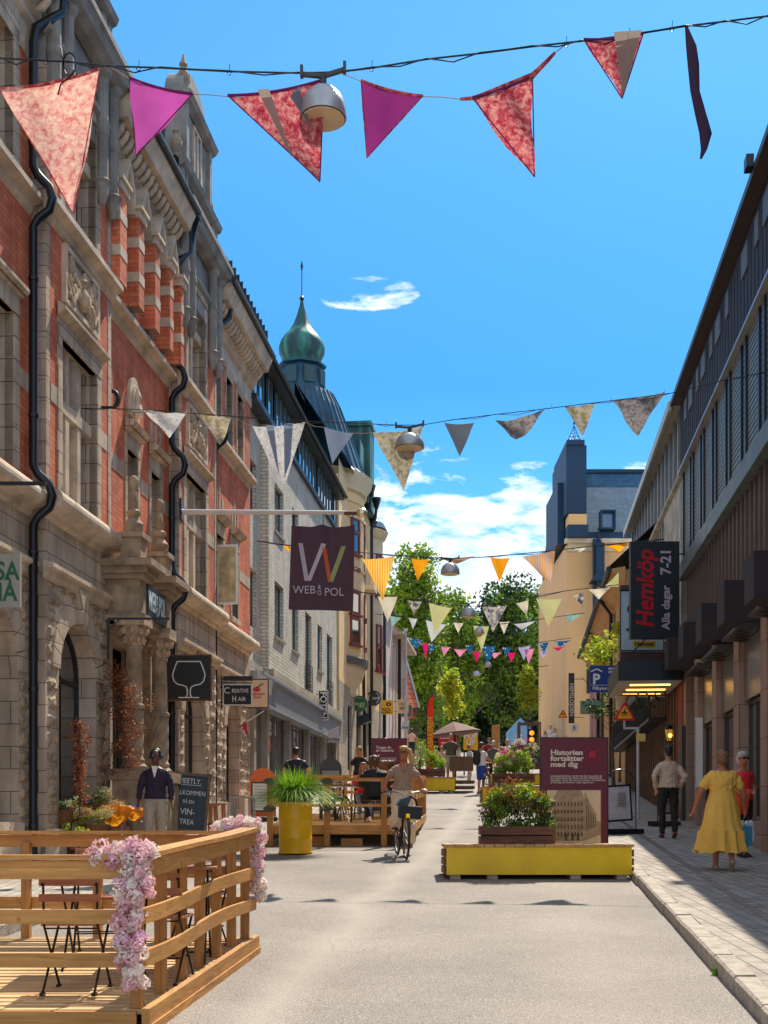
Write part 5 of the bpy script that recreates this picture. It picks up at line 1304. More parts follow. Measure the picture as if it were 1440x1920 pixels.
# ================================================================ information boards
CREAMT = mat('cream_lettering', (.80, .70, .58), .5, var=0)
REDT = mat('signal_red_emblem', (.55, .01, .03), .5, var=0)
SEP = mat('sepia_paper', (.78, .60, .36), .7, var=.12, vs=6); SEPD = mat('sepia_ink', (.16, .10, .055), .7, var=.2, vs=20); SEPM = mat('sepia_mid', (.46, .33, .19), .7, var=.25, vs=12)
def emblem(par, x, z, r):
 m = MB()
 for a0, a1, rr_ in ((20, 160, 1.0), (200, 340, 1.0)):
  pts = [R(a0+(a1-a0)*i/14) for i in range(15)]
  for i in range(14): m.prism([(x+q*math.cos(t_), z+q*math.sin(t_)) for t_, q in ((pts[i], r*.93), (pts[i+1], r*.93), (pts[i+1], r), (pts[i], r))], -.034, -.026)
 for i in range(18): a = R(i*20); m.prism([(x+q*math.cos(t_), z+q*math.sin(t_)) for t_, q in ((a-.05, r*1.08), (a+.05, r*1.08), (a+.05, r*1.14), (a-.05, r*1.14))], -.034, -.026)
 L1 = [(x+r*.42*math.cos(t_)*(1.0 if abs(math.cos(2*t_-PI/2)) < .9 else 1.12), z+r*.42*math.sin(t_)) for t_ in [2*PI*i/24 for i in range(24)]]
 # leaf shape: square with two rounded corners, a small slit in the middle
 def lf(s_): return [(x-s_, z-s_), (x+s_*.3, z-s_)]+[(x+s_*.3+s_*.7*math.sin(t_), z-s_*.3-s_*.7*math.cos(t_)) for t_ in [R(10*i) for i in range(1, 10)]]+[(x+s_, z+s_), (x-s_*.3, z+s_)]+[(x-s_*.3-s_*.7*math.sin(t_), z+s_*.3+s_*.7*math.cos(t_)) for t_ in [R(10*i) for i in range(1, 10)]]
 m.prism(lf(r*.42), -.036, -.026); o = m.build('emblem', REDT, par)
 q = MB(); q.prism([(x-r*.2, z-r*.16), (x+r*.02, z-r*.06), (x+r*.2, z+r*.16), (x-.02*r, z+r*.06)], -.041, -.036); q.build('emblem_slit', MAROON, o)
def board(name, label, cx, cy, w, h, title, body, tz, seed):
 t = thing(name, label, 'information board', (cx, cy, gz(cy)), 0, 'maroon history boards')
 m = MB(); m.box(-w/2, w/2, -.025, .025, .05, h); m.build('panel', MAROON, t)
 m = MB(); m.box(w/2+.001, w/2+.014, -.03, .03, .05, h+.01); m.box(-w/2-.014, -w/2-.001, -.03, .03, .05, h+.01); m.box(-w/2-.013, w/2+.013, -.029, .029, h+.001, h+.012); m.box(-w/2, w/2, -.2, .2, -.02, .045); m.build('edge_frame', BLACKM, t)
 text(t, title, .105, (-w/2+.14, -.029, h-.30), CREAMT, bold=.03, align='LEFT', sx=1.18)
 text(t, body, .038, (-w/2+.14, -.029, h-.60), CREAMT, name='small_print', bold=.012, align='LEFT')
 emblem(t, w/2-.22, h-.24, .115)
 p = MB(); p.box(-w/2+.09, w/2-.1, -.03, -.026, .12, h-.76); pp = p.build('sepia_photograph', SEP, t)
 q = MB(); q.box(w/2-.099, w/2-.09, -.031, -.026, .12, h-.74); q.build('red_stripe', REDT, t)
 return t, pp
hb, hp = board('history_board', 'tall maroon board headed Historien fortsätter med dig behind the long bench', WX(1076, 17.9), 17.9, .97, 1.93, 'Historien\nfortsätter\nmed dig',
 'Linköping fortsätter att formas för att ge plats åt\nännu fler möten, fler skratt och fler minnesvärda\nögonblick. Ärvet från den som minner och historien\när ständigt närvarande i varje steg du tar.', 0, 1)
# old townhouse with a crowd, drawn in flat sepia relief
def sepia(par, x0, x1, z0, z1, seed):
 g = random.Random(seed); W_, H_ = x1-x0, z1-z0
 def q(pts, mt_l, y=-.0335): mt_l.prism([(x0+a*W_, z0+b*H_) for a, b in pts], y, y+.003)
 a = MB(); q([(.10, .30), (.70, .30), (.70, .86), (.66, .95), (.62, 1.0), (.2, 1.0), (.12, .9), (.10, .86)], a); q([(.70, .30), (.92, .36), (.92, .66), (.80, .82), (.70, .98)], a); q([(.92, .36), (1, .38), (1, .56), (.92, .58)], a); a.build('townhouse', SEPM, par)
 b = MB()
 for r_ in range(5):
  for c_ in range(9): u = .13+c_*.063; v = .36+r_*.105; q([(u, v), (u+.028, v), (u+.028, v+.055), (u, v+.055)], b, -.037)
 for c_ in range(6): u = .73+c_*.032; q([(u, .44+c_*.01), (u+.014, .44+c_*.01), (u+.014, .80-c_*.035), (u, .80-c_*.035)], b, -.037)
 for u in (.33, .45, .55): q([(u, .30), (u+.05, .30), (u+.05, .38), (u+.025, .41), (u, .38)], b, -.037)
 q([(.1, .58), (.7, .58), (.7, .59), (.1, .59)], b, -.036); q([(.1, .70), (.7, .70), (.7, .71), (.1, .71)], b, -.036)
 for i in range(95):
  u = g.uniform(.0, .97); v = g.uniform(.0, .28)*g.uniform(.3, 1); h = .035+.05*(1-v/.28); w_ = h*.35
  q([(u, v), (u+w_, v), (u+w_*.9, v+h*.8), (u+w_*.5, v+h), (u+w_*.1, v+h*.8)], b, -.038-.0001*(i % 9))
 b.build('windows_and_crowd', SEPD, par)
sepia(hb, -.97/2+.09, .97/2-.1, .12, 1.93-.76, 3)
tb_, tp_ = board('history_board', 'maroon board headed Tusen år av historia behind the cyclist', WX(729, 35.3), 35.3, 1.02, 2.05, 'Tusen år\nav historia', 'I över tusen år har människor samlats\nhär för att handla, mötas och berätta.\nGatan och torget har alltid varit platsen\nför stadens liv och stadens historier.', 0, 2)
sepia(tb_, -1.02/2+.09, 1.02/2-.1, .12, 2.05-.76, 9)
# ================================================================ pavement signs, stools, bench by the brick wall
def lwx(s, o): v = Lw(s, o, 0); return v.x, v.y
def lg(s): return gz(s*UY)+.12
CHALK = mat('chalk_white', (.70, .68, .64), .8, var=.25, vs=60)
x, y = WX(346, 21.5), 21.5
ck = thing('chalkboard', 'leaning chalkboard with a handwritten wine offer beside the portal', 'chalkboard', (x, y, gz(y)+.12), .08)
ck.rotation_euler = (R(-8), R(5), R(8))
for nm, bxs in (('frame', [(-.36, -.31, -.02, .02, .22, 1.28), (.31, .36, -.02, .02, .22, 1.28), (-.31, .31, -.02, .02, .22, .27), (-.31, .31, -.02, .02, 1.23, 1.28)]), ):
 m = MB(); [m.box(*b) for b in bxs]; m.build(nm, BURNT if False else mat('grey_brown_wood', (.16, .10, .065), .7, var=.3, vs=9), ck)
m = MB(); m.box(-.31, .31, -.005, .012, .27, 1.23); m.build('slate', mat('slate_board', (.018, .035, .045), .55, var=.3, vs=5), ck)
m = MB(); [m.box(*b) for b in ((-.365, -.28, -.024, .024, .215, .235), (-.365, -.345, -.024, .024, .215, .32), (.28, .365, -.024, .024, 1.265, 1.285), (.345, .365, -.024, .024, 1.18, 1.285))]; m.build('corner_iron', BLACKM, ck)
m = MB(); m.bar((-.34, .0, 1.2), (-.34, .5, .2), .03); m.bar((.34, .0, 1.2), (.34, .5, .2), .03); m.build('rear_leg', mat('grey_brown_wood'), ck)
for tx, sz, zz in (('MEETLY.', .13, 1.13), ('VÄLKOMMEN', .115, .92), ('PÅ EN', .09, .76), ('VIN-', .16, .58), ('TREA', .13, .40)): text(ck, tx, sz, (0, -.0075, zz), CHALK, sx=.82, ex=.001)
m = MB(); m.box(-.2, .2, -.009, -.006, 1.06, 1.068); m.build('underline', CHALK, ck)
def aboard(label, x, y, z, w, h, rz, col, paper=True, arch=True, group=None):
 t = thing('pavement_sign', label, 'pavement sign', (x, y, z), rz, group)
 m = MB(); k = 16; pts = [(-w/2, .1), (w/2, .1), (w/2, h-w/2)]+[(w/2*math.cos(PI*i/k), h-w/2+w/2*math.sin(PI*i/k)) for i in range(1, k)]+[(-w/2, h-w/2)]
 m.prism(pts, -.02, .02); m.build('sign_body', col, t)
 m = MB(); m.box(-w/2+.04, w/2-.04, -.035, -.021, .22, h-w/2-.02); m.build('poster_frame', BLACKM, t)
 m = MB(); m.box(-w/2+.07, w/2-.07, -.04, -.0355, .25, h-w/2-.05); m.build('poster', WHITE if paper else mat('grey_poster', (.3, .3, .31), .5), t)
 m = MB()
 for i in range(9): m.box(-w/2+.1, w/2-.1-.05*(i % 3), -.042, -.0402, .32+i*.07, .335+i*.07)
 m.build('print_lines', mat('faint_print', (.30, .27, .24), .7), t)
 m = MB(); m.box(-w/2-.03, w/2+.03, -.22, .22, 0, .09); m.build('foot', BLACKM, t)
 return t
Yo = GY(1535)
aboard('orange arched pavement sign with a menu outside the sushi restaurant', WX(493, 29), 29, gz(29)+.12, .62, 1.25, .1, mat('orange_plastic', (.75, .14, .01), .4, var=.05))
aboard('dark arched pavement sign outside the far shop entrance', WX(620, 38), 38, gz(38)+.12, .68, 1.3, .05, mat('dark_plastic', (.06, .055, .05), .4), False)
for i, (px, YY, lab, col) in enumerate(((1163, 24.5, 'arched wire framed poster sign tilting on the right pavement', 1), (1246, 27.2, 'black framed pavement sign hidden behind the man in the cream jacket', 0))):
 t = thing('pavement_sign', lab, 'pavement sign', (WX(px, YY), YY, gz(YY)+.12), (.25, .9)[i])
 m = MB(); w = .34; m.tube([(-w, 0, .05), (-w, 0, .95)]+[(w*math.cos(PI-PI*j/12), 0, .95+w*1.0*math.sin(PI*j/12)) for j in range(1, 12)]+[(w, 0, .95), (w, 0, .05)], .012, 6); m.build('wire_hoop', BLACKM, t)
 p = MB(); p.T = Matrix.Rotation(R(-4), 4, 'Y'); p.box(-.28, .28, -.03, .0, .27, 1.0); fr = p.build('poster_frame', BLACKM, t); fr.location = (0, 0, -.02)
 p = MB(); p.T = Matrix.Rotation(R(-4), 4, 'Y'); p.box(-.24, .24, -.035, -.031, .31, .96); pp = p.build('poster', mat('pale_lilac_poster', (.50, .48, .52), .5, var=.2, vs=7), t); pp.location = (0, 0, -.02)
 for q in range(8): p = MB(); p.box(-.10+.02*(q % 3), .10-.015*(q % 2), -.062, -.058, .55+q*.036, .572+q*.036); p.build('print_line', mat('faint_print'), t)
 p = MB(); p.box(-.42, .42, -.2, .2, 0, .1); p.build('foot', BLACKM, t)
def stool(label, px, YY, z, h=.72):
 t = thing('bar_stool', label, 'bar stool', (WX(px, YY), YY, z), .3, 'wooden stools by the brick wall')
 m = MB(); m.box(-.16, .16, -.16, .16, h-.03, h); m.build('seat', CHAIRW, t)
 for sx in (-1, 1):
  for sy in (-1, 1): m = MB(); m.bar((sx*.12, sy*.12, h-.03), (sx*.15, sy*.15, 0), .035); m.build('leg', CHAIRW, t)
 m = MB(); m.bar((-.14, -.14, .25), (.14, -.14, .25), .025); m.bar((-.14, .14, .25), (.14, .14, .25), .025); m.build('footrest', IRON, t)
def table_(label, name, px, YY, z, w, d, h, mt, mt2):
 t = thing(name, label, 'table', (WX(px, YY), YY, z), ANG-PI/2)
 m = MB(); m.box(-w/2, w/2, -d/2, d/2, h-.03, h); m.build('table_top', mt, t)
 for sx in (-1, 1):
  for sy in (-1, 1): m = MB(); m.box(sx*(w/2-.04)-.02, sx*(w/2-.04)+.02, sy*(d/2-.04)-.02, sy*(d/2-.04)+.02, 0, h-.03); m.build('leg', mt2, t)
zz = gz(23.5)+.12
stool('wooden stool beside the chalkboard, left one of the pair', 392, 23.3, zz, .62); stool('wooden stool beside the chalkboard, right one of the pair', 407, 24.2, gz(24.2)+.12, .62)
table_('grey metal table against the rock faced wall by the last arch', 'metal_table', 455, 27.8, gz(27.8)+.12, .5, .6, .62, SLATM, SLATM)
# ================================================================ flower shop display
def pot_plant(label, px, py, YY, zr, pw, ph, kind, fol, spread, seed, cat='plant'):
 """px centre column, pot standing zr above pavement"""
 x = WX(px, YY); z = gz(YY)+.12+zr
 t = thing('potted_plant', label, cat, (x, YY, z), 0, 'plants in baskets outside the flower shop')
 m = MB(); m.lathe((0, 0, 0), [(pw*.38, 0), (pw*.5, ph*.95), (pw*.52, ph), (pw*.45, ph), (pw*.42, ph*.85)], 16); m.build('basket' if kind == 0 else 'pot', WICKER if kind == 0 else mat('clay_pot', (.25, .12, .07), .8, var=.2), t)
 m = MB(); m.lathe((0, 0, ph*.8), [(0, 0), (pw*.42, 0), (pw*.42, .02), (0, .02)], 12); m.build('soil', SOIL, t)
 g = np.random.default_rng(seed)
 for j, (mt, n_, up, sz) in enumerate(fol):
  cs = [(g.uniform(-1, 1)*spread, g.uniform(-1, 1)*spread*.7, ph+abs(g.normal())*spread*.25+spread*up*g.uniform(.6, 1)) for _ in range(n_)]
  C, A, B = leaf_arrays(cs, [spread*.40]*n_, 260/(sz*sz)*.02, sz, seed+j); quads_np(mt.name+'_leaves', C, A, B, mt, t)
 return t
HYD = mat('dusty_hydrangea', (.55, .42, .20), .7, var=.5, vs=14, trans=.25); PALEG = mat('pale_green_bloom', (.55, .66, .40), .7, var=.3, vs=14, trans=.25); BLUEF = mat('violet_blue_bloom', (.12, .10, .6), .6, trans=.3)
plat = thing('display_crate', 'low wooden crate display under the flower shop plants', 'crate', (WX(170, 18.3), 18.3, gz(18.3)+.12), ANG-PI/2)
for (a, b, c, d, h) in ((-.7, .1, -.45, .0, .24), (-.5, .5, -.1, .4, .5)):
 for k in range(4): m = MB(); m.box(a, b, c, c+.02, h*k/4+.01, h*(k+1)/4-.01); m.build('slat', BURNT, plat)
 m = MB(); m.box(a, b, c+.021, d, .01, h); m.build('crate_body', BURNT, plat)
pot_plant('white hydrangea in a wicker pot beside the near stone pier', 121, 0, 17.9, .42, .26, .34, 0, [(PALEG, 8, .5, .03), (LEAF2, 8, .3, .04)], .17, 31)
pot_plant('bushy dusty green hydrangea in a wide basket on the upper crate', 175, 0, 18.7, .62, .5, .2, 0, [(HYD, 14, .5, .03), (LEAF2, 7, .3, .04), (PALEG, 4, .6, .03)], .24, 32)
pot_plant('broad hydrangea with gold and green heads in a basket on the lower crate', 178, 0, 18.1, .28, .46, .26, 0, [(HYD, 14, .55, .03), (LEAF, 8, .3, .045), (PALEG, 5, .6, .03)], .26, 33)
pot_plant('bright green leafy basil like plant at the front of the flower display', 146, 0, 17.5, .22, .30, .15, 0, [(LEAF, 14, .4, .045)], .19, 34)
pot_plant('small pale green plant low at the foot of the flower display', 218, 0, 18.2, .12, .22, .16, 1, [(PALEG, 6, .3, .03), (LEAF2, 3, .3, .04)], .12, 35)
for i, (px, zr, sz_, lab) in enumerate(((216, .48, .24, 'bouquet in orange paper standing on a tall pot beside the crates'), (250, .02, .22, 'bouquet in orange paper on the ground beside the man with headphones'), (252, .55, .15, 'bouquet of blue flowers with orange paper just behind the walking man'))):
 YY = 18.6+i*.15; t = thing('wrapped_bouquet', lab, 'bouquet', (WX(px, YY), YY, gz(YY)+.12+zr), 0, 'bouquets wrapped in orange paper')
 m = MB(); g = random.Random(i+70); K_ = 18; rg_ = []
 for rr_, zz_ in ((.15, 0), (.6, .35), (.95, .75), (1.15, 1.15), (1.0, 1.3), (.8, 1.05)): rg_.append(m.av([(sz_*rr_*g.uniform(.8, 1.2)*math.cos(2*PI*k/K_), sz_*rr_*g.uniform(.8, 1.2)*math.sin(2*PI*k/K_), sz_*(zz_+g.uniform(-.14, .14)*(rr_ > .2))) for k in range(K_)]))
 for j in range(5):
  for k in range(K_): m.af(rg_[j]+k, rg_[j]+(k+1) % K_, rg_[j+1]+(k+1) % K_, rg_[j+1]+k)
 m.build('paper_wrap', ORANGEP, t)
 C, A, B = leaf_arrays([(0, 0, sz_*1.3), (sz_*.3, 0, sz_*1.4), (-sz_*.3, 0, sz_*1.35)], [sz_*.5]*3, 9000, .03, 50+i); quads_np('flowers', C, A, B, BLUEF if i == 2 else HYD, t)
 m = MB(); m.lathe((0, 0, -max(.01, zr)), [(.10, 0), (.13, max(.03, zr)*.98), (.11, max(.03, zr))], 12); m.build('pot', mat('zinc_pot', (.2, .17, .14), .6, .3), t)
def hanging(label, s_, o_, z0, z1, r, seed, mix):
 p = Lw(s_, o_, z1); t = thing('dried_garland', label, 'garland', p, 0, 'rust coloured dried garlands on the facade')
 m = MB(); m.tube([(0, 0, 0), (0, 0, z0-z1)], .015, 5); m.build('stem', BARK, t)
 g = np.random.default_rng(seed); n_ = 34; zs = np.linspace(0, z0-z1, n_)
 cs = [(g.normal()*r*.45, g.normal()*r*.35, z) for z in zs]
 for j, (mt, f_) in enumerate(mix):
  C, A, B = leaf_arrays(cs, [r*.75*(1-.3*abs(i/n_-.35)) for i in range(n_)], 2600*f_/r*.17, .028, seed+j); quads_np(mt.name+'s', C, A, B, mt, t)
hanging('narrow rust coloured dried garland on the near pier of the flower shop', 17.85, .55, gz(17.6)+.8, gz(17.6)+2.15, .15, 61, [(RUSTLEAF, 1.2), (ORANGELEAF, .5)])
hanging('large rust coloured dried garland on the pier left of the portal columns', 19.6, .62, gz(19.4)+1.45, gz(19.4)+3.05, .27, 62, [(RUSTLEAF, 1.3), (ORANGELEAF, .35)])
# ================================================================ projecting signs
NAVYT = mat('off_white_lettering', (.72, .70, .68), .5, var=0)
def arm(par, pts, r=.018): m = MB(); m.tube(pts, r, 6); m.build('bracket', BLACKM, par)
def psign(name, label, cat, x0, x1, y0, y1, Y, col, wall=None, th=.06, group=None, bracket=True, rim=None):
 """flat sign facing down the street, given its image box and distance; wall = image x of the wall end"""
 S = F/Y; w, h = (x1-x0)/S, (y1-y0)/S; c = P((x0+x1)/2, (y0+y1)/2, Y)
 t = thing(name, label, cat, c, 0, group)
 m = MB(); m.box(-w/2, w/2, -th/2, th/2, -h/2, h/2); m.build('panel', col, t)
 if rim:
  m = MB(); e = .025
  m.box(-w/2-e, w/2+e, -th/2-.004, th/2+.004, h/2, h/2+e); m.box(-w/2-e, w/2+e, -th/2-.004, th/2+.004, -h/2-e, -h/2); m.box(-w/2-e, -w/2, -th/2-.004, th/2+.004, -h/2, h/2); m.box(w/2, w/2+e, -th/2-.004, th/2+.004, -h/2, h/2); m.build('rim', rim, t)
 if bracket and wall is not None:
  wx = (wall-(x0+x1)/2)/S
  for z in (h*.38, -h*.38): arm(t, [(wx, 0, z), ((-w/2 if wx < 0 else w/2), 0, z)], .016)
 return t, w, h, th/2
def TX(t, body, size, x, z, y, m_, **k): return text(t, body, size, (x, -y-.004, z), m_, **k)
# near left sign
t, w, h, d = psign('restaurant_sign', 'grey sign with dark green letters cut by the left picture edge', 'sign', -62, 39, 1040, 1139, 14.0, mat('warm_grey_panel', (.30, .29, .26), .6, var=.08), wall=-125)
GRN = mat('bottle_green_letter', (.01, .10, .04), .5, var=0)
TX(t, 'CASA', .29, .0, .10, d, GRN, bold=.02, sx=.82); TX(t, 'MIÀ', .29, .07, -.14, d, GRN, bold=.02, sx=.82)
m = MB(); m.box(-.1, .6, -.03, .03, 1.1, 1.13); m.build('upper_bracket', BLACKM, t)
# wine glass
t, w, h, d = psign('wine_bar_sign', 'square black sign with a white outlined wine glass', 'sign', 312, 395, 1230, 1312, 23.3, mat('matt_black_panel', (.008, .011, .014), .6, var=0), wall=307, rim=BURNT)
m = MB(); GP = [(-.19, .27), (-.235, .15), (-.27, .03), (-.245, -.08), (-.19, -.135), (-.09, -.16), (-.04, -.185), (-.025, -.24), (-.025, -.33), (-.05, -.37)]
m.tube([(x, 0, z) for x, z in GP], .011, 6); m.tube([(-x, 0, z) for x, z in GP], .011, 6); m.tube([(-.19, 0, .27), (.19, 0, .27)], .011, 6); m.tube([(-.17, 0, -.375), (.17, 0, -.375)], .011, 6)
m.v = [(a*1.15+.01, b-d-.004, c*1.06+.02) for a, b, c in m.v]; m.build('glass_outline', NAVYT, t)
# hanging bracket above the portal
t = thing('iron_sign_bracket', 'empty black iron bracket in front of the portal entablature', 'bracket', P(203, 1160, 18.6))
m = MB(); m.bar((0, 0, 0), (.93, 0, 0), .03); m.bar((0, 0, 0), (0, 0, -.62), .035); m.bar((.01, 0, -.18), (.17, 0, -.01), .02); m.build('iron_bars', BLACKM, t)
# creative hair and sushi
t, w, h, d = psign('hairdresser_sign', 'small framed black hairdresser sign hung under an iron bar', 'sign', 420, 471, 1285, 1321, 27.6, mat('matt_black_panel'), wall=412, rim=mat('silver_rim', (.5, .5, .48), .4, .5))
TX(t, 'C', .2, -.24, .09, d, NAVYT); TX(t, 'REATIVE', .13, .06, .085, d, NAVYT, sx=.78); TX(t, 'H', .2, -.07, -.1, d, NAVYT, sx=.7); TX(t, 'AIR', .13, .1, -.10, d, NAVYT, sx=.9)
m = MB(); m.box(-.32, .34, -.05, .05, .32, .42); m.bar((-.36, 0, .27), (.33, 0, .27), .025); m.bar((-.36, 0, .45), (-.36, 0, -.3), .03); m.bar((-.2, 0, .22), (-.2, 0, .28), .015); m.bar((.2, 0, .22), (.2, 0, .28), .015); m.build('hanging_bar', BLACKM, t)
t, w, h, d = psign('sushi_sign', 'cream square sign with a red bowl and chopsticks, behind the hairdresser sign', 'sign', 458, 502, 1275, 1326, 30.4, mat('lit_cream_panel', (.80, .58, .36), .5, var=.1, vs=3), wall=450, rim=mat('dark_red_frame', (.10, .02, .02), .5))
REDS = mat('sushi_red', (.6, .02, .02), .5, var=0)
m = MB(); m.prism([(.02+.10*math.cos(PI+PI*i/10), .12+.08*math.sin(PI+PI*i/10)) for i in range(11)], -d-.01, -d-.003); m.prism([(.02+.07*math.cos(PI*i/10), .125+.04*math.sin(PI*i/10)) for i in range(11)], -d-.01, -d-.003); m.build('bowl_drawing', REDS, t)
m = MB(); m.bar((.03, -d-.008, .15), (.16, -d-.008, .26), .01); m.bar((.06, -d-.008, .15), (.2, -d-.008, .24), .01); m.build('chopsticks_drawing', BLACKM, t)
TX(t, 'Valentine\nSushi', .10, .03, -.05, d, REDS, shear=.3, bold=.01)
# small pennant flags on sloping poles
def pole_flag(label, px0, py0, px1, py1, Y, tri, col, tx=None):
 a, b = P(px0, py0, Y), P(px1, py1, Y); t = thing('shop_pennant', label, 'flag', a)
 m = MB(); m.tube([(0, 0, 0), tuple(b-a)], .012, 6); m.build('pole', WHITE, t)
 m = MB(); pts = [P(x, y, Y)-a for x, y in tri]; m.prism([(p.x, p.z) for p in pts], -.006, .006); f = m.build('cloth', col, t)
 if tx: text(t, *tx[:2], (tx[2], -.012, tx[3]), tx[4], name='lettering', rot=(R(90), R(tx[5]), 0), bold=.02)
 return t
pole_flag('red and white striped triangular pennant below the sushi sign', 495, 1333, 463, 1353, 29.6, [(447, 1362), (461, 1354), (466, 1383)], mat('crimson_cloth', (.55, .01, .03), .6, var=.05), ('SUSHI', .10, -.50, -.5, WHITE, 62))
pole_flag('pale pink lettered pennant beside the stone turret', 601, 1379, 636, 1362, 41.2, [(616, 1372), (636, 1362), (635, 1392), (615, 1392)], mat('pale_pink_cloth', (.55, .48, .48), .6, var=.05), ('FOTEN', .13, .43, -.15, BLACKM, 0))
t, w, h, d = psign('shoe_shop_sign', 'narrow tall black sign with white letters reading downwards on the grey building', 'sign', 598, 614, 1296, 1349, 41.2, mat('matt_black_panel'), wall=592, rim=NAVYT)
text(t, 'FOTEN', .30, (0, -d-.005, 0), WHITE, rot=(R(90), R(90), 0), bold=.02, sx=.95)
# round signs
def round_sign(name, label, px, py, r, Y, col, wall):
 S = F/Y; t = thing(name, label, 'sign', P(px, py, Y)); R_ = r/S
 m = MB(); m.prism([(R_*math.cos(2*PI*i/40), R_*math.sin(2*PI*i/40)) for i in range(40)], -.09, .09); m.build('disc', col, t)
 for z in (R_*.6, -R_*.6): arm(t, [((wall-px)/S, 0, z), (-R_*.6, 0, z)])
 return t, R_
t, r = round_sign('green_round_sign', 'round dark green sign with yellow green lettering and three forks', 674, 1319.5, 15, 50.5, mat('deep_green_disc', (.005, .10, .04), .4, var=0), 656)
YG = mat('lime_lettering', (.45, .55, .12), .5, var=0); text(t, 'etage', .22, (-.02, -.095, .0), YG, bold=.01); text(t, 'wok', .15, (.1, -.095, -.13), YG, bold=.01); text(t, 'Y Y Y', .11, (-.03, -.095, .22), YG)
t, r = round_sign('black_round_sign', 'round black sign with white script beside the green round sign', 701, 1309, 14, 55, mat('charcoal_disc', (.02, .025, .022), .5, var=0), 688)
text(t, 'Open!', .22, (0, -.095, .0), WHITE, shear=.4)
m = MB()
for a in range(-60, 61, 12):
 for sg in (-1, 1): x, z = sg*.24*math.cos(R(a)), .24*math.sin(R(a)); m.prism([(x-.02, z-.02), (x+.01, z-.025), (x+.02, z+.02), (x-.01, z+.025)], -.097, -.091)
m.build('leaf_wreath', WHITE, t)
t = thing('awning_box', 'tilted black box awning under the two round signs', 'awning', P(680, 1350, 52)); m = MB(); m.T = Matrix.Rotation(R(-20), 4, 'Y'); m.box(-.28, .3, -.3, .3, -.18, .18); m.build('casing', BLACKM, t); arm(t, [(-.5, 0, .1), (-.2, 0, .1)])
t, w, h, d = psign('pizza_sign', 'square yellow pizza restaurant sign on the lilac house', 'sign', 711.5, 738, 1313, 1339.5, 60, mat('egg_yellow_panel', (.85, .45, .005), .45, var=0), wall=706)
TX(t, 'PIZZA', .2, .0, -.12, d, BROWNM, bold=.02, sx=.8); TX(t, 'BAKEREN', .13, .0, -.26, d, BROWNM, bold=.02, sx=.9)
m = MB(); m.prism([(.10+.13*math.cos(2*PI*i/16), .15+.105*math.sin(2*PI*i/16)) for i in range(16)], -d-.01, -d-.002); m.build('oven_emblem', BROWNM, t)
m = MB(); m.prism([(.06, .1), (.14, .1), (.14, .17), (.1, .21), (.06, .17)], -d-.014, -d-.01); m.build('flame_emblem', mat('egg_yellow_panel'), t)
t, w, h, d = psign('hair_team_sign', 'square pale tan hairdresser sign past the yellow pizza sign', 'sign', 745, 766, 1312, 1337.5, 66, mat('pale_tan_panel', (.72, .50, .26), .5, var=0), wall=738)
TX(t, 'KREA', .2, .0, .12, d, BROWNM, sx=.85); TX(t, 'team', .2, .0, -.06, d, BROWNM, bold=.02, sx=.9)
m = MB(); m.box(-.2, .2, -d-.006, -d-.002, -.17, -.16); m.box(-.2, .2, -d-.006, -d-.002, -.2, -.19); m.build('underline', BROWNM, t)
psign('brown_framed_sign', 'brown square sign with a cream frame behind the pale tan hairdresser sign', 'sign', 752, 772, 1322, 1344, 70, mat('taupe_panel', (.16, .11, .09), .6), wall=745, rim=CREAM2)
pole_flag('pale grey shop pennant on the lamp post below the pale tan sign', 757, 1370, 768, 1348, 64, [(754, 1355), (768, 1349), (767, 1368), (754, 1368)], mat('pale_blue_cloth', (.45, .48, .52), .6), ('FOTEN', .16, .0, .15, BLACKM, 0))
# big flag with pole
Yf = 24.2
a = P(341, 960, Yf); t = thing('company_flag', 'dark plum flag with a large coloured W hanging from a horizontal pole', 'flag', a)
S = F/Yf
m = MB(); m.tube([(0, 0, 0), (3.1, 0, -.01), (3.45, 0, -.02)], [.055, .04, .036], 10); m.build('flag_pole', mat('white_enamel_pole', (.60, .56, .55), .4), t)
m = MB(); m.tube([(3.2, 0, -.02), (3.46, 0, -.02)], .043, 10); m.build('pole_sleeve', mat('rusty_sleeve', (.12, .05, .03), .6), t)
m = MB(); m.ball((3.55, 0, -.02), (.12, .09, .10), 10, 7); m.build('pole_finial', mat('gold_finial', (.75, .62, .4), .3, .7), t)
m = MB(); m.box(-.05, .01, -.12, .12, -.15, .25); m.build('wall_plate', BLACKM, t)
fx0, fx1, fz0, fz1 = (541-341)/S, (662-341)/S, (960-1143)/S, (960-985)/S
m = MB(); nx, nz = 26, 22; g = []
FL = {}
def flagp(u, v):
 x = fx0+(fx1-fx0)*u+(.055-.02*u)*v*1.0+(.0 if v < .5 else .0); zt = -.02*0
 z = fz0+(fz1-fz0)*v+.05*v*(abs(math.sin(PI*u*2-PI))*-1+.3)*1.0-.03*u*(1-v)
 y = .05*math.sin(u*9+v*2)*(.4+v*.4)+.03*math.sin(u*21+1)*v**2
 return Vector((x, y, z))
for j in range(nz+1): m.av([flagp(i/nx, j/nz) for i in range(nx+1)])
for j in range(nz):
 for i in range(nx): q = j*(nx+1)+i; m.af(q, q+1, q+nx+2, q+nx+1)
m.build('flag_cloth', mat('plum_cloth', (.062, .030, .045), .75, var=.12, vs=3, trans=.12), t, True)
m = MB()
for u in (.03, .5, .97): p = flagp(u, 1); m.tube([tuple(p), (p.x, 0, -.03)], .006, 4)
m.build('cord', BLACKM, t)
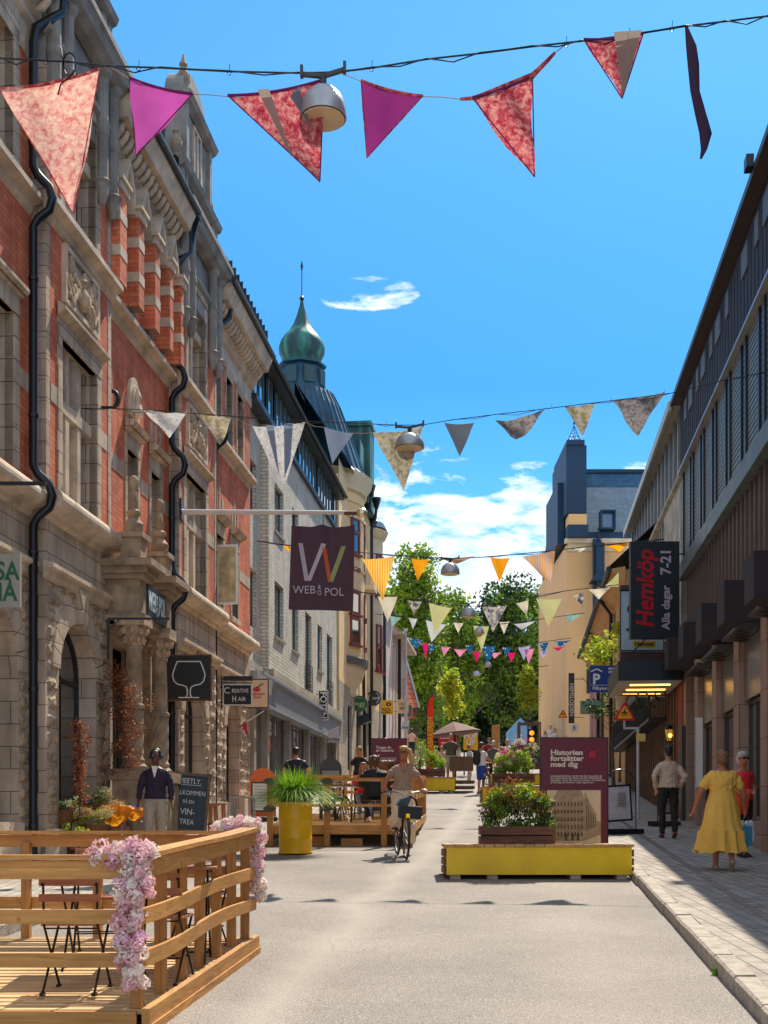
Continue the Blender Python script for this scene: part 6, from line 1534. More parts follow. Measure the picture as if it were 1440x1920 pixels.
def flagstroke(par, a, b, w, mt, nm):
 m = MB(); k = 14; prev = None
 for i in range(k+1):
  u, v = a[0]+(b[0]-a[0])*i/k, a[1]+(b[1]-a[1])*i/k
  q = m.av([flagp(u-w/2, v)+Vector((0, -.012, 0)), flagp(u+w/2, v)+Vector((0, -.012, 0))])
  if prev is not None: m.af(prev, prev+1, q+1, q)
  prev = q
 m.build(nm, mt, par)
flagstroke(t, (.155, .80), (.27, .35), .07, mat('lavender_stroke', (.45, .42, .52), .6, var=0), 'logo_stroke'); flagstroke(t, (.52, .78), (.30, .35), .07, mat('pale_lilac_stroke', (.55, .46, .56), .6, var=0), 'logo_stroke')
flagstroke(t, (.525, .74), (.63, .345), .065, mat('rust_orange_stroke', (.55, .10, .02), .6, var=0), 'logo_stroke'); flagstroke(t, (.83, .77), (.64, .34), .075, mat('olive_stroke', (.34, .36, .13), .6, var=0), 'logo_stroke')
for body, sz, u, v, bo in (('WEB', .225, .235, .235, 0), ('R\nO', .13, .475, .225, .01), ('POL', .225, .70, .215, 0)):
 p = flagp(u, v); text(t, body, sz, (p.x, p.y-.05, p.z), mat('lilac_lettering', (.50, .44, .50), .6, var=0), bold=bo, sx=.95 if sz > .2 else .8)
# ================================================================ right hand signs
t, w, h, d = psign('supermarket_sign', 'tall dark supermarket sign with red script and opening hours 7-21', 'sign', 1181, 1272, 1017, 1198, 29.0, mat('blue_black_panel', (.006, .013, .02), .5, var=0), wall=1285, th=.22)
REDH = mat('deep_red_letter', (.42, .004, .012), .4, var=0); LIL = mat('pale_lilac_letter', (.42, .36, .44), .5, var=0)
text(t, 'Hemköp', .56, (-.22, -d-.006, .02), REDH, rot=(R(90), R(-90), 0), bold=.03, sx=.93, shear=.18)
text(t, 'Alla dagar', .26, (.26, -d-.006, -.42), LIL, rot=(R(90), R(-90), 0), bold=.025); text(t, '7-21', .34, (.26, -d-.006, .66), LIL, rot=(R(90), R(-90), 0), bold=.03)
m = MB(); m.tube([(.4, 0, -1.1), (.62, 0, -1.14), (.68, 0, -1.3), (.7, 0, -1.6)], .02, 6); m.build('power_cable', BLACKM, t)
t, w, h, d = psign('pub_sign', 'pale blue pub sign with a gold name plate hanging behind the supermarket sign', 'sign', 1164, 1243, 1109, 1219, 31.5, mat('pale_blue_panel', (.36, .50, .60), .5, var=.05), wall=1262, rim=BLACKM)
m = MB(); m.box(-.24, .34, -d-.012, -d-.002, -.69, -.52); m.build('gold_plate', mat('old_gold_plate', (.60, .38, .04), .5, var=.1), t)
text(t, 'Hamlet', .17, (.05, -d-.016, -.60), BLACKM, bold=.02)
m = MB(); m.box(-.30, -.27, -d-.01, -d-.002, -.15, .25); m.ball((-.29, -d, .3), (.1, .02, .12), 8, 6); m.box(-.34, -.2, -d-.01, -d-.002, .55, .75); m.prism([(-.42, -.2), (.5, -.25), (.52, -.29), (-.4, -.27)], -d-.01, -d-.002); m.build('figure_drawing', mat('dark_green_print', (.02, .05, .03), .6), t)
m = MB(); m.box(-.56, .56, -.09, .09, -1.08, -.80); m.box(-.56, .56, -.09, .09, .79, .9); m.build('sign_plinth', mat('purple_brown_panel', (.06, .03, .035), .6, var=.3), t)
t, w, h, d = psign('parking_sign', 'blue parking garage sign with a P under a roof mark', 'sign', 1106, 1157, 1248, 1298, 34.5, mat('parking_blue', (.005, .035, .22), .4, var=0), wall=1195)
text(t, 'P', .40, (-.21, -d-.005, -.02), WHITE, bold=.03); text(t, 'aimo\npark', .11, (.24, -d-.005, .25), WHITE, bold=.02); text(t, 'Filbyter', .14, (-.10, -d-.005, -.27), WHITE, bold=.01)
m = MB(); m.bar((-.36, -d-.006, .20), (-.20, -d-.006, .28), .02, .03); m.bar((-.04, -d-.006, .20), (-.20, -d-.006, .28), .02, .03); m.build('roof_mark', WHITE, t)
m = MB(); m.box(-.37, .37, -d-.006, -d-.002, -.185, -.175); m.build('divider_line', WHITE, t)
# triangular warning signs
def warn(label, px, pyb, pyt, Y, tilt, mark, pole=True, zbase=None):
 S = F/Y; h = (pyb-pyt)/S; c = P(px, (pyb+pyt)/2, Y); t = thing('warning_sign', label, 'road sign', c, 0)
 r = h*.64
 def tri(q): 
  pts = []
  for k in range(3):
   a = PI/2+2*PI*k/3
   for da in (-.22, 0, .22): pts.append((q*math.cos(a+da*.6)*(.93 if da else 1), q*math.sin(a+da*.6)*(.93 if da else 1)-h*.14))
  return pts
 m = MB(); m.prism(tri(r), -.012, .012); m.build('red_border', mat('road_sign_red', (.62, .02, .01), .4, var=0), t)
 m = MB(); m.prism(tri(r*.70), -.020, -.0125); m.build('yellow_field', mat('road_sign_yellow', (.90, .42, .01), .4, var=0), t)
 m = MB()
 if mark == 'bike':
  for x in (-.17, .13):
   for i in range(14): a, b = 2*PI*i/14, 2*PI*(i+1)/14; m.prism([(x*r+r*q*math.cos(w_), -.22*r+r*q*math.sin(w_)) for w_, q in ((a, .13), (b, .13), (b, .17), (a, .17))], -.026, -.0205)
  m.bar((-.17*r, -.023, -.22*r), (0, -.023, .05*r), .006, .03); m.bar((.13*r, -.023, -.22*r), (0, -.023, .05*r), .006, .03); m.ball((0, -.022, .16*r), (.06*r, .003, .07*r), 8, 5)
 else: m.bar((0, -.023, -.3*r), (0, -.023, .25*r), .006, .06); m.bar((-.1, -.023, 0), (.1, -.023, 0), .006, .03)
 m.build('black_symbol', BLACKM, t)
 if pole: m = MB(); zb = gz(Y)+.12-c.z; m.tube([(0, .03, h*.3), (0, .03, zb)], .03, 8); m.build('post', mat('galvanised_post', (.22, .24, .26), .5, .6), t)
 return t, c, S
t, c, S = warn('large red and yellow warning triangle beneath the entrance canopy', 1171, 1351, 1317, 29.5, 0, 'bike', False)
m = MB(); m.bar((0, .03, -.2), (0, .03, -.42), .04); m.bar((-.02, .03, -.4), (.34, .03, -.4), .05); m.tube([(.33, .03, -.4), (.33, .03, gz(29.5)+.12-c.z)], .035, 8); m.build('post', mat('galvanised_post'), t)
m = MB(); m.box(.28, .5, -.01, .01, -.72, -.53); m.build('yellow_plate', mat('small_yellow_plate', (.75, .55, .15), .5), t)
warn('small distant warning triangle in front of the apricot block', 1055.5, 1346, 1331, 60, 0, 'x')
# craft shop banner, painted inn sign, lantern
t, w, h, d = psign('craft_banner', 'long dark vertical banner with pale letters on the pink house', 'banner', 1066, 1077, 1262, 1356, 58, mat('slate_blue_banner', (.035, .045, .075), .7, var=.15), wall=1095, th=.02)
text(t, 'HEMSLÖJDEN', .27, (0, -d-.004, -.08), WHITE, rot=(R(90), R(90), 0), sx=.95, bold=.005)
m = MB(); m.box(-.05, .32, -.01, .01, -1.62, -1.2); m.build('white_tag', WHITE, t); text(t, '8', .3, (.13, -.016, -1.42), BLACKM)
t, w, h, d = psign('inn_sign', 'painted inn sign with riders in a landscape above the pavement', 'sign', 1088, 1128, 1314, 1339, 44, mat('painted_sky', (.20, .38, .38), .6, var=.5, vs=4), wall=1150)
m = MB(); m.prism([(-w/2, -h/2), (w/2, -h/2), (w/2, -.06), (.1, -.02), (-w/2, -.09)], -d-.006, -d-.002); m.build('painted_field', mat('painted_field', (.30, .27, .13), .7, var=.4, vs=9), t)
m = MB()
for x in (-.05, .12): m.ball((x, -d, -.04), (.09, .008, .045), 8, 5); m.bar((x-.05, -d-.005, -.07), (x-.06, -d-.005, -.16), .006, .015); m.bar((x+.05, -d-.005, -.07), (x+.06, -d-.005, -.16), .006, .015); m.ball((x+.09, -d, .02), (.03, .008, .035), 6, 4); m.bar((x, -d-.005, 0), (x, -d-.005, .08), .006, .03)
m.build('painted_riders', mat('painted_brown', (.10, .05, .03), .6), t)
t = thing('wall_lantern', 'small lit amber lantern on the timber fins above the man in the cream jacket', 'lantern', P(1255, 1378, 31.5))
m = MB(); m.lathe((0, 0, 0), [(.0, .28), (.16, .16), (.15, .14), (.02, .13)], 6); m.lathe((0, 0, 0), [(.07, -.16), (.03, -.2), (.0, -.22)], 6)
for k in range(6): a = 2*PI*k/6; m.bar((.13*math.cos(a), .13*math.sin(a), .14), (.06*math.cos(a), .06*math.sin(a), -.16), .012)
m.bar((0, 0, -.2), (0, 0, -.3), .02); m.bar((0, 0, -.3), (.45, .0, -.3), .025); m.bar((.45, 0, -.4), (.45, 0, -.2), .03); m.build('lantern_frame', BLACKM, t)
m = MB(); m.lathe((0, 0, 0), [(.055, -.15), (.12, .13)], 6); m.build('glass', mat('smoky_amber_glass', (.10, .06, .01), .2, var=0, emit=(1, .5, .05), es=.25), t)
m = MB(); m.ball((0, 0, -.02), .05, 8, 6); m.v = [(a, b-.09, c) for a, b, c in m.v]; m.build('bulb', mat('amber_bulb', (1, .6, .1), .4, var=0, emit=(1, .5, .06), es=5), t)
t = thing('street_lamp', 'black ornamental lamp arm with scrolls above the warning triangle', 'lamp', P(1164, 1315, 31.0))
m = MB(); m.lathe((0, 0, 0), [(.16, .12), (.05, -.25), (.05, -.27)], 10); m.build('lamp_glass', mat('frosted_lamp_glass', (.42, .36, .32), .4), t)
m = MB()
for k, (cx, cz, r) in enumerate(((.3, 0, .16), (.55, .05, .18), (.42, -.2, .12), (.8, .0, .15), (1.0, .15, .14))): m.tube([(cx+r*math.cos(R(q)), 0, cz+r*math.sin(R(q))) for q in range(0, 330, 30)], .018, 5)
m.bar((0, 0, .16), (1.25, 0, .16), .03); m.build('scroll_arm', BLACKM, t)
t = thing('light_board', 'tall white light box on the granite pier behind the woman in yellow', 'sign', Rw(26.6, .0, 2.85)); t.rotation_euler = (0, 0, ANG-PI)
m = MB(); m.box(.0, .12, -.17, -.03, -.3, 1.2); m.build('box', WHITE, t); m = MB(); m.box(.0, .11, -.175, -.171, -.25, 1.15); m.build('side_strip', mat('strip_grey', (.35, .3, .28), .4), t)
# beach flag, umbrella, red and yellow banners in the distance
Yb_ = 47; a = P(806, 1415, Yb_); t = thing('feather_banner', 'tall orange red feather banner with yellow letters', 'banner', (a.x, a.y, gz(Yb_)))
zt = P(0, 1303, Yb_).z-gz(Yb_); m = MB(); m.tube([(-.12, 0, 0), (-.12, 0, zt-.5), (-.05, 0, zt-.15), (.12, 0, zt)], .02, 6); m.build('pole', BLACKM, t)
m = MB(); m.prism([(-.11, .35), (.14, .35), (.15, 1.2), (.13, zt-.02), (.02, zt-.08), (-.06, zt-.25), (-.11, zt-.6)], -.01, .01); m.build('cloth', mat('vermilion_cloth', (.80, .06, .01), .6, var=.15, trans=.3), t)
text(t, 'PIZZABAKEREN', .30, (.02, -.02, zt*.5+.05), mat('egg_yellow_panel'), rot=(R(90), R(-90), 0), bold=.03, sx=.82, shear=.2)
Yu = 52; t = thing('parasol', 'large taupe market parasol tilted over the distant terrace', 'parasol', (WX(853, Yu), Yu, gz(Yu)))
zt = P(0, 1353, Yu).z-gz(Yu); m = MB(); m.tube([(0, 0, 0), (0, 0, zt)], .035, 8); m.build('pole', BLACKM, t)
m = MB(); m.T = Matrix.Translation((0, 0, zt-.55)) @ Matrix.Rotation(R(-7), 4, 'Y'); m.lathe((0, 0, 0), [(1.12, 0), (1.13, .06), (.55, .34), (.03, .55), (.02, .5), (.5, .28), (1.05, .02)], 8); m.build('canopy', mat('taupe_canvas', (.20, .11, .09), .8, var=.12, trans=.15), t)
def flat_banner(label, x0, x1, y0, y1, Y, col, lines, legs=True, tx=None, cat='banner'):
 S = F/Y; w, h = (x1-x0)/S, (y1-y0)/S; c = P((x0+x1)/2, y1, Y); t = thing('event_banner', label, cat, c)
 m = MB(); m.box(-w/2, w/2, -.03, .03, 0, h); m.build('panel', col, t)
 for k, (u0, u1, v) in enumerate(lines): m = MB(); m.box(-w/2+u0*w, -w/2+u1*w, -.036, -.031, v*h, v*h+.05*h); m.build('print_line', WHITE, t)
 if legs: 
  for sx in (-1, 1): m = MB(); m.box(sx*w*.45-.03, sx*w*.45+.03, -.03, .03, gz(Y)-c.z, 0); m.build('leg', BLACKM, t)
 if tx: text(t, tx[0], tx[1], (0, -.04, h*.5), tx[2], bold=.03)
flat_banner('bright red banner with white print under the distant parasol', 822, 856, 1376, 1402, 54, mat('bright_red_banner', (.60, .005, .02), .5, var=0), [(.1, .45, .85), (.1, .7, .75), (.1, .65, .65), (.15, .6, .35), (.15, .5, .25)])
flat_banner('tilted yellow banner beside the distant parasol', 869, 896, 1367, 1406, 56, mat('egg_yellow_panel'), [], tx=('POP\nUP', .35, WHITE))
t = thing('wooden_screen', 'tall slanted pine board standing in the distant square', 'screen', (WX(930, 75), 75, gz(75)+.02)); m = MB(); m.prism([(-.26, .05), (.24, .05), (.24, 2.2), (-.26, 2.1)], -.03, .03); m.build('boards', PINE_Z, t); m = MB(); m.box(-.2, .2, -.3, .3, 0, .06); m.build('foot', BLACKM, t)
t = thing('play_tent', 'small pale blue pointed tent behind the distant visitors', 'tent', (WX(974, 80), 80, gz(80)+.75)); m = MB(); m.prism([(-.8, 0), (.8, 0), (.8, .9), (.0, 1.75), (-.8, .9)], -.8, .8); m.build('canvas', mat('pale_blue_canvas', (.22, .42, .62), .7), t)
m = MB(); m.box(-.9, .9, -.9, .9, -.75, 0); m.build('base', BURNT, t)
t = thing('traffic_light', 'signal head with an amber and red lamp on a stake near the young tree', 'signal', (WX(996.5, 66), 66, gz(66))); z0 = P(0, 1392, 66).z-gz(66)
m = MB(); m.tube([(0, 0, 0), (0, 0, z0+.7)], .04, 8); m.box(-.18, .18, -.1, .1, z0, z0+.72); m.build('housing', BLACKM, t)
for z, cc in ((z0+.5, (1, .16, .01)), (z0+.15, (1, .35, .02))): m = MB(); m.lathe((0, 0, 0), [(.0, 0), (.13, 0), (.13, .05), (0, .06)], 12); m.v = [(a, -.1-c, z+b) for a, b, c in m.v]; m.build('lamp', mat('signal_amber', (.9, .2, .02), .4, var=0, emit=(1, .25, .02), es=1.5), t)
t = thing('pallet_counter', 'brown timber pallet counter between the bearded visitors and the left bench', 'counter', (WX(868, 44), 44, gz(44))); m = MB(); m.box(-.45, .35, -.3, .3, .75, 1.25); m.build('upper_box', FINW, t)
for k in range(2): m = MB(); m.box(-.45, .4, -.4+k*.1, .5, .1+.2*k, .2+.2*k); m.build('pallet', FINW, t)
# flagpole / lamp post left of trees
t = thing('lamp_post', 'slim grey lamp post in front of the park trees', 'lamp post', (WX(761, 66), 66, gz(66)+.12)); m = MB(); zt = P(0, 1188, 66).z-gz(66); m.tube([(0, 0, 0), (0, 0, zt*.5), (0, 0, zt)], [.1, .08, .06], 8); m.build('post', mat('galvanised_post'), t); m = MB(); m.box(-.1, .1, -.1, .1, zt, zt+.15); m.build('cap', mat('galvanised_post'), t)
# wooden barrier and long timber bench across the square
t = thing('timber_planter_wall', 'long low timber and gravel barrier across the far left of the square', 'barrier', (WX(790, 78), 78, gz(78))); m = MB(); m.box(-3, 2.5, -.2, .2, 0, .5); m.build('boards', mat('pale_concrete_block', (.5, .42, .35), .8), t)
# ================================================================ bunting
def patt(name, kind, a, b, c=None, tr=.45, sc=9):
 if name in MATS: return MATS[name]
 m = bpy.data.materials.new(name); m.use_nodes = True; t = m.node_tree; bs = t.nodes['Principled BSDF']; bs.inputs['Roughness'].default_value = .8
 tcn = N(t, 'ShaderNodeTexCoord'); src = tcn.outputs['Object']
 if kind == 'tiedye':
  n = N(t, 'ShaderNodeTexNoise', i_Scale=sc, i_Detail=8, i_Roughness=.72, i_Distortion=.5); t.links.new(src, n.inputs['Vector'])
  col = RAMP(t, n.outputs[0], [(.34, a), (.47, b), (.62, c)])
 elif kind == 'stripe':
  s = N(t, 'ShaderNodeSeparateXYZ'); t.links.new(src, s.inputs[0]); w = ML(t, 'SINE', ML(t, 'MULTIPLY', s.outputs[0], sc)); col = RAMP(t, w, [(.0, a), (.25, b)], 'CONSTANT')
  col = RAMP(t, ML(t, 'ADD', ML(t, 'MULTIPLY', w, .5), .5), [(0, a), (.55, a), (.6, b)])
 elif kind == 'dots':
  v = N(t, 'ShaderNodeTexVoronoi', i_Scale=sc); t.links.new(src, v.inputs['Vector']); col = RAMP(t, v.outputs['Distance'], [(.0, b), (.28, b), (.34, a)])
 elif kind == 'check':
  v = N(t, 'ShaderNodeTexChecker', i_Scale=sc); t.links.new(src, v.inputs['Vector']); v.inputs['Color1'].default_value = a+(1,); v.inputs['Color2'].default_value = b+(1,); col = v.outputs[0]
 elif kind == 'floral':
  n = N(t, 'ShaderNodeTexNoise', i_Scale=sc, i_Detail=4, i_Roughness=.6, i_Distortion=.8); t.links.new(src, n.inputs['Vector'])
  v = N(t, 'ShaderNodeTexVoronoi', i_Scale=sc*.8); t.links.new(src, v.inputs['Vector'])
  col = RAMP(t, n.outputs[0], [(.46, a), (.60, b)]); col = MIXC(t, RAMP(t, v.outputs['Distance'], [(.1, (1,)*3), (.2, (0,)*3)]), col, c)
 t.links.new(col, bs.inputs['Base Color'])
 tl = N(t, 'ShaderNodeBsdfTranslucent'); t.links.new(col, tl.inputs[0]); mx = N(t, 'ShaderNodeMixShader'); mx.inputs[0].default_value = tr
 t.links.new(bs.outputs[0], mx.inputs[1]); t.links.new(tl.outputs[0], mx.inputs[2]); t.links.new(mx.outputs[0], t.nodes['Material Output'].inputs[0])
 MATS[name] = m; return m
TIEL = patt('light_tie_dye', 'tiedye', (.62, .12, .14), (.86, .40, .34), (.95, .74, .56), tr=.5, sc=19)
TIED = patt('shaded_wine_tie_dye', 'tiedye', (.22, .008, .03), (.50, .06, .09), (.72, .36, .32), sc=20)  # darker than the pale tie dye: shade of the pennants put into the colour
PURP = mat('orchid_cloth', (.56, .09, .42), .8, var=.08, vs=6, trans=.5); PLUMC = mat('plum_purple_cloth', (.26, .025, .18), .8, var=.08, vs=6, trans=.5)
GREYC = mat('taupe_gauze', (.32, .28, .24), .8, var=.1, trans=.5); DKP = mat('aubergine_cloth', (.05, .02, .06), .8, trans=.2)
BLUEG = mat('dusty_blue_cloth', (.20, .25, .36), .8, var=.05, trans=.4); SLT = mat('slate_cloth', (.13, .15, .19), .8, trans=.35)
FLB = patt('cream_floral_cloth', 'floral', (.70, .68, .66), (.50, .52, .52), (.12, .26, .34), sc=16); FLY = patt('yellow_flowered_cloth', 'floral', (.50, .45, .36), (.28, .24, .13), (.50, .36, .05), sc=11)
FLD = patt('brown_floral_cloth', 'floral', (.27, .25, .25), (.12, .12, .13), (.05, .07, .11), sc=13)
YST = patt('yellow_striped_cloth', 'stripe', (.95, .62, .18), (.98, .40, .01), sc=95, tr=.6); OST = patt('lilac_orange_striped_cloth', 'stripe', (.62, .48, .42), (.80, .36, .08), sc=95)
ORNG = mat('tangerine_cloth', (.92, .36, .01), .8, var=.05, trans=.55); PEACH = mat('peach_cloth', (.55, .28, .16), .8, trans=.5)
CREAMC = mat('ivory_cloth', (.72, .66, .50), .8, var=.05, trans=.5); PYEL = mat('lemon_cloth', (.62, .60, .28), .8, var=.06, trans=.5); WHC = mat('chalk_white_cloth', (.66, .68, .70), .8, var=.05, trans=.45)
MINT = mat('mint_cloth', (.30, .48, .46), .8, trans=.5); BLUD = patt('blue_dotted_cloth', 'dots', (.01, .13, .34), (.65, .72, .72), sc=9, tr=.35); MAGC = mat('magenta_cloth', (.72, .01, .15), .8, trans=.5); PNKC = mat('candy_pink_cloth', (.80, .28, .45), .8, trans=.5); LVC = mat('lavender_cloth', (.42, .40, .66), .8, trans=.5)
BLF = patt('black_floral_cloth', 'floral', (.60, .56, .48), (.10, .10, .12), (.05, .05, .07), sc=6)
def cloth_tri(A, B, C, Y, mb, wob=.03, seed=0, nn=12, sag=.04):
 """triangle of cloth with corners A,B on the string and tip C (image coords) at distance Y"""
 g = random.Random(seed); a, b, c = P(*A, Y), P(*B, Y), P(*C, Y); o = a
 ph = g.uniform(0, 6); idx = {}; L = (b-a).length
 for j in range(nn+1):
  for i in range(nn+1-j):
   u, v = i/nn, j/nn; w = 1-u-v
   p = a*w+b*u+c*v-o
   e = 4*u*w
   p.z -= sag*L*e*(1-v); p.x += wob*.5*math.sin(v*5+ph)*v*(1-v)*2
   p.y += wob*(math.sin(u*7+ph)+.6*math.sin(u*13+v*6+ph*2))*(.3+v)
   idx[i, j] = mb.av([p])
 for j in range(nn):
  for i in range(nn-j):
   mb.af(idx[i, j], idx[i+1, j], idx[i, j+1])
   if i+j < nn-1: mb.af(idx[i+1, j], idx[i+1, j+1], idx[i, j+1])
 return o
def flag(label, A, B, C, Y, m_, grp, wob=.03, hem=None, parts=()):
 mb = MB(); o = cloth_tri(A, B, C, Y, mb, wob, int(A[0]*3+A[1]))
 if hem is None and not parts:
  return tag(mb.build('pennant', m_, smooth=True, loc=o), label, 'pennant', grp)
 t = thing('pennant', label, 'pennant', o, 0, grp)
 mb.build('cloth', m_, t, True)
 if hem:
  a, b = P(*A, Y)-o, P(*B, Y)-o; h = MB(); L = (b-a).length; pts = []
  for i in range(11): u = i/10; q = a*(1-u)+b*u; q.z -= .04*L*4*u*(1-u); pts.append(q)
  h.tube([(p.x, p.y-.008, p.z) for p in pts], .011, 6); h.build('hem', hem, t)
  c = P(*C, Y)-o; h = MB(); 
  for p0 in (a, b): h.tube([p0+(c-p0)*i/8+Vector((0, -.01, 0)) for i in range(9)], .005, 4); 
  h.build('seam', hem, t)
 for (p1, p2, p3, p4, pm) in parts:      # sewn stripes in image coords
  q = MB(); n_ = 10
  for i in range(n_+1):
   u = i/n_; e = [P(p1[0]+(p2[0]-p1[0])*u, p1[1]+(p2[1]-p1[1])*u, Y)-o, P(p3[0]+(p4[0]-p3[0])*u, p3[1]+(p4[1]-p3[1])*u, Y)-o]
   for w in e: w.y -= wob*1.5+.02
   k = q.av(e)
   if i: q.af(k-2, k-1, k+1, k)
  q.build('sewn_stripe', pm, t)
 return t
def wire(label, pts, Y, wallL=True, wallR=True, r=.006, twin=True, bumps=(), name='suspension_cable', cat='cable', grp='festoon cables across the street'):
 """pts image coords along the cable; ends run on to the facades"""
 p3 = [P(x, y, Y) for x, y in pts]
 if wallL: 
  s_ = Y; xw = -AL+.1109*Y+.05; p3.insert(0, Vector((xw, Y, p3[0].z+.006*abs(xw-p3[0].x))))
 if wallR:
  xw = AR+.1109*Y-.05; d = (p3[-1]-p3[-2]); sl_ = d.z/d.x if abs(d.x) > .01 else 0; p3.append(Vector((xw, Y, p3[-1].z+sl_*(xw-p3[-1].x)*.8)))
 o = p3[0]; t = thing(name, label, cat, o, 0, grp)
 m = MB(); m.tube([p-o for p in p3], r, 6); m.build('main_cable', BLACKM, t)
 if twin:
  m = MB(); q = []
  for i in range(len(p3)-1):
   for k in range(4): u = k/4; v = p3[i]*(1-u)+p3[i+1]*u-o; v.z -= .014*(1-math.cos(2*PI*u))*(1+math.sin(i*2.1)); v.y -= .01; q.append(v)
  q.append(p3[-1]-o); m.tube(q, r*.75, 5); m.build('second_cable', BLACKM, t)
 for k, (x, y) in enumerate(bumps):
  m = MB(); p = P(x, y, Y)-o; m.tube([p+Vector((0, 0, .0)), p+Vector((.004, 0, .06))], r*.35, 4); m.tube([p+Vector((.016*math.cos(a_), 0, -.012+.016*math.sin(a_))) for a_ in [R(q) for q in range(0, 340, 40)]], r*.6, 4); m.build('cable_tie', BLACKM, t)
 return t
def twine(label, pts, Y):
 p3 = [P(x, y, Y) for x, y in pts]; m = MB(); m.tube([p-p3[0] for p in p3], .004, 4)
 tag(m.build('bunting_twine', mat('jute_twine', (.32, .20, .14), .8), loc=p3[0]), label, 'twine', 'twine between pennants')
def dome(label, px, pytop, pybot, half, Y, cab=None):
 S = F/Y; r = half/S; c = P(px, pybot, Y); h = (pybot-pytop)/S; t = thing('dome_lamp', label, 'street lamp', c, 0, 'dome lamps hung over the street')
 m = MB(); m.lathe((0, 0, 0), [(r*.95, .0), (r, .0), (r, .02), (r*.96, h*.35), (r*.8, h*.68), (r*.5, h*.9), (r*.18, h), (r*.15, h), (r*.45, h*.84), (r*.74, h*.62), (r*.9, h*.33), (r*.95, .0)], 28); m.build('shade', mat('brushed_lamp_grey', (.40, .41, .43), .4, .5, var=.2), t, True)
 m = MB(); m.lathe((0, 0, -.012), [(0, 0), (r*.92, 0), (r*.92, .008), (0, .008)], 20); m.build('diffuser', mat('cream_diffuser', (.62, .46, .28), .5), t)
 m = MB(); m.tube([(0, 0, h-.01), (0, 0, h+.10)], r*.14, 8); m.bar((-r*.95, 0, h+.10), (0, 0, h+.085), .03); m.bar((0, 0, h+.085), (r*.95, 0, h+.14), .03); m.box(-r*.98, -r*.85, -.03, .03, h+.08, h+.16); m.box(r*.85, r*.98, -.03, .03, h+.11, h+.19); m.build('hanger', mat('lamp_bracket_grey', (.06, .065, .07), .5, .5), t)
Y1_ = 9.7
W1 = [(0, 109), (60, 112), (130, 116), (205, 124), (300, 127), (430, 134), (560, 137), (636, 135), (700, 127), (800, 111), (900, 100), (1000, 87), (1090, 77), (1180, 66), (1285, 49), (1360, 40), (1440, 30)]
wire('thick twin cable nearest the camera carrying the pink pennants', W1, Y1_, bumps=[(22, 110), (85, 114), (170, 121), (260, 126), (430, 134), (697, 127), (1062, 82), (1180, 66), (1260, 53)], r=.007)
G1 = 'pink and purple pennants on the nearest cable'
flag('large pale pink tie dyed pennant at the far left of the nearest cable', (0, 168), (188, 130), (139, 402), Y1_, TIEL, G1, .05, hem=TIED)
flag('bright orchid purple pennant second from left on the nearest cable', (243, 147), (362, 177), (256, 293), Y1_, PURP, G1, .04, hem=PLUMC)
flag('big shaded wine red tie dyed pennant with two grey stripes beside the near dome lamp', (427, 180), (608, 150), (600, 341), Y1_, TIED, G1, .04, hem=PLUMC, parts=[((484, 179), (547, 304), (506, 178), (548, 300), GREYC), ((545, 192), (585, 252), (562, 172), (588, 262), SLT)])
flag('deep plum pennant right of the near dome lamp', (677, 152), (793, 181), (688, 297), Y1_, PLUMC, G1, .03, hem=TIED)
flag('curled shaded wine red pennant whose corner lifts up on the nearest cable', (885, 184), (998, 143), (1002, 333), Y1_, TIED, G1, .05, hem=PLUMC)
flag('half pink half grey pennant right of centre on the nearest cable', (1094, 75), (1206, 63), (1166, 186), Y1_, TIED, G1, .03, hem=PLUMC, parts=[((1148, 70), (1163, 182), (1200, 66), (1168, 180), GREYC)])
m = MB(); a = P(1287, 50, Y1_)
for (q, w) in (((1287, 50), 3), ((1296, 85), 10), ((1300, 120), 11), ((1303, 170), 9), ((1314, 215), 11), ((1323, 250), 12), ((1320, 280), 6), ((1314, 298), 2)):
 p = P(*q, Y1_)-a; s_ = w/ (F/Y1_); m.v.extend([(p.x+s_*math.cos(t_)*1.0, p.y+s_*.6*math.sin(t_), p.z) for t_ in [2*PI*k/8 for k in range(8)]])
for i in range(7):
 for k in range(8): m.af(i*8+k, i*8+(k+1) % 8, i*8+8+(k+1) % 8, i*8+8+k)
tag(m.build('pennant', DKP, smooth=True, loc=a), 'dark aubergine pennant hanging rolled up at the right of the nearest cable', 'pennant', G1)
m = MB(); a = P(868, 186, Y1_); m.tube([P(x, y, Y1_)-a for x, y in ((863, 186), (888, 184), (930, 168), (975, 150), (998, 142), (1010, 130), (1028, 112), (1040, 99))], [.012, .016, .018, .02, .025, .02, .017, .012], 8)
tag(m.build('rolled_hem', TIED, smooth=True, loc=a), 'rolled shaded wine red hem strip curling up to the cable', 'strip')
for lb, pts in (('short twine left of the orchid purple pennant', [(205, 125), (243, 148)]), ('twine between the purple pennant and the grey striped pennant', [(360, 176), (395, 178), (428, 181)]), ('twine from the near lamp to the deep plum pennant', [(634, 135), (655, 143), (678, 153)]), ('twine between the plum pennant and the curled pennant', [(792, 181), (830, 182), (866, 186)]), ('twine lifting the curled pennant to the nearest cable', [(1038, 100), (1050, 92), (1060, 82)])): twine(lb, pts, Y1_)
dome('nearest large grey dome lamp over the street', 606, 163, 222, 44, Y1_)
m = MB(); a = P(134, 115, Y1_); m.tube([Vector((.05*math.cos(t_), -.06, -.06+.09*math.sin(t_))) for t_ in [R(q) for q in range(0, 700, 30)]]+[Vector((.0, -.06, -.16)), Vector((-.07, -.06, -.22)), Vector((-.09, -.06, -.3))], .006, 5)
tag(m.build('loose_cable_loop', BLACKM, loc=a), 'knotted loose black cable end over the pale pink pennant', 'cable')
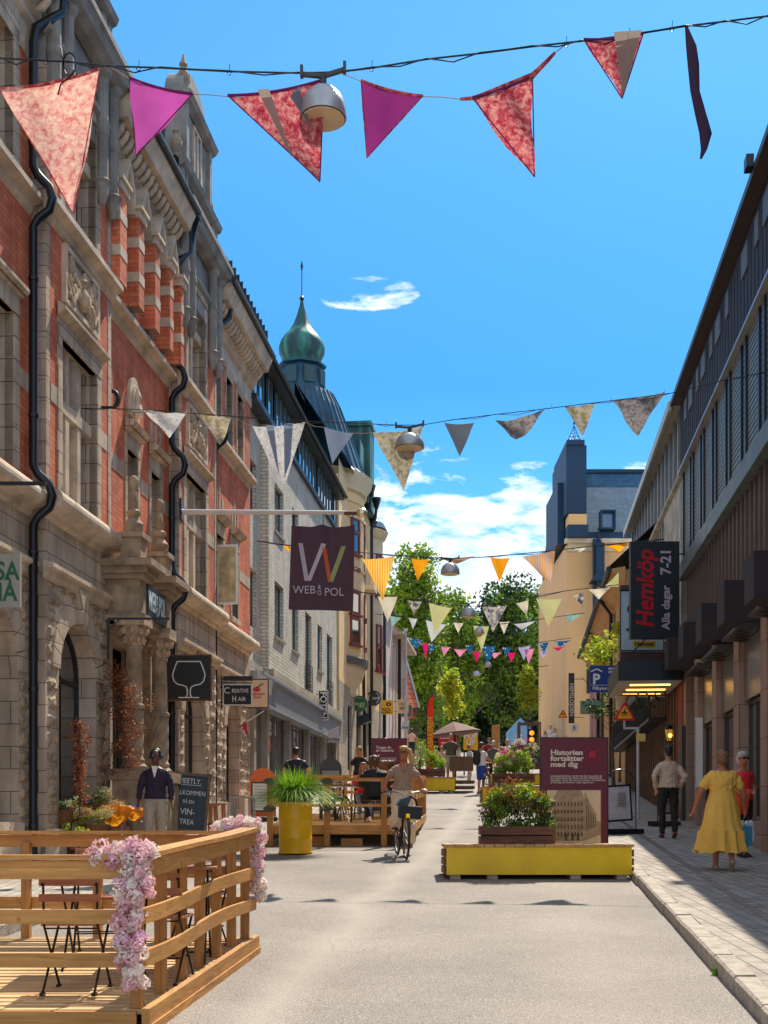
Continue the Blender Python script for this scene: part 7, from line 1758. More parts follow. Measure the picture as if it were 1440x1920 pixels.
# row 2
Y2_ = 19.0
W2 = [(212, 766), (300, 770), (400, 778), (520, 786), (620, 792), (700, 795), (746, 797), (790, 797), (850, 787), (930, 777), (1010, 768), (1100, 757), (1180, 747), (1260, 737), (1362, 712)]
wire('second cable carrying the grey and cream floral pennants', W2, Y2_, wallR=True, wallL=True, bumps=[(724, 796), (1034, 765), (1146, 752), (1245, 738)])
G2 = 'grey and floral pennants on the second cable'
flag('crumpled pale floral pennant by the brick wall on the second cable', (268, 768), (352, 772), (318, 822), Y2_, FLB, G2, .06); flag('pale pennant with yellow flowers near the brick wall on the second cable', (372, 776), (436, 780), (413, 836), Y2_, FLY, G2, .04)
flag('large cream floral pennant with two blue stripes on the second cable', (473, 799), (572, 791), (531, 920), Y2_, FLB, G2, .03, parts=[((499, 800), (517, 868), (514, 799), (524, 892), BLUEG), ((533, 797), (534, 898), (550, 796), (545, 868), BLUEG)])
flag('plain dusty blue pennant in front of the green copper roof', (607, 800), (663, 812), (623, 870), Y2_, BLUEG, G2, .02)
flag('cream pennant with yellow flowers behind the second dome lamp', (698, 811), (793, 799), (757, 921), Y2_+.12, FLY, G2, .03)
flag('plain slate blue pennant against the sky', (833, 793), (889, 793), (862, 857), Y2_, SLT, G2, .02)
flag('twisted grey patterned pennant blowing sideways on the second cable', (928, 790), (1022, 768), (966, 832), Y2_, FLD, G2, .12)
flag('brown flowered pennant above the slate roof on the second cable', (1058, 762), (1116, 755), (1092, 820), Y2_, FLY, G2, .03)
flag('folded brown patterned pennant at the right end of the second cable', (1149, 750), (1248, 733), (1199, 814), Y2_, FLD, G2, .08)
for lb, pts in (('white twine left of the blue striped pennant', [(436, 780), (460, 795), (475, 799)]), ('twine between the blue striped and the dusty blue pennant', [(572, 791), (590, 800), (608, 801)]), ('twine right of the dusty blue pennant', [(662, 812), (680, 813), (699, 811)])): twine(lb, pts, Y2_)
dome('second dome lamp in front of the flowered pennant', 768, 812, 840, 28, Y2_)
rg = thing('wall_hook', 'large curved iron hook ring anchoring the second cable to the brick wall', 'hook', P(214, 760, 19.0)); m = MB(); m.tube([(-.02+.08*math.cos(t_), .0, .10+.12*math.sin(t_)) for t_ in [R(q) for q in range(-80, 120, 20)]], .032, 8); m.bar((-.2, 0, -.03), (.03, 0, -.03), .03); m.build('iron_ring', BLACKM, rg)
# row 3
Y3_ = 33.0
W3 = [(474, 1013), (560, 1025), (660, 1034), (700, 1038), (780, 1044), (850, 1047), (900, 1045), (960, 1040), (1040, 1032), (1100, 1025), (1180, 1017), (1250, 1010)]
wire('third cable carrying the yellow and orange pennants', W3, Y3_, wallL=False, wallR=False, r=.012)
G3 = 'yellow and orange pennants on the third cable'
flag('yellow striped pennant near the cream building on the third cable', (679, 1048), (740, 1042), (718, 1127), Y3_, YST, G3, .03); flag('small plain orange pennant second on the third cable', (771, 1047), (805, 1049), (783, 1090), Y3_, ORNG, G3, .02)
flag('peach pennant blown flat over the third dome lamp', (822, 1044), (894, 1042), (850, 1060), Y3_+.1, PEACH, G3, .06); flag('small plain orange pennant right of the third dome lamp', (919, 1045), (956, 1046), (936, 1092), Y3_, ORNG, G3, .02)
flag('lilac and orange striped pennant near the slate roofed block', (979, 1043), (1041, 1030), (1033, 1096), Y3_, OST, G3, .05); flag('tiny yellow and white pennant in front of the apricot wall', (1071, 1029), (1106, 1024), (1078, 1039), Y3_, CREAMC, G3, .05)
flag('orange pennant blown flat beside the supermarket sign', (1127, 1021), (1180, 1017), (1163, 1034), Y3_, ORNG, G3, .05)
dome('third dome lamp below the peach pennant', 844, 1055, 1076, 18, Y3_)
flag('small orange scrap of pennant left of the plum flag', (530, 1022), (545, 1024), (541, 1035), Y3_, ORNG, G3, .02)
# row 4
Y4_ = 40.0
wire('fourth cable carrying lemon and ivory pennants', [(656, 1108), (760, 1120), (850, 1135), (905, 1137), (980, 1122), (1060, 1108), (1160, 1096)], Y4_, False, False, .012)
G4 = 'lemon and ivory pennants on the fourth cable'
flag('large ivory pennant in front of the lilac house', (708, 1118), (746, 1118), (727, 1167), Y4_, CREAMC, G4, .02); flag('small black flowered pennant before the leftmost tree', (764, 1125), (791, 1128), (776, 1152), Y4_, BLF, G4, .02)
flag('large lemon green pennant left of the fourth dome lamp', (804, 1129), (847, 1140), (814, 1190), Y4_, PYEL, G4, .02); flag('black flowered pennant with white stripes over the dark trees', (903, 1137), (951, 1135), (924, 1186), Y4_, BLF, G4, .02, parts=[((915, 1137), (922, 1165), (919, 1137), (925, 1168), WHC), ((933, 1136), (928, 1170), (938, 1136), (930, 1172), WHC)])
flag('ivory pennant right of centre on the fourth cable', (967, 1131), (991, 1125), (988, 1155), Y4_, CREAMC, G4, .02); flag('large lemon green pennant near the rear wing', (1005, 1122), (1054, 1122), (1028, 1175), Y4_, PYEL, G4, .02)
flag('small blue grey flowered pennant on the apricot wall', (1073, 1118), (1094, 1109), (1093, 1136), Y4_, BLF, G4, .02); flag('ivory pennant folded in the middle near the dark eave', (1103, 1105), (1145, 1100), (1124, 1123), Y4_, CREAMC, G4, .05)
flag('olive triangular pennant against the dark building edge', (1132, 1100), (1160, 1073), (1160, 1100), Y4_, PYEL, G4, .01)
dome('fourth dome lamp over the square', 879, 1137, 1156, 13.5, Y4_)
# row 5
Y5_ = 48.0
wire('fifth cable carrying white and mint pennants', [(702, 1151), (780, 1158), (850, 1166), (900, 1172), (960, 1168), (1020, 1160), (1096, 1149)], Y5_, False, False, .012)
G5 = 'white and mint pennants on the fifth cable'
for lb, A, B, C, mt in (('mint scrap of pennant before the salmon house', (731, 1154), (752, 1158), (735, 1176), MINT), ('white pennant third from left over the leftmost tree', (766, 1158), (783, 1160), (774, 1180), WHC), ('wide white pennant with a checked tip below the lemon pennant', (798, 1162), (837, 1171), (809, 1204), WHC),
 ('white pennant left of the small fifth dome lamp', (850, 1167), (870, 1167), (859, 1187), CREAMC), ('white pennant right of the small fifth dome lamp', (936, 1166), (955, 1165), (945, 1189), CREAMC), ('grey checked pennant blowing left over the dark trees', (963, 1170), (1010, 1161), (978, 1181), WHC), ('mint green pennant blown sideways at the apricot wall', (1060, 1151), (1094, 1150), (1066, 1168), MINT)): flag(lb, A, B, C, Y5_, mt, G5, .02)
flag('long lemon pennant behind the fifth dome lamp', (887, 1173), (917, 1174), (903, 1222), Y5_+.1, PYEL, G5, .02)
dome('fifth small dome lamp in front of the lemon pennant', 899, 1175, 1188, 9.5, Y5_)
# row 6
Y6_ = 58.0
wire('sixth cable with the tiny blue and pink pennants', [(762, 1193), (820, 1206), (870, 1214), (930, 1210), (1000, 1206), (1072, 1196)], Y6_, False, False, .015, twin=False)
twine('lower twine of the blue and pink pennants', [(762, 1193), (800, 1209), (850, 1216), (900, 1221), (960, 1216), (1010, 1206)], Y6_)
G6 = 'blue pink and magenta pennants on the sixth cable'
row6 = [((764, 1195), (793, 1199), (780, 1217), BLUD, 'blue dotted pennant first from left on the sixth cable'), ((791, 1206), (803, 1207), (798, 1238), MAGC, 'dark magenta pennant second from left on the sixth cable'), ((803, 1206), (819, 1211), (806, 1226), BLUD, 'blue dotted pennant overlapping the dark magenta one'),
 ((827, 1212), (845, 1213), (832, 1230), PNKC, 'pink pennant with a lavender edge on the sixth cable'), ((851, 1217), (876, 1217), (862, 1232), PNKC, 'wide pink pennant left of the magenta one on the sixth cable'), ((872, 1209), (889, 1210), (880, 1227), BLUD, 'blue dotted pennant above the two pink ones'), ((886, 1221), (902, 1222), (894, 1242), MAGC, 'magenta pennant left of the tiny sixth lamp'),
 ((904, 1211), (931, 1209), (915, 1248), BLUD, 'large blue flowered pennant above the tiny sixth lamp'), ((919, 1223), (941, 1223), (927, 1235), PNKC, 'pink pennant right of the tiny sixth lamp'), ((941, 1213), (960, 1215), (949, 1231), BLUD, 'blue dotted pennant right of centre on the sixth cable'), ((951, 1223), (967, 1223), (959, 1242), MAGC, 'magenta pennant right of centre on the sixth cable'),
 ((971, 1214), (995, 1210), (982, 1238), LVC, 'lavender pennant over the young tree'), ((983, 1217), (1002, 1216), (991, 1246), PNKC, 'large pink pennant just above the young tree top'), ((1010, 1205), (1029, 1204), (1020, 1226), BLUD, 'blue dotted pennant right of the young tree'), ((1011, 1222), (1028, 1219), (1019, 1235), LVC, 'pale lavender pennant under the rightmost dotted ones'),
 ((1038, 1202), (1071, 1200), (1050, 1213), BLUD, 'blown blue dotted pennant on the apricot wall'), ((1035, 1214), (1060, 1211), (1046, 1221), MAGC, 'crumpled magenta pennant at the right end of the sixth cable')]
for A, B, C, mt, lb in row6: flag(lb, A, B, C, Y6_, mt, G6, .02)
dome('sixth tiny dome lamp below the blue flowered pennant', 915, 1241, 1250, 6.5, Y6_)
wire('seventh bare cable over the square', [(835, 1262), (893, 1262), (960, 1255), (1028, 1248)], 72, False, False, .02, False)
dome('seventh and farthest dome lamp over the square', 893.5, 1258, 1267, 6.5, 72)
wire('bare cable just below the plum flag tip', [(585, 1101), (656, 1108), (700, 1113)], 44, False, False, .01, False)
# ================================================================ people
def remeshed(mb, vox, smooth=2, shrink=None):
 me = bpy.data.meshes.new('tmp'); me.from_pydata(mb.v, [], mb.f); o = bpy.data.objects.new('tmp', me); COL.objects.link(o)
 r = o.modifiers.new('r', 'REMESH'); r.mode = 'VOXEL'; r.voxel_size = vox; r.use_smooth_shade = True
 if smooth: s = o.modifiers.new('s', 'SMOOTH'); s.factor = .5; s.iterations = smooth
 bpy.context.view_layer.update()
 out = bpy.data.meshes.new_from_object(o.evaluated_get(bpy.context.evaluated_depsgraph_get()))
 bpy.data.objects.remove(o); bpy.data.meshes.remove(me); return out
def rpart(name, mb, vox, m_, par, smooth=2):
 me = remeshed(mb, vox, smooth); me.materials.clear(); me.materials.append(m_); me.name = name
 if name not in ('body', 'shoe', 'backpack') and vox < .016:
  n_ = len(me.vertices); c = np.empty(n_*3); nn = np.empty(n_*3); me.vertices.foreach_get('co', c); me.vertices.foreach_get('normal', nn); c = c.reshape(-1, 3); nn = nn.reshape(-1, 3)
  q = 1 if name != 'hair' else 2.4; x, y, z = c.T*q
  w = .0045*np.sin(31*z+17*x+2.5*np.sin(23*y+9*z))+.0035*np.sin(47*x-29*z+3*np.sin(19*x+13*z))+.0022*np.sin(83*y+61*z+2*np.sin(41*x))
  me.vertices.foreach_set('co', (c+nn*(w[:, None]/q+.002)).reshape(-1)); me.update()
 me.polygons.foreach_set('use_smooth', [True]*len(me.polygons))
 o = bpy.data.objects.new(name, me); COL.objects.link(o); o.parent = par; return o
def limb(mb, pts, rs, n=12):
 pts = [Vector(p) for p in pts]
 for i in range(len(pts)-1):
  a, b = pts[i], pts[i+1]; k = 4
  mb.tube([a+(b-a)*j/k for j in range(k+1)], [rs[i]+(rs[i+1]-rs[i])*j/k for j in range(k+1)], n)
 for p, r in zip(pts, rs): mb.ball(p, r, n, 7)
def torso(mb, pel, neck, prof, side, n=18):
 """prof: list of (t, rx, ry) along pelvis->neck; side = shoulder direction"""
 pel, neck, side = Vector(pel), Vector(neck), Vector(side).normalized(); ax = (neck-pel); rings = []
 fw = side.cross(ax.normalized()).normalized()
 for t, rx, ry in prof:
  c = pel+ax*t; rings.append(mb.av([c+side*rx*math.cos(q)+fw*ry*math.sin(q) for q in [2*PI*j/n for j in range(n)]]))
 for i in range(len(rings)-1):
  for j in range(n): mb.af(rings[i]+j, rings[i]+(j+1) % n, rings[i+1]+(j+1) % n, rings[i+1]+j)
 mb.af(*[rings[0]+j for j in range(n)][::-1]); mb.af(*[rings[-1]+j for j in range(n)])
def hand(mb, w, d, side, s=1.0, curl=.5):
 """w wrist, d forearm direction, side = thumb side direction"""
 w, d, side = Vector(w), Vector(d).normalized(), Vector(side).normalized(); side = (side-d*side.dot(d)).normalized(); nrm = d.cross(side)
 pc = w+d*.055*s
 for q in (-.028, -.01, .01, .028): limb(mb, [w+d*.01*s+side*q*.6*s, w+d*.09*s+side*q*s], [.017*s, .014*s], 8)
 for q, L in ((-.030, .058), (-.010, .072), (.010, .078), (.029, .070)):
  a = w+d*.092*s+side*q*s; b = a+(d*(1-curl*.3)+nrm*curl*.5).normalized()*L*.5*s; c = b+(d*(1-curl)+nrm*curl).normalized()*L*.5*s
  limb(mb, [a, b, c], [.0095*s, .0085*s, .007*s], 8)
 a = w+d*.035*s+side*.03*s; b = a+(d*.6+side*.75).normalized()*.035*s; limb(mb, [a, b, b+(d*.9+side*.3+nrm*.3).normalized()*.03*s], [.012*s, .010*s, .008*s], 8)
def person(label, loc, H=1.75, rz=0, skin=None, sex='m', pose=None, top=('tee', None), bottom=('trousers', None), hair=('short', None), shoes=None, vox=.014, group=None, face=True, extra=None, wide=1.0, headturn=0, headtilt=0, zb=None):
 """local frame: faces -Y, x to the image right when facing the camera. Heights are fractions of a 1.75 m figure"""
 skin = skin or SKIN; s = H/1.75
 t = thing('person', label, 'person', loc, rz, group); T = Matrix.Scale(s, 4)
 J = dict(pel=(0, 0, .95), neck=(0, 0, 1.47), sh=.160*wide, head=(0, -.02, 1.625),
             el=[(-.25*wide, .02, 1.15), (.25*wide, .02, 1.15)], wr=[(-.27*wide, -.06, .90), (.27*wide, -.06, .90)],
             hip=.09, kn=[(-.10, -.02, .51), (.10, -.02, .51)], an=[(-.10, .02, .08), (.10, .02, .08)], toe=None, side=(1, 0, 0), curl=.5)
 J.update(pose or {})
 pel, neck, side = Vector(J['pel']), Vector(J['neck']), Vector(J['side']).normalized(); ax = (neck-pel).normalized(); fw = side.cross(ax).normalized()*-1  # towards the front
 shc = neck-ax*.105; SH = [shc-side*J['sh'], shc+side*J['sh']]; HP = [pel-side*J['hip']-ax*.03, pel+side*J['hip']-ax*.03]
 head = Vector(J['head']); f = sex == 'f'
 k = wide
 prof = [(-.16, .06, .05), (-.10, .135, .10), (0, .160*(1.05 if f else 1), .112), (.12, .150, .105), (.36, .118*(1 if f else 1.15), .09), (.62, .145*(1 if f else 1.1), .108), (.78, .165, .105), (.87, .150, .088), (.93, .115, .070), (.98, .070, .060), (1.0, .055, .055)]
 prof = [(a, b*k, c*(k**.7)) for a, b, c in prof]
 def grow(o, lo=-9, hi=9): return [(a, b+o, c+o) for a, b, c in prof if lo <= a <= hi]
 b = MB(); b.T = T; torso(b, pel, neck, prof, side)
 if f and not J.get('flat'):
  for sg in (-1, 1): b.ball(pel+ax*.36+side*sg*.07+fw*.075, (.062, .055, .06), 10, 7)
 R_ = Matrix.Rotation(headturn, 3, 'Z') @ Matrix.Rotation(headtilt, 3, 'X')
 def hp(x, y, z): return head+R_ @ Vector((x, y, z))
 limb(b, [neck-ax*.05, head+Vector((0, .012, -.07))], [.058, .050])
 for (c, r) in (((0, .012, .018), (.074, .090, .098)), ((0, -.022, -.045), (.056, .062, .068)), ((0, -.05, -.085), (.026, .026, .022)), ((0, -.03, .0), (.062, .062, .07))):
  n0 = len(b.v); b.T = None; b.ball((0, 0, 0), r, 16, 10); b.T = T
  b.v[n0:] = [tuple(T @ (head+R_ @ (Vector(v)+Vector(c)))) for v in b.v[n0:]]
 limb(b, [hp(0, -.082, .008), hp(0, -.103, -.026)], [.009, .014], 8); limb(b, [hp(-.018, -.084, -.055), hp(.018, -.084, -.055)], [.009, .009], 8)
 for sg in (-1, 1): limb(b, [hp(sg*.074, .008, .012), hp(sg*.078, .014, -.028)], [.013, .010], 8)
 for i, sg in enumerate((-1, 1)):
  el, wr = Vector(J['el'][i]), Vector(J['wr'][i]); kn, an = Vector(J['kn'][i]), Vector(J['an'][i])
  limb(b, [SH[i], SH[i]+(el-SH[i])*.35, el, el+(wr-el)*.3, wr], [.052*k, .046*k, .037*k, .038*k, .025])
  hd = (wr-el).normalized()
  if J.get('hd'): hd = Vector(J['hd'][i])
  hand(b, wr+(wr-el).normalized()*.005, hd, fw-side*sg*.2 if not J.get('ths') else Vector(J['ths'][i]), 1.0, J['curl'])
  limb(b, [HP[i], HP[i]+(kn-HP[i])*.45, kn, kn+(an-kn)*.3, an], [.086*k, .074*k, .052, .054, .036])
  tv = Vector(J['toe'][i]) if J.get('toe') else Vector((sg*.04, -1, -.18)); tv = tv.normalized()
  limb(b, [an+Vector((0, .03, -.03)), an+tv*.09+Vector((0, 0, -.03)), an+tv*.16+Vector((0, 0, -.035))], [.034, .034, .026])
 rpart('body', b, vox*s, skin, t, 2)
 # shoes
 if shoes:
  for i, sg in enumerate((-1, 1)):
   an = Vector(J['an'][i]); tv = (Vector(J['toe'][i]) if J.get('toe') else Vector((sg*.04, -1, -.18))).normalized()
   m = MB(); m.T = T; limb(m, [an+Vector((0, .035, -.035)), an+tv*.06+Vector((0, 0, -.03)), an+tv*.12+Vector((0, 0, -.038)), an+tv*.175+Vector((0, 0, -.042))], [.042, .043, .038, .030]); rpart('shoe', m, .012*s, shoes, t, 1)
 # bottoms
 kind, bm = bottom
 if bm:
  m = MB(); m.T = T
  if kind in ('trousers', 'shorts', 'wide'):
   torso(m, pel, neck, grow(.014, -.2, .2), side)
   for i, sg in enumerate((-1, 1)):
    kn, an = Vector(J['kn'][i]), Vector(J['an'][i])
    if kind == 'shorts': e = kn+(HP[i]-kn)*.08; limb(m, [HP[i], HP[i]+(e-HP[i])*.5, e], [.098*k, .092*k, .082*k])
    elif kind == 'wide': limb(m, [HP[i], HP[i]+(kn-HP[i])*.5, kn, an+(kn-an)*.14], [.098, .092, .078, .088])
    else: limb(m, [HP[i], HP[i]+(kn-HP[i])*.5, kn, kn+(an-kn)*.4, an+(kn-an)*.08], [.096*k, .085*k, .066, .062, .052])
   rpart('trousers' if kind != 'shorts' else 'shorts', m, vox*s, bm, t, 2)
 # tops
 kind, tm = top
 if tm:
  m = MB(); m.T = T; lo = -.06 if kind not in ('tucked', 'dress') else .06
  if kind == 'dress': torso(m, pel, neck, grow(.030, .1, .94), side)
  else: torso(m, pel, neck, grow(.02 if kind != 'jacket' else .03, lo, .95 if kind not in ('sleeveless',) else .92), side)
  if f and not J.get('flat'):
   for sg in (-1, 1): m.ball(pel+ax*.36+side*sg*.07+fw*.082, (.07, .06, .066), 10, 7)
  for i, sg in enumerate((-1, 1)):
   el, wr = Vector(J['el'][i]), Vector(J['wr'][i])
   if kind in ('tee', 'tucked', 'dress'): e = SH[i]+(el-SH[i])*(.55 if kind != 'dress' else .62); limb(m, [SH[i]-side*sg*.03, SH[i]+(e-SH[i])*.5, e], [(.070 if kind == 'dress' else .058)*k, .060*k, .057*k])
   elif kind in ('jacket', 'shirt'): limb(m, [SH[i]-side*sg*.02, SH[i]+(el-SH[i])*.5, el, el+(wr-el)*.5, wr-(wr-el)*(.05 if kind == 'jacket' else .2)], [.060*k, .060*k, .052*k, .047*k, .040])
   else: limb(m, [SH[i]-side*sg*.05, SH[i]-side*sg*.02], [.050, .046])
  rpart({'tee': 't_shirt', 'tucked': 't_shirt', 'jacket': 'jacket', 'shirt': 'shirt', 'sleeveless': 'sleeveless_top', 'dress': 'dress_bodice'}[kind], m, vox*s, tm, t, 2)
 # hair
 kind, hm = hair
 if hm:
  m = MB(); m.T = T
  def hb(c, r):
   n0 = len(m.v); m.T = None; m.ball((0, 0, 0), r, 14, 9); m.T = T; m.v[n0:] = [tuple(T @ (head+R_ @ (Vector(v)+Vector(c)))) for v in m.v[n0:]]
  hb((0, .030, .042), (.083, .088, .084)); hb((0, .055, .0), (.074, .062, .085))
  if kind in ('bob', 'long', 'curly', 'pony'): hb((0, -.02, .085), (.066, .062, .038))
  if kind == 'bob': hb((0, .05, -.01), (.09, .07, .09)); hb((0, .02, .06), (.09, .09, .07))
  if kind == 'long':
   for sg in (-1, 1): limb(m, [hp(sg*.06, .02, .05), hp(sg*.08, .0, -.06), hp(sg*.075, -.02, -.17), hp(sg*.07, -.03, -.27)], [.035, .032, .034, .018])
   limb(m, [hp(0, .07, 0), hp(0, .09, -.15), hp(0, .1, -.25)], [.06, .06, .03])
  if kind == 'curly':
   g = random.Random(3)
   for _ in range(26): a = g.uniform(0, 2*PI); hb((.085*math.cos(a), .03+.08*math.sin(a), g.uniform(-.09, .1)), (.035, .035, .035))
  if kind == 'pony': limb(m, [hp(0, .09, .05), hp(.02, .16, .04), hp(.05, .19, -.05), hp(.07, .19, -.17), hp(.08, .17, -.24)], [.035, .045, .050, .040, .012])
  rpart('hair', m, .010*s, hm, t, 1)
 if face:
  m = MB(); m.T = T
  for sg in (-1, 1): m.ball(hp(sg*.031, -.083, .012), (.012, .006, .007), 8, 5)
  m.build('eyes', mat('dark_eye', (.02, .012, .01), .2, var=0), t); m = MB(); m.T = T; m.ball(hp(0, -.089, -.056), (.024, .006, .006), 8, 5); m.build('mouth', mat('lip_red', (.35, .09, .07), .5, var=0), t)
 def sunglasses():
  m = MB(); m.T = T
  for sg in (-1, 1): m.ball(hp(sg*.033, -.089, .012), (.030, .014, .022), 12, 7); m.tube([hp(sg*.06, -.075, .018), hp(sg*.078, -.02, .018), hp(sg*.08, .02, .01)], .005, 5)
  m.tube([hp(-.01, -.1, .02), hp(.01, -.1, .02)], .004, 5); m.build('sunglasses', mat('dark_lens', (.01, .008, .008), .15, var=0, coat=1), t)
 if extra: extra(t, T, hp, J, SH, ax, side, fw, sunglasses)
 return t
NAVYC = mat('navy_cotton', (.012, .018, .05), .8, var=.2, bump=1.0, bs=8); BLKC = mat('black_cotton', (.012, .012, .014), .8, var=.2, bump=1.0, bs=8); BEIGEJ = mat('oatmeal_jacket', (.56, .44, .33), .8, var=.12, bump=1.0, bs=8)
TAUPET = mat('mocha_knit', (.36, .25, .20), .85, var=.08, bump=.8, bs=8); CREAMP = mat('cream_denim', (.82, .62, .44), .8, var=.06, bump=1.0, bs=8); YELC = mat('butter_yellow_cotton', (.96, .54, .10), .8, var=.10, bump=1.0, bs=8, trans=.1)
REDC = mat('coral_red_cotton', (.80, .03, .04), .8, var=.08, bump=.8, bs=8); WHT = mat('white_cotton', (.75, .72, .70), .8, var=.06, bump=1.0, bs=8); BLUEC = mat('royal_blue_cotton', (.02, .07, .36), .8, var=.1)
KHAKI = mat('sand_cotton', (.50, .42, .36), .8, var=.1); OLIVEC = mat('olive_linen', (.10, .10, .065), .85, var=.12); DENIM = mat('light_denim', (.22, .30, .45), .8); PNKT = mat('dusty_pink_cotton', (.62, .34, .30), .8)
HBR = mat('brown_hair', (.09, .045, .02), .5, var=.4, vs=40, bump=.6, bs=60); HBL = mat('blonde_hair', (.62, .40, .17), .45, var=.35, vs=40, bump=.6, bs=60, trans=.1); HBK = mat('black_hair', (.015, .011, .01), .45, var=.2, bump=.5); HGR = mat('silver_hair', (.50, .48, .46), .5, var=.3, vs=40, bump=.6, bs=60); HGI = mat('ginger_hair', (.45, .13, .03), .5, var=.4, vs=40, bump=.6); HST = mat('streaked_short_hair', (.22, .11, .05), .5, var=.7, vs=45, bump=.7, bs=60)
REDSH = mat('oxblood_leather', (.16, .02, .02), .4); BRNSH = mat('tan_leather', (.30, .15, .07), .5); WHSH = mat('white_trainer', (.7, .66, .62), .6); BLSH = mat('black_trainer', (.015, .015, .018), .6)
def gnd(Y, side_=True): return gz(Y)+(.12 if side_ else 0)
# man with headphones
STR = patt('navy_red_plaid', 'stripe', (.02, .022, .085), (.10, .012, .02), sc=70, tr=.02)
def stripes_z(name, a, b, sc):
 m = bpy.data.materials.new(name); m.use_nodes = True; t = m.node_tree; bs = t.nodes['Principled BSDF']; bs.inputs['Roughness'].default_value = .8; tcn = N(t, 'ShaderNodeTexCoord'); s = N(t, 'ShaderNodeSeparateXYZ'); t.links.new(tcn.outputs['Object'], s.inputs[0])
 w = ML(t, 'SINE', ML(t, 'MULTIPLY', s.outputs[2], sc)); w2 = ML(t, 'SINE', ML(t, 'MULTIPLY', s.outputs[0], sc*.8)); t.links.new(RAMP(t, ML(t, 'ADD', ML(t, 'MULTIPLY', w, .5), .5), [(.45, a), (.7, b)]), bs.inputs['Base Color']); MATS[name] = m; return m
STZ = stripes_z('navy_and_wine_stripes', (.010, .014, .045), (.035, .010, .022), 85)
def ex_head(t, T, hp, J, SH, ax, side, fw, sg_):
 sg_()
 m = MB(); m.T = T; m.tube([hp(.092*math.cos(a), .005, .02+.105*math.sin(a)) for a in [PI*i/12 for i in range(13)]], .011, 6)
 for sg in (-1, 1): m.ball(hp(sg*.092, .005, .0), (.026, .036, .045), 12, 8)
 m.build('headphones', mat('teal_headphones', (.015, .06, .07), .4), t)
 m = MB(); m.T = T; m.prism([(-.05, 1.47), (.05, 1.47), (.0, 1.28)], -.15, -.115); m.build('white_undershirt', WHT, t)
Y = 18.45; person('man in navy striped shirt and headphones walking by the chalkboard', (WX(292, Y), Y, gnd(Y)), 1.66, .05, SKIN_D, 'm', dict(el=[(-.235, .0, 1.16), (.235, .0, 1.16)], wr=[(-.265, -.05, .92), (.255, -.08, .92)], kn=[(-.10, -.08, .51), (.10, .03, .51)], an=[(-.10, -.12, .08), (.1, .14, .10)]),
 ('shirt', STZ), ('trousers', mat('stone_chino', (.36, .30, .25), .8, bump=1.0, bs=8)), ('short', HBK), WHSH, .010, extra=ex_head, wide=1.04)
# man in jacket, hands in pockets, from behind
Y = 23.3; person('man in oatmeal jacket and black trousers walking away, hands in pockets', (WX(1253, Y), Y, gnd(Y)), 1.76, PI, SKIN, 'm', dict(el=[(-.285, .12, 1.16), (.285, .12, 1.16)], wr=[(-.225, -.05, .95), (.225, -.05, .95)], kn=[(-.10, .06, .51), (.10, -.08, .52)], an=[(-.09, .16, .11), (.10, -.06, .08)], toe=[(-.02, -1, -.5), (.03, -1, -.12)]),
 ('jacket', BEIGEJ), ('trousers', BLKC), ('short', HBK), REDSH, .010, face=False, wide=1.02)
# woman in yellow dress
def ex_dress(t, T, hp, J, SH, ax, side, fw, sg_):
 m = MB(); rings = []; n = 64
 prof = [(.150, .115, 1.18, .0), (.165, .135, 1.10, .015), (.195, .165, .98, .02), (.215, .185, .84, .03), (.235, .205, .70, .035), (.27, .235, .58, .04), (.285, .26, .575, .06), (.295, .275, .42, .08), (.32, .30, .27, .10), (.322, .302, .262, .10)]
 for rx, ry, z, am in prof:
  rings.append(m.av([T @ Vector((rx*1.13*(1+am*math.sin(q*13+z*3)+am*.6*math.sin(q*29))*math.cos(q)+.02*(1.18-z), ry*1.1*(1+am*math.sin(q*13+z*3))*math.sin(q), z+(.018*math.sin(q*5+1)+.01*math.sin(q*11) if z < .3 else 0))) for q in [2*PI*j/n for j in range(n)]]))
 for i in range(len(rings)-1):
  for j in range(n): m.af(rings[i]+j, rings[i]+(j+1) % n, rings[i+1]+(j+1) % n, rings[i+1]+j)
 m.build('tiered_skirt', YELC, t, True)
Y = 16.65; yw = person('woman in a long butter yellow tiered dress walking away', (WX(1354, Y), Y, gnd(Y)), 1.63, PI-.03, SKIN_T, 'f', dict(sh=.175, flat=1, el=[(-.30, .0, 1.15), (.31, .0, 1.15)], wr=[(-.345, -.07, .90), (.385, -.05, .92)], kn=[(-.09, .04, .5), (.09, .0, .5)], an=[(-.09, .20, .16), (.085, -.03, .07)], toe=[(0, -.5, -1), (.02, -1, -.1)]),
 ('dress', YELC), (None, None), ('bob', HST), mat('beige_sandal', (.40, .27, .17), .6), .010, face=False, extra=ex_dress, wide=1.22)
# woman in red top
def ex_red(t, T, hp, J, SH, ax, side, fw, sg_):
 sg_(); m = MB(); m.T = T; limb(m, [(-.1, -.02, 1.08), (-.12, -.08, .9), (-.10, -.07, .72)], [.075, .08, .05]); limb(m, [(.03, -.12, 1.08), (.0, -.12, .92), (-.02, -.11, .70)], [.05, .05, .03]); limb(m, [(-.14, -.05, 1.06), (.12, -.1, 1.08)], [.055, .045]); rpart('tied_jacket', m, .012, mat('orange_red_jacket', (.80, .07, .02), .7), t, 2)
Y = 18.85; person('silver haired woman in a sleeveless coral red top facing the camera', (WX(1392, Y), Y, gnd(Y)), 1.62, .3, SKIN_T, 'f', dict(el=[(-.24, .02, 1.18), (.30, .06, 1.17)], wr=[(-.16, -.16, 1.05), (.12, -.16, 1.10)], kn=[(-.09, -.06, .51), (.10, .02, .51)], an=[(-.09, -.08, .08), (.10, .10, .08)]),
 ('sleeveless', REDC), ('trousers', BLKC), ('bob', HGR), BLSH, .010, extra=ex_red)
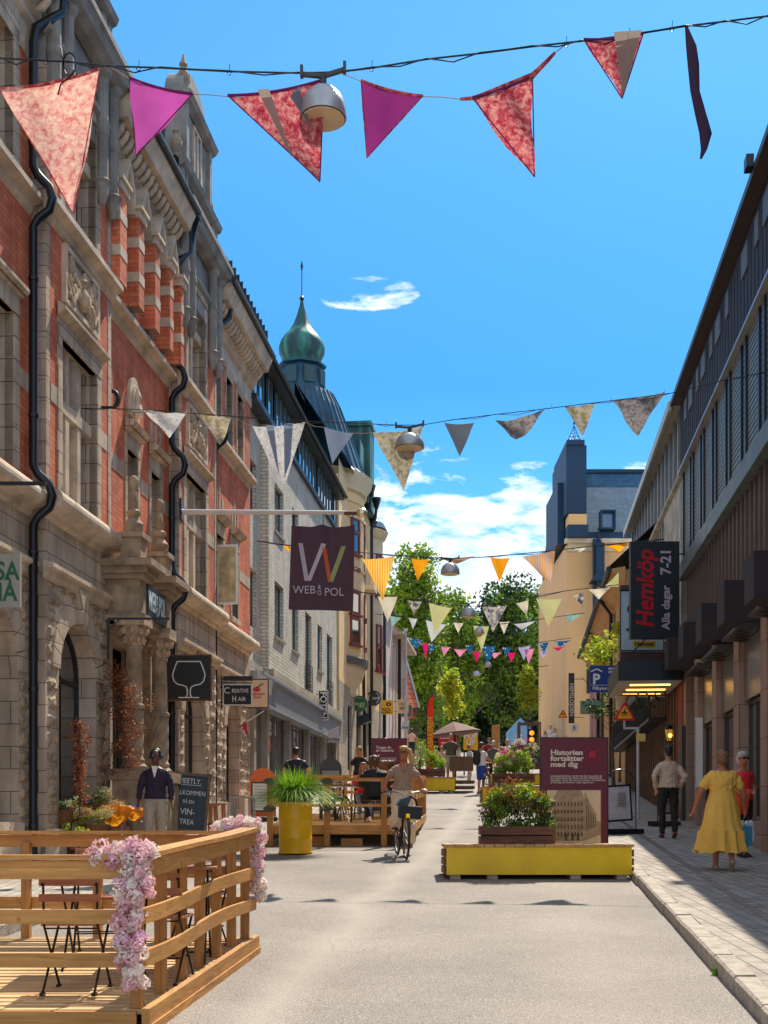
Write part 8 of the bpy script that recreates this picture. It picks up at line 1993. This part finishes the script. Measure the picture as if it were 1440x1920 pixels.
# her friend's bag
hw = yw.matrix_basis @ Vector((-.345*1.63/1.75, -.07*1.63/1.75, .80*1.63/1.75))
YB2 = 16.6; bg_ = thing('shopping_bag', 'small blue paper shopping bag with white tissue carried by the woman in yellow', 'bag', P(1399, 1586, YB2))
m = MB(); m.box(-.062, .062, -.05, .05, 0, .27); m.build('paper_body', mat('teal_blue_paper', (.03, .20, .32), .5), bg_)
m = MB(); g = random.Random(2)
for i in range(14): m.ball((g.uniform(-.055, .085), g.uniform(-.04, .04), g.uniform(.26, .34)), (.03, .025, .03), 6, 5)
limb(m, [(.07, 0, .3), (.095, 0, .15), (.085, 0, .06)], [.03, .025, .02]); m.build('tissue', mat('white_tissue', (.62, .66, .72), .7, trans=.2), bg_)
m = MB(); m.tube([(-.04, 0, .26), (-.02, 0, .38), (0, 0, .42), (.02, 0, .38), (.04, 0, .26)], .004, 5); m.build('handle', BLACKM, bg_)
# ================================================================ bicycle + rider
def bicycle(label, loc, rz, col, steer=0, bag=False, s=1.0):
 """wheels along local y: front wheel at -y"""
 t = thing('bicycle', label, 'bicycle', loc, rz); WR = .345*s
 TY = mat('tyre_rubber', (.02, .018, .017), .7); RIM = mat('bicycle_steel', (.35, .33, .30), .35, .8)
 for nm, y in (('front_wheel', -.56*s), ('rear_wheel', .50*s)):
  w = MB(); w.tube([(0, y+WR*math.cos(a), WR+WR*math.sin(a)) for a in [2*PI*i/30 for i in range(31)]], .020, 8, caps=False); wo = w.build(nm, TY, t, True)
  q = MB(); q.tube([(0, y+WR*.92*math.cos(a), WR+WR*.92*math.sin(a)) for a in [2*PI*i/30 for i in range(31)]], .010, 6, caps=False); q.build('rim', RIM, wo)
  q = MB()
  for i in range(18): a = 2*PI*i/18; q.bar((.02*(1 if i % 2 else -1), y, WR), (0, y+WR*.92*math.cos(a), WR+WR*.92*math.sin(a)), .004)
  q.tube([(-.05, y, WR), (.05, y, WR)], .018, 8); q.build('spokes', RIM, wo)
  q = MB(); q.tube([(0, y+WR*1.09*math.cos(a), WR+WR*1.09*math.sin(a)) for a in [R(k_) for k_ in (range(20, 171, 15) if y < 0 else range(10, 181, 15))]], .024, 6, flat=.4); q.build('mudguard', mat('dark_mudguard', (.04, .035, .03), .4, .5), t)
 f = MB(); BB = (0, .08*s, .29*s); ST = (0, .26*s, .82*s); HT = (0, -.38*s, .86*s); HB_ = (0, -.34*s, .66*s)
 for a, b, r in ((BB, ST, .016), (BB, HB_, .019), ((0, .2*s, .62*s), HB_, .016), (HB_, HT, .019)): f.tube([a, b], r, 8)
 for sg in (-.06, .06): f.tube([BB, (sg, .50*s, WR)], .010, 6); f.tube([(0, .22*s, .72*s), (sg, .50*s, WR)], .009, 6); f.tube([(0, -.36*s, .66*s), (sg*.9, -.42*s, .62*s), (sg, -.56*s, WR)], .012, 6)
 f.build('frame', col, t)
 h = MB(); h.tube([(0, -.38*s, .86*s), (0, -.40*s, 1.0*s)], .013, 8); HH = 1.07*s
 h.tube([(-.33, -.16*s, HH), (-.25, -.26*s, HH+.015), (-.10, -.42*s, HH-.0), (0, -.43*s, HH-.07), (.10, -.42*s, HH), (.25, -.26*s, HH+.015), (.33, -.16*s, HH)], .012, 8); h.build('handlebar', RIM, t)
 for sg in (-1, 1): g_ = MB(); g_.tube([(sg*.355, -.10*s, HH-.01), (sg*.29, -.21*s, HH+.01)], .018, 8); g_.build('grip', mat('black_grip', (.02, .02, .02), .6), t); g_ = MB(); g_.tube([(sg*.27, -.27*s, HH), (sg*.33, -.24*s, HH-.02)], .007, 5); g_.build('brake_lever', RIM, t)
 sd_ = MB(); sd_.ball((0, .30*s, .90*s), (.085, .13, .03), 10, 6); sd_.tube([(0, .26*s, .8*s), (0, .28*s, .88*s)], .013, 6); sd_.build('saddle', mat('brown_saddle', (.06, .03, .02), .5), t)
 c = MB(); c.tube([(-.05, BB[1], BB[2]), (.05, BB[1], BB[2])], .03, 8); c.lathe((0, 0, 0), [(0, 0), (0, 0)], 3) if False else None
 c.tube([(.055, BB[1], BB[2]), (.065, BB[1]+.03, BB[2]-.17)], .010, 6); c.tube([(-.055, BB[1], BB[2]), (-.065, BB[1]-.03, BB[2]+.17)], .010, 6)
 c.box(.06, .16, BB[1]-.02, BB[1]+.08, BB[2]-.185, BB[2]-.155); c.box(-.16, -.06, BB[1]-.08, BB[1]+.02, BB[2]+.155, BB[2]+.185); c.tube([(.045, BB[1]+.1*math.cos(a), BB[2]+.1*math.sin(a)) for a in [2*PI*i/16 for i in range(17)]], .006, 4, caps=False); c.build('crankset', BLACKM, t)
 q = MB(); q.box(.075, .155, BB[1]-.026, BB[1]-.021, BB[2]-.182, BB[2]-.160); q.build('pedal_reflector', mat('amber_reflector', (.9, .35, .02), .2, var=0), t)
 l = MB(); l.lathe((0, 0, 0), [(0, 0), (.035, 0), (.05, .05), (.045, .06), (0, .055)], 14); l.v = [(a+.09, -.62*s-c_, .60*s+b_) for a, b_, c_ in l.v]; l.build('headlamp', mat('lamp_chrome', (.5, .5, .42), .15, .8, var=0), t)
 if bag:
  b = MB(); b.T = Matrix.Rotation(R(4), 4, 'Y'); b.box(-.19, .19, -.72*s, -.50*s, .66*s, .86*s); pts = b.v
  b.v = [((x*(1.0 if z > .8*s else .92)), y, z) for x, y, z in pts]; bg = b.build('handlebar_bag', mat('dark_navy_canvas', (.012, .018, .03), .6, var=.25, bump=.4, bs=9), t)
  b = MB(); b.prism([(-.18, .87*s), (-.10, .98*s), (.0, 1.01*s), (.07, 1.0*s), (.0, .86*s)], -.70*s, -.55*s); b.build('bag_flap', mat('steel_blue_canvas', (.03, .06, .11), .6, var=.3), bg)
  b = MB(); b.tube([(-.02, -.64*s, .98*s), (.05, -.68*s, 1.02*s), (.14, -.66*s, .95*s), (.17, -.62*s, .87*s)], .016, 6); b.build('strap', BLACKM, bg)
  b = MB(); b.box(-.03, .03, -.745*s, -.725*s, .665*s, .74*s); b.build('reflector', mat('yellow_reflector', (.95, .6, .01), .3, var=0, emit=(1, .6, .02), es=.15), bg)
  b = MB(); b.ball((-.13, -.73*s, .85*s), .008, 6, 4); b.ball((.14, -.73*s, .85*s), .008, 6, 4); b.build('bag_stud', RIM, bg)
 return t
CY = 20.55; cxx = WX(757, CY); RZ = R(7); zc_ = gz(CY-.2)
bk_ = bicycle('black city bicycle with a navy handlebar bag ridden towards the camera', (cxx-.04, CY, gz(CY)-.0), RZ, mat('black_frame_enamel', (.015, .013, .012), .3), bag=True)
bk_.rotation_euler = (math.atan(.0587), 0, RZ)
def ex_cyc(t, T, hp, J, SH, ax, side, fw, sg_):
 sg_()
 m = MB(); m.T = T; m.prism([(-.062, 1.50), (.062, 1.50), (.012, 1.37), (-.012, 1.37)], J['neck'][1]-.165, J['neck'][1]-.13); m.build('v_neck', SKIN_T, t)
 m = MB(); m.T = T
 for x, z in ((0, 1.045), (-.09, 1.01), (.10, 1.01)): m.ball((x, J['pel'][1]-.135, z), .011, 6, 4)
 m.build('button', BLSH, t)
 m = MB(); m.T = T; m.ball(hp(.085, -.0, -.045), .012, 6, 5); m.build('earring', mat('gold', (.8, .55, .2), .2, 1, var=0), t)
person('blonde woman in sunglasses, mocha top and cream trousers riding the bicycle', (cxx, CY+.06, gz(CY)+.03), 1.78, RZ-.03, SKIN_T, 'f',
 dict(pel=(0, .16, 1.02), neck=(0, .06, 1.50), head=(-.0, .0, 1.665), sh=.155, el=[(-.28, -.02, 1.24), (.285, .0, 1.23)], wr=[(-.335, -.09, 1.075), (.335, -.08, 1.07)], hd=[(-.1, -.9, -.25), (.1, -.9, -.25)], ths=[(1, -.2, .2), (-1, -.2, .2)], curl=1.0,
         kn=[(-.13, -.02, .66), (.13, -.02, .58)], an=[(-.12, .10, .42), (.12, .14, .17)], toe=[(0, -1, -.1), (0, -1, -.05)]),
 ('tucked', TAUPET), ('wide', CREAMP), ('pony', HBL), BRNSH, .009, extra=ex_cyc, headturn=-.55, wide=.98)
# ================================================================ further people
def P_(label, px, Y, H, rz=0, on=0.0, **k): return person(label, (WX(px, Y), Y, gz(Y)+on), H, rz, **k)
P_('broad man in navy t-shirt seen from behind near the shop windows', 555, 30.5, 1.74, PI, .12, top=('tee', NAVYC), bottom=('trousers', BLKC), hair=('short', HBK), shoes=BLSH, face=False, wide=1.2, pose=dict(el=[(-.30, .0, 1.17), (.30, .0, 1.17)], wr=[(-.31, -.08, .95), (.31, -.08, .95)]))
def ex_sg(t, T, hp, J, SH, ax, side, fw, sg_): sg_()
P_('blonde woman in black top and sunglasses standing behind the parklet', 674, 34, 1.70, 0, .15, sex='f', top=('tee', BLKC), bottom=('trousers', NAVYC), hair=('long', HBL), shoes=BLSH, extra=ex_sg)
SIT = dict(pel=(0, 0, .52), neck=(0, -.04, 1.02), head=(0, -.07, 1.18), el=[(-.26, -.08, .74), (.26, -.08, .74)], wr=[(-.14, -.30, .72), (.14, -.30, .72)], kn=[(-.12, -.42, .50), (.12, -.42, .50)], an=[(-.12, -.40, .09), (.12, -.40, .09)])
def sit(label, px, Y, H, rz, z, **k):
 ps = dict(SIT); ps.update(k.pop('pose', {})); return person(label, (WX(px, Y), Y, z), H, rz, pose=ps, **k)
sit('seated girl with light brown hair and glasses at the parklet table', 681, 27.1, 1.66, .1, pz(27.1), sex='f', top=('tee', REDC), bottom=('trousers', DENIM), hair=('long', mat('light_brown_hair', (.32, .15, .06), .5, var=.3, bump=.5)), shoes=WHSH)
HOOD = mat('black_down_jacket', (.006, .006, .008), .7, bump=.3, bs=6)
sit('person in a black jacket sitting with their back to the camera on the parklet', 703, 24.6, 1.78, PI+.15, pz(24.6), top=('jacket', HOOD), bottom=('trousers', BLKC), hair=('curly', HBR), shoes=WHSH, face=False, wide=1.25, pose=dict(kn=[(-.30, -.30, .50), (.18, -.36, .50)], an=[(-.34, -.05, .12), (.1, -.1, .09)], neck=(0, -.10, 1.05), head=(0, -.14, 1.2)))
sit('curly haired guest at the parklet table just left of the cyclist', 716, 26.9, 1.72, PI-.4, pz(26.9), sex='f', top=('tee', BLKC), bottom=('trousers', PNKT), hair=('curly', mat('chestnut_hair', (.22, .09, .035), .5, var=.4, bump=.6)), shoes=BLSH, face=False)
sit('dark haired guest partly hidden behind the cyclist on the parklet', 729, 28.2, 1.76, PI-.2, pz(28.2), sex='f', top=('tee', BLKC), bottom=('trousers', BLKC), hair=('curly', HBR), shoes=BLSH, face=False)
for i, (px, YY, lab) in enumerate(((703, 24.55, 'black metal chair under the guest in the black jacket'), (716, 26.85, 'black metal chair under the curly haired guest'), (729, 28.2, 'black metal chair under the dark haired guest'), (681, 27.15, 'black metal chair under the girl with glasses'), (628, 25.6, 'empty black metal chair beside the barrel side of the parklet'))):
 t = thing('cafe_chair', lab, 'chair', (WX(px, YY), YY, pz(YY)), PI if i < 3 else 0, 'black metal cafe chairs on the parklet')
 m = MB(); m.box(-.2, .2, -.2, .2, .42, .44); m.build('seat', BLACKM, t)
 for sx in (-1, 1):
  for sy in (-1, 1): m = MB(); m.tube([(sx*.17, sy*.17, .42), (sx*.2, sy*.2, 0)], .012, 6); m.build('leg', BLACKM, t)
 m = MB(); m.tube([(-.18, .19, .42), (-.18, .24, .80), (.18, .24, .80), (.18, .19, .42)], .011, 6); m.build('backrest', BLACKM, t)
P_('man in olive shirt and pale shorts leaning behind the left yellow bench', 845, 44.5, 1.80, -.1, .3, top=('tee', OLIVEC), bottom=('shorts', KHAKI), hair=('short', HBR), shoes=BRNSH, wide=1.05, vox=.016, pose=dict(el=[(-.30, .02, 1.2), (.30, .02, 1.2)], wr=[(-.28, -.14, 1.02), (.26, -.16, 1.0)]))
def ex_pack(t, T, hp, J, SH, ax, side, fw, sg_):
 m = MB(); m.T = T; 
 for q in ((0, .20, 1.32), (0, .21, 1.12)): m.ball(q, (.15, .12, .17), 12, 8)
 rpart('backpack', m, .02, mat('black_backpack', (.012, .012, .014), .6), t, 1)
 m = MB(); m.T = T; m.ball(hp(0, .0, .06), (.09, .10, .065), 12, 7); m.build('cap', mat('dark_grey_cap', (.05, .05, .055), .7), t)
YP = 42.6; P_('man in white t-shirt, blue shorts and black backpack pushing a bicycle', 902, YP, 1.82, PI*.72, 0, top=('tee', WHT), bottom=('shorts', BLUEC), hair=('short', HBR), shoes=BRNSH, extra=ex_pack, wide=1.08, vox=.016, face=False, pose=dict(el=[(-.26, -.05, 1.2), (.26, -.10, 1.2)], wr=[(-.24, -.30, 1.04), (.24, -.36, 1.04)]))
b2 = bicycle('bicycle pushed by the man with the backpack', (WX(922, 42.9), 42.9, gz(42.9)), PI*.8, mat('bronze_frame_enamel', (.16, .09, .04), .3)); b2.rotation_euler = (-.06, 0, PI*.86)
bicycle('dark bicycle leaning against the railing inside the parklet', (WX(633, 25.2), 25.2, gz(25.2)+.12), .35, mat('black_frame_enamel'))
RP = mat('red_flowered_dress', (.30, .02, .04), .8, var=.6, vs=25)
G7 = 'visitors strolling in the distant square'
P_('woman in red flowered dress and green cap further up the street', 917, 54, 1.70, .2, .05, sex='f', top=('tee', RP), bottom=('trousers', RP), hair=('bob', mat('olive_cap', (.12, .14, .05), .7)), shoes=BRNSH, vox=.018, group=G7, pose=dict(el=[(-.34, -.02, 1.25), (.30, .02, 1.2)], wr=[(-.42, -.1, 1.05), (.3, -.1, 1.0)]))
P_('man in grey green t-shirt seen from behind in the middle distance', 925, 47.2, 1.78, PI, 0, top=('tee', mat('sage_cotton', (.09, .11, .09), .8)), bottom=('trousers', BLKC), hair=('short', HGR), shoes=BLSH, vox=.018, face=False, group=G7)
def ex_beard(t, T, hp, J, SH, ax, side, fw, sg_): sg_(); m = MB(); m.T = T; m.ball(hp(0, -.045, -.07), (.052, .045, .05), 10, 7); m.build('beard', HGI, t)
P_('ginger bearded man in a dark printed t-shirt beside the middle planter', 941, 44.2, 1.62, 0, 0, top=('tee', NAVYC), bottom=('trousers', BLKC), hair=('short', HGI), shoes=BLSH, vox=.016, extra=ex_beard, group=G7)
P_('woman in white blouse and denim shorts walking towards the camera', 951, 53, 1.70, .05, 0, sex='f', top=('tee', WHT), bottom=('shorts', DENIM), hair=('bob', HBL), shoes=WHSH, vox=.018, group=G7)
P_('long haired woman in pale pink top far away on the right', 1022, 86, 1.66, 0, 0, sex='f', top=('tee', mat('pale_pink_cotton', (.72, .42, .34), .8)), bottom=('trousers', DENIM), hair=('long', mat('chestnut_hair')), shoes=WHSH, vox=.022, face=False, group=G7)
P_('tall man in white shirt with a shoulder strap far away on the right', 1032, 84, 1.95, 0, .15, top=('tee', WHT), bottom=('trousers', NAVYC), hair=('short', HGR), shoes=BRNSH, vox=.022, face=False, group=G7)
P_('man in open white shirt far away right of the pale pink woman', 1041, 82, 1.86, 0, 0, top=('jacket', WHT), bottom=('trousers', KHAKI), hair=('short', HBK), shoes=BRNSH, vox=.022, face=False, group=G7)
P_('small seated child in white before the pale blue tent', 973, 76, 1.25, 0, .55, top=('tee', WHT), bottom=('trousers', DENIM), hair=('short', HBR), shoes=BLSH, vox=.022, face=False, group=G7)
P_('person in pale pink shirt walking away under the park trees', 772, 74, 1.78, PI, .15, top=('tee', mat('pale_pink_cotton')), bottom=('trousers', NAVYC), hair=('short', HBK), shoes=BLSH, vox=.022, face=False, group=G7)
P_('person in pink flowered top sitting beneath the distant parasol', 828, 50, 1.45, 0, .05, sex='f', top=('tee', mat('pale_pink_cotton')), bottom=('trousers', DENIM), hair=('short', HGI), shoes=WHSH, vox=.018, group=G7)
P_('person in pale blue shirt turned sideways by the yellow banner', 880, 50, 1.55, 1.2, 0, top=('tee', mat('pale_blue_cotton', (.38, .48, .62), .8)), bottom=('trousers', KHAKI), hair=('short', HBR), shoes=BRNSH, vox=.018, face=False, group=G7)
P_('grey haired man behind the small maroon board, only his head showing', 723, 39, 1.98, 0, .05, top=('tee', NAVYC), bottom=('trousers', BLKC), hair=('short', HGR), shoes=BLSH, vox=.018, group=G7)
P_('fair haired person just visible over the history board beside the banner', 1061, 70, 1.60, 0, 0, top=('tee', PNKT), bottom=('trousers', DENIM), hair=('short', HBL), shoes=WHSH, vox=.022, face=False, group=G7)
P_('dark haired person just visible over the right end of the history board', 1086, 62, 1.64, 0, 0, top=('tee', NAVYC), bottom=('trousers', BLKC), hair=('short', HBK), shoes=BLSH, vox=.022, face=False, group=G7)
# ================================================================ trees
def branchy(mb, base, h, r, g, lean=0.0, n_=9, spread=.28, z0=.3):
 b = Vector(base); top = b+Vector((lean, 0, h)); pts = [b+(top-b)*t+Vector((g.uniform(-.03, .03)*h*t, g.uniform(-.02, .02)*h*t, 0)) for t in (0, .15, .35, .6, .85)]
 mb.tube(pts, [r*1.25, r, r*.8, r*.5, r*.15], 9)
 for i in range(n_):
  t = z0+(.85-z0)*i/n_; p = b+(top-b)*t; a = g.uniform(0, 2*PI); L = h*spread*g.uniform(.7, 1.2)*(1.15-t)
  q = p+Vector((math.cos(a)*L, math.sin(a)*L, L*.75)); m_ = (p+q)/2+Vector((0, 0, -.05*L))
  mb.tube([p, m_, q], [r*.42*(1.1-t), r*.25*(1.1-t), r*.06], 6)
  for k in range(2): e = q*.5+m_*.5; f = e+Vector((g.uniform(-1, 1)*L*.4, g.uniform(-1, 1)*L*.4, L*.35)); mb.tube([e, f], [r*.14*(1.1-t), r*.03], 5)
def tree(name, label, px, Y, pxl, pxr, pyt, pyb, mats, seed, n_cl=46, per=26, leaf=.30, base=None, crad=None, group=None, fill=.85, cat='tree', trunk=.30, shape=None):
 g = random.Random(seed); S = F/Y; x = WX(px, Y); zb = gz(Y) if base is None else base
 t = thing(name, label, cat, (x, Y, zb), 0, group); ztop = P(0, pyt, Y).z-zb; zlow = max(.3, P(0, pyb, Y).z-zb)
 m = MB(); branchy(m, (0, 0, 0), ztop*.93, trunk, g, n_=10, z0=max(.15, zlow/ztop*.9)); m.build('trunk', BARK, t)
 cxm = (WX(pxl, Y)+WX(pxr, Y))/2-x; rx = (pxr-pxl)/S/2; cz = (ztop+zlow)/2; rz = (ztop-zlow)/2; cr = crad or rx*.30
 cs = []; rs = []; i = 0
 while len(cs) < n_cl and i < 9999:
  i += 1; u, v, w = g.uniform(-1, 1), g.uniform(-1, 1), g.uniform(-1, 1); rr_ = u*u+v*v+w*w
  if rr_ > 1 or rr_ < .18*g.random(): continue
  if shape: u *= shape(w); v *= shape(w)
  q = cr*g.uniform(.6, 1.4); cs.append((cxm+u*(rx-cr*.5), v*(rx-cr*.5), cz+w*(rz-cr*.5))); rs.append(q)
 k = len(mats)
 for j, (mt, f_) in enumerate(mats):
  a, b = int(len(cs)*sum(q[1] for q in mats[:j])), int(len(cs)*sum(q[1] for q in mats[:j+1]))
  if b <= a: continue
  C, A, B = leaf_arrays(cs[a:b], rs[a:b], per/(leaf*leaf)*.09*8.5, leaf, seed*7+j); quads_np('crown', C, A, B, mt, t)
 return t
GT = 'park trees closing the street'
tree('park_tree', 'tall light green park tree standing left, beside the tiled roof', 775, 98, 708, 845, 1020, 1395, [(LEAF, .45), (LEAF2, .55)], 1, 110, 10, .30, group=GT, crad=1.25, trunk=.38)
tree('park_tree', 'mid green park tree second from left behind the lower pennants', 855, 106, 800, 908, 1088, 1395, [(LEAF2, .75), (LEAF, .25)], 2, 80, 9, .32, group=GT, crad=1.2, trunk=.35)
tree('park_tree', 'broad rounded park tree with the highest crown on the right', 962, 112, 878, 1052, 1076, 1370, [(LEAF2, .62), (LEAF3, .38)], 3, 140, 10, .33, group=GT, crad=1.45, trunk=.42)
tree('park_tree', 'shade darkened park tree behind the centre of the street', 905, 122, 850, 990, 1150, 1408, [(LEAF3, 1.0)], 4, 110, 9, .36, group=GT, crad=1.5)  # dark leaf colour of these low trees stands in for their shade
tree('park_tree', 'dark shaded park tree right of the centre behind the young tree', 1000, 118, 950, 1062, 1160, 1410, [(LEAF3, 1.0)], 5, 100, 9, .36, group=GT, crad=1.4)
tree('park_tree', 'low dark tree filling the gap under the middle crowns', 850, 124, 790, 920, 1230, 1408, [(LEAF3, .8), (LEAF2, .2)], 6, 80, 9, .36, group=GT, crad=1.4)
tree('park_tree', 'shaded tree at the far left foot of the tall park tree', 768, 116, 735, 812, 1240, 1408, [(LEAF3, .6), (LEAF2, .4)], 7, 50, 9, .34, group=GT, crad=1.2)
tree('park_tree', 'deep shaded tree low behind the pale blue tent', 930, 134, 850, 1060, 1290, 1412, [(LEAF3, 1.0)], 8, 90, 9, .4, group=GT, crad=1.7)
sp_ = lambda w: 1.0 if w < 0 else 1-.75*w
tree('young_tree', 'slender yellow green young tree on the left, rising behind the parasol', 846, 62, 824, 872, 1246, 1352, [(LEAFY, .7), (LEAF, .3)], 9, 34, 12, .17, crad=.36, trunk=.07, shape=sp_, group='slender young street trees')
tree('young_tree', 'slender yellow green young tree tied in a timber frame in the square', 989, 66, 968, 1010, 1242, 1348, [(LEAFY, .75), (LEAF, .25)], 10, 30, 12, .17, crad=.36, trunk=.06, shape=sp_, group='slender young street trees')
t = thing('tree_frame', 'square timber stake frame round the young tree in the square', 'tree support', (WX(992, 66), 66, gz(66))); zt = P(0, 1354, 66).z-gz(66)
for x in (-.55, .55):
 for y in (-.4, .4): m = MB(); m.box(x-.04, x+.04, y-.04, y+.04, 0, zt); m.build('stake', FINW, t)
for y in (-.4, .4): m = MB(); m.box(-.51, .51, y-.03, y+.03, zt-.15, zt-.05); m.build('cross_bar', FINW, t)
tree('street_tree', 'bright green small tree on the right pavement behind the parking sign', 1132, 42, 1082, 1178, 1172, 1272, [(LEAF, .5), (LEAFY, .5)], 12, 34, 4, .13, crad=.34, trunk=.08)
tree('street_tree', 'dark leafy low branches of a small tree under the parking sign', 1150, 40, 1085, 1190, 1290, 1350, [(LEAF2, .6), (LEAF3, .4)], 13, 16, 4, .11, crad=.26, trunk=.07)
tree('street_tree', 'yellow green twigs of a tree beside the pub sign top', 1162, 48, 1148, 1180, 1152, 1215, [(LEAFY, 1.0)], 15, 10, 8, .11, crad=.25, trunk=.05)
for i, (x, Y, r, lb) in enumerate(((775, 92, 1.0, 'small clipped bush left in front of the park'), (795, 93, .9, 'clipped bush just left of the feather banner'), (828, 60, .7, 'feathery bush beside the red banner'))):
 t = thing('park_bush', lb, 'bush', (WX(x, Y), Y, gz(Y))); C, A, B = leaf_arrays([(0, 0, r*.8), (r*.5, 0, r*.6), (-r*.5, 0, r*.6)], [r*.7]*3, 300, .14, 40+i); quads_np('foliage', C, A, B, LEAF, t); m = MB(); m.tube([(0, 0, 0), (0, 0, r)], .05, 5); m.build('stem', BARK, t)
# dark hedge belt at the back of the park
g = np.random.default_rng(5)
cs = [(WX(690+i*13, 140), 140+g.uniform(-3, 3), 7.3+g.uniform(.5, 6.0)) for i in range(34) for _ in range(2)]
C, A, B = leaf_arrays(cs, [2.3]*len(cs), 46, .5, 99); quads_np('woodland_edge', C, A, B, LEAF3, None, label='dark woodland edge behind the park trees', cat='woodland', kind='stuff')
# far-left brick facade opposite side is out of view; the terrace of the square gets a low wall
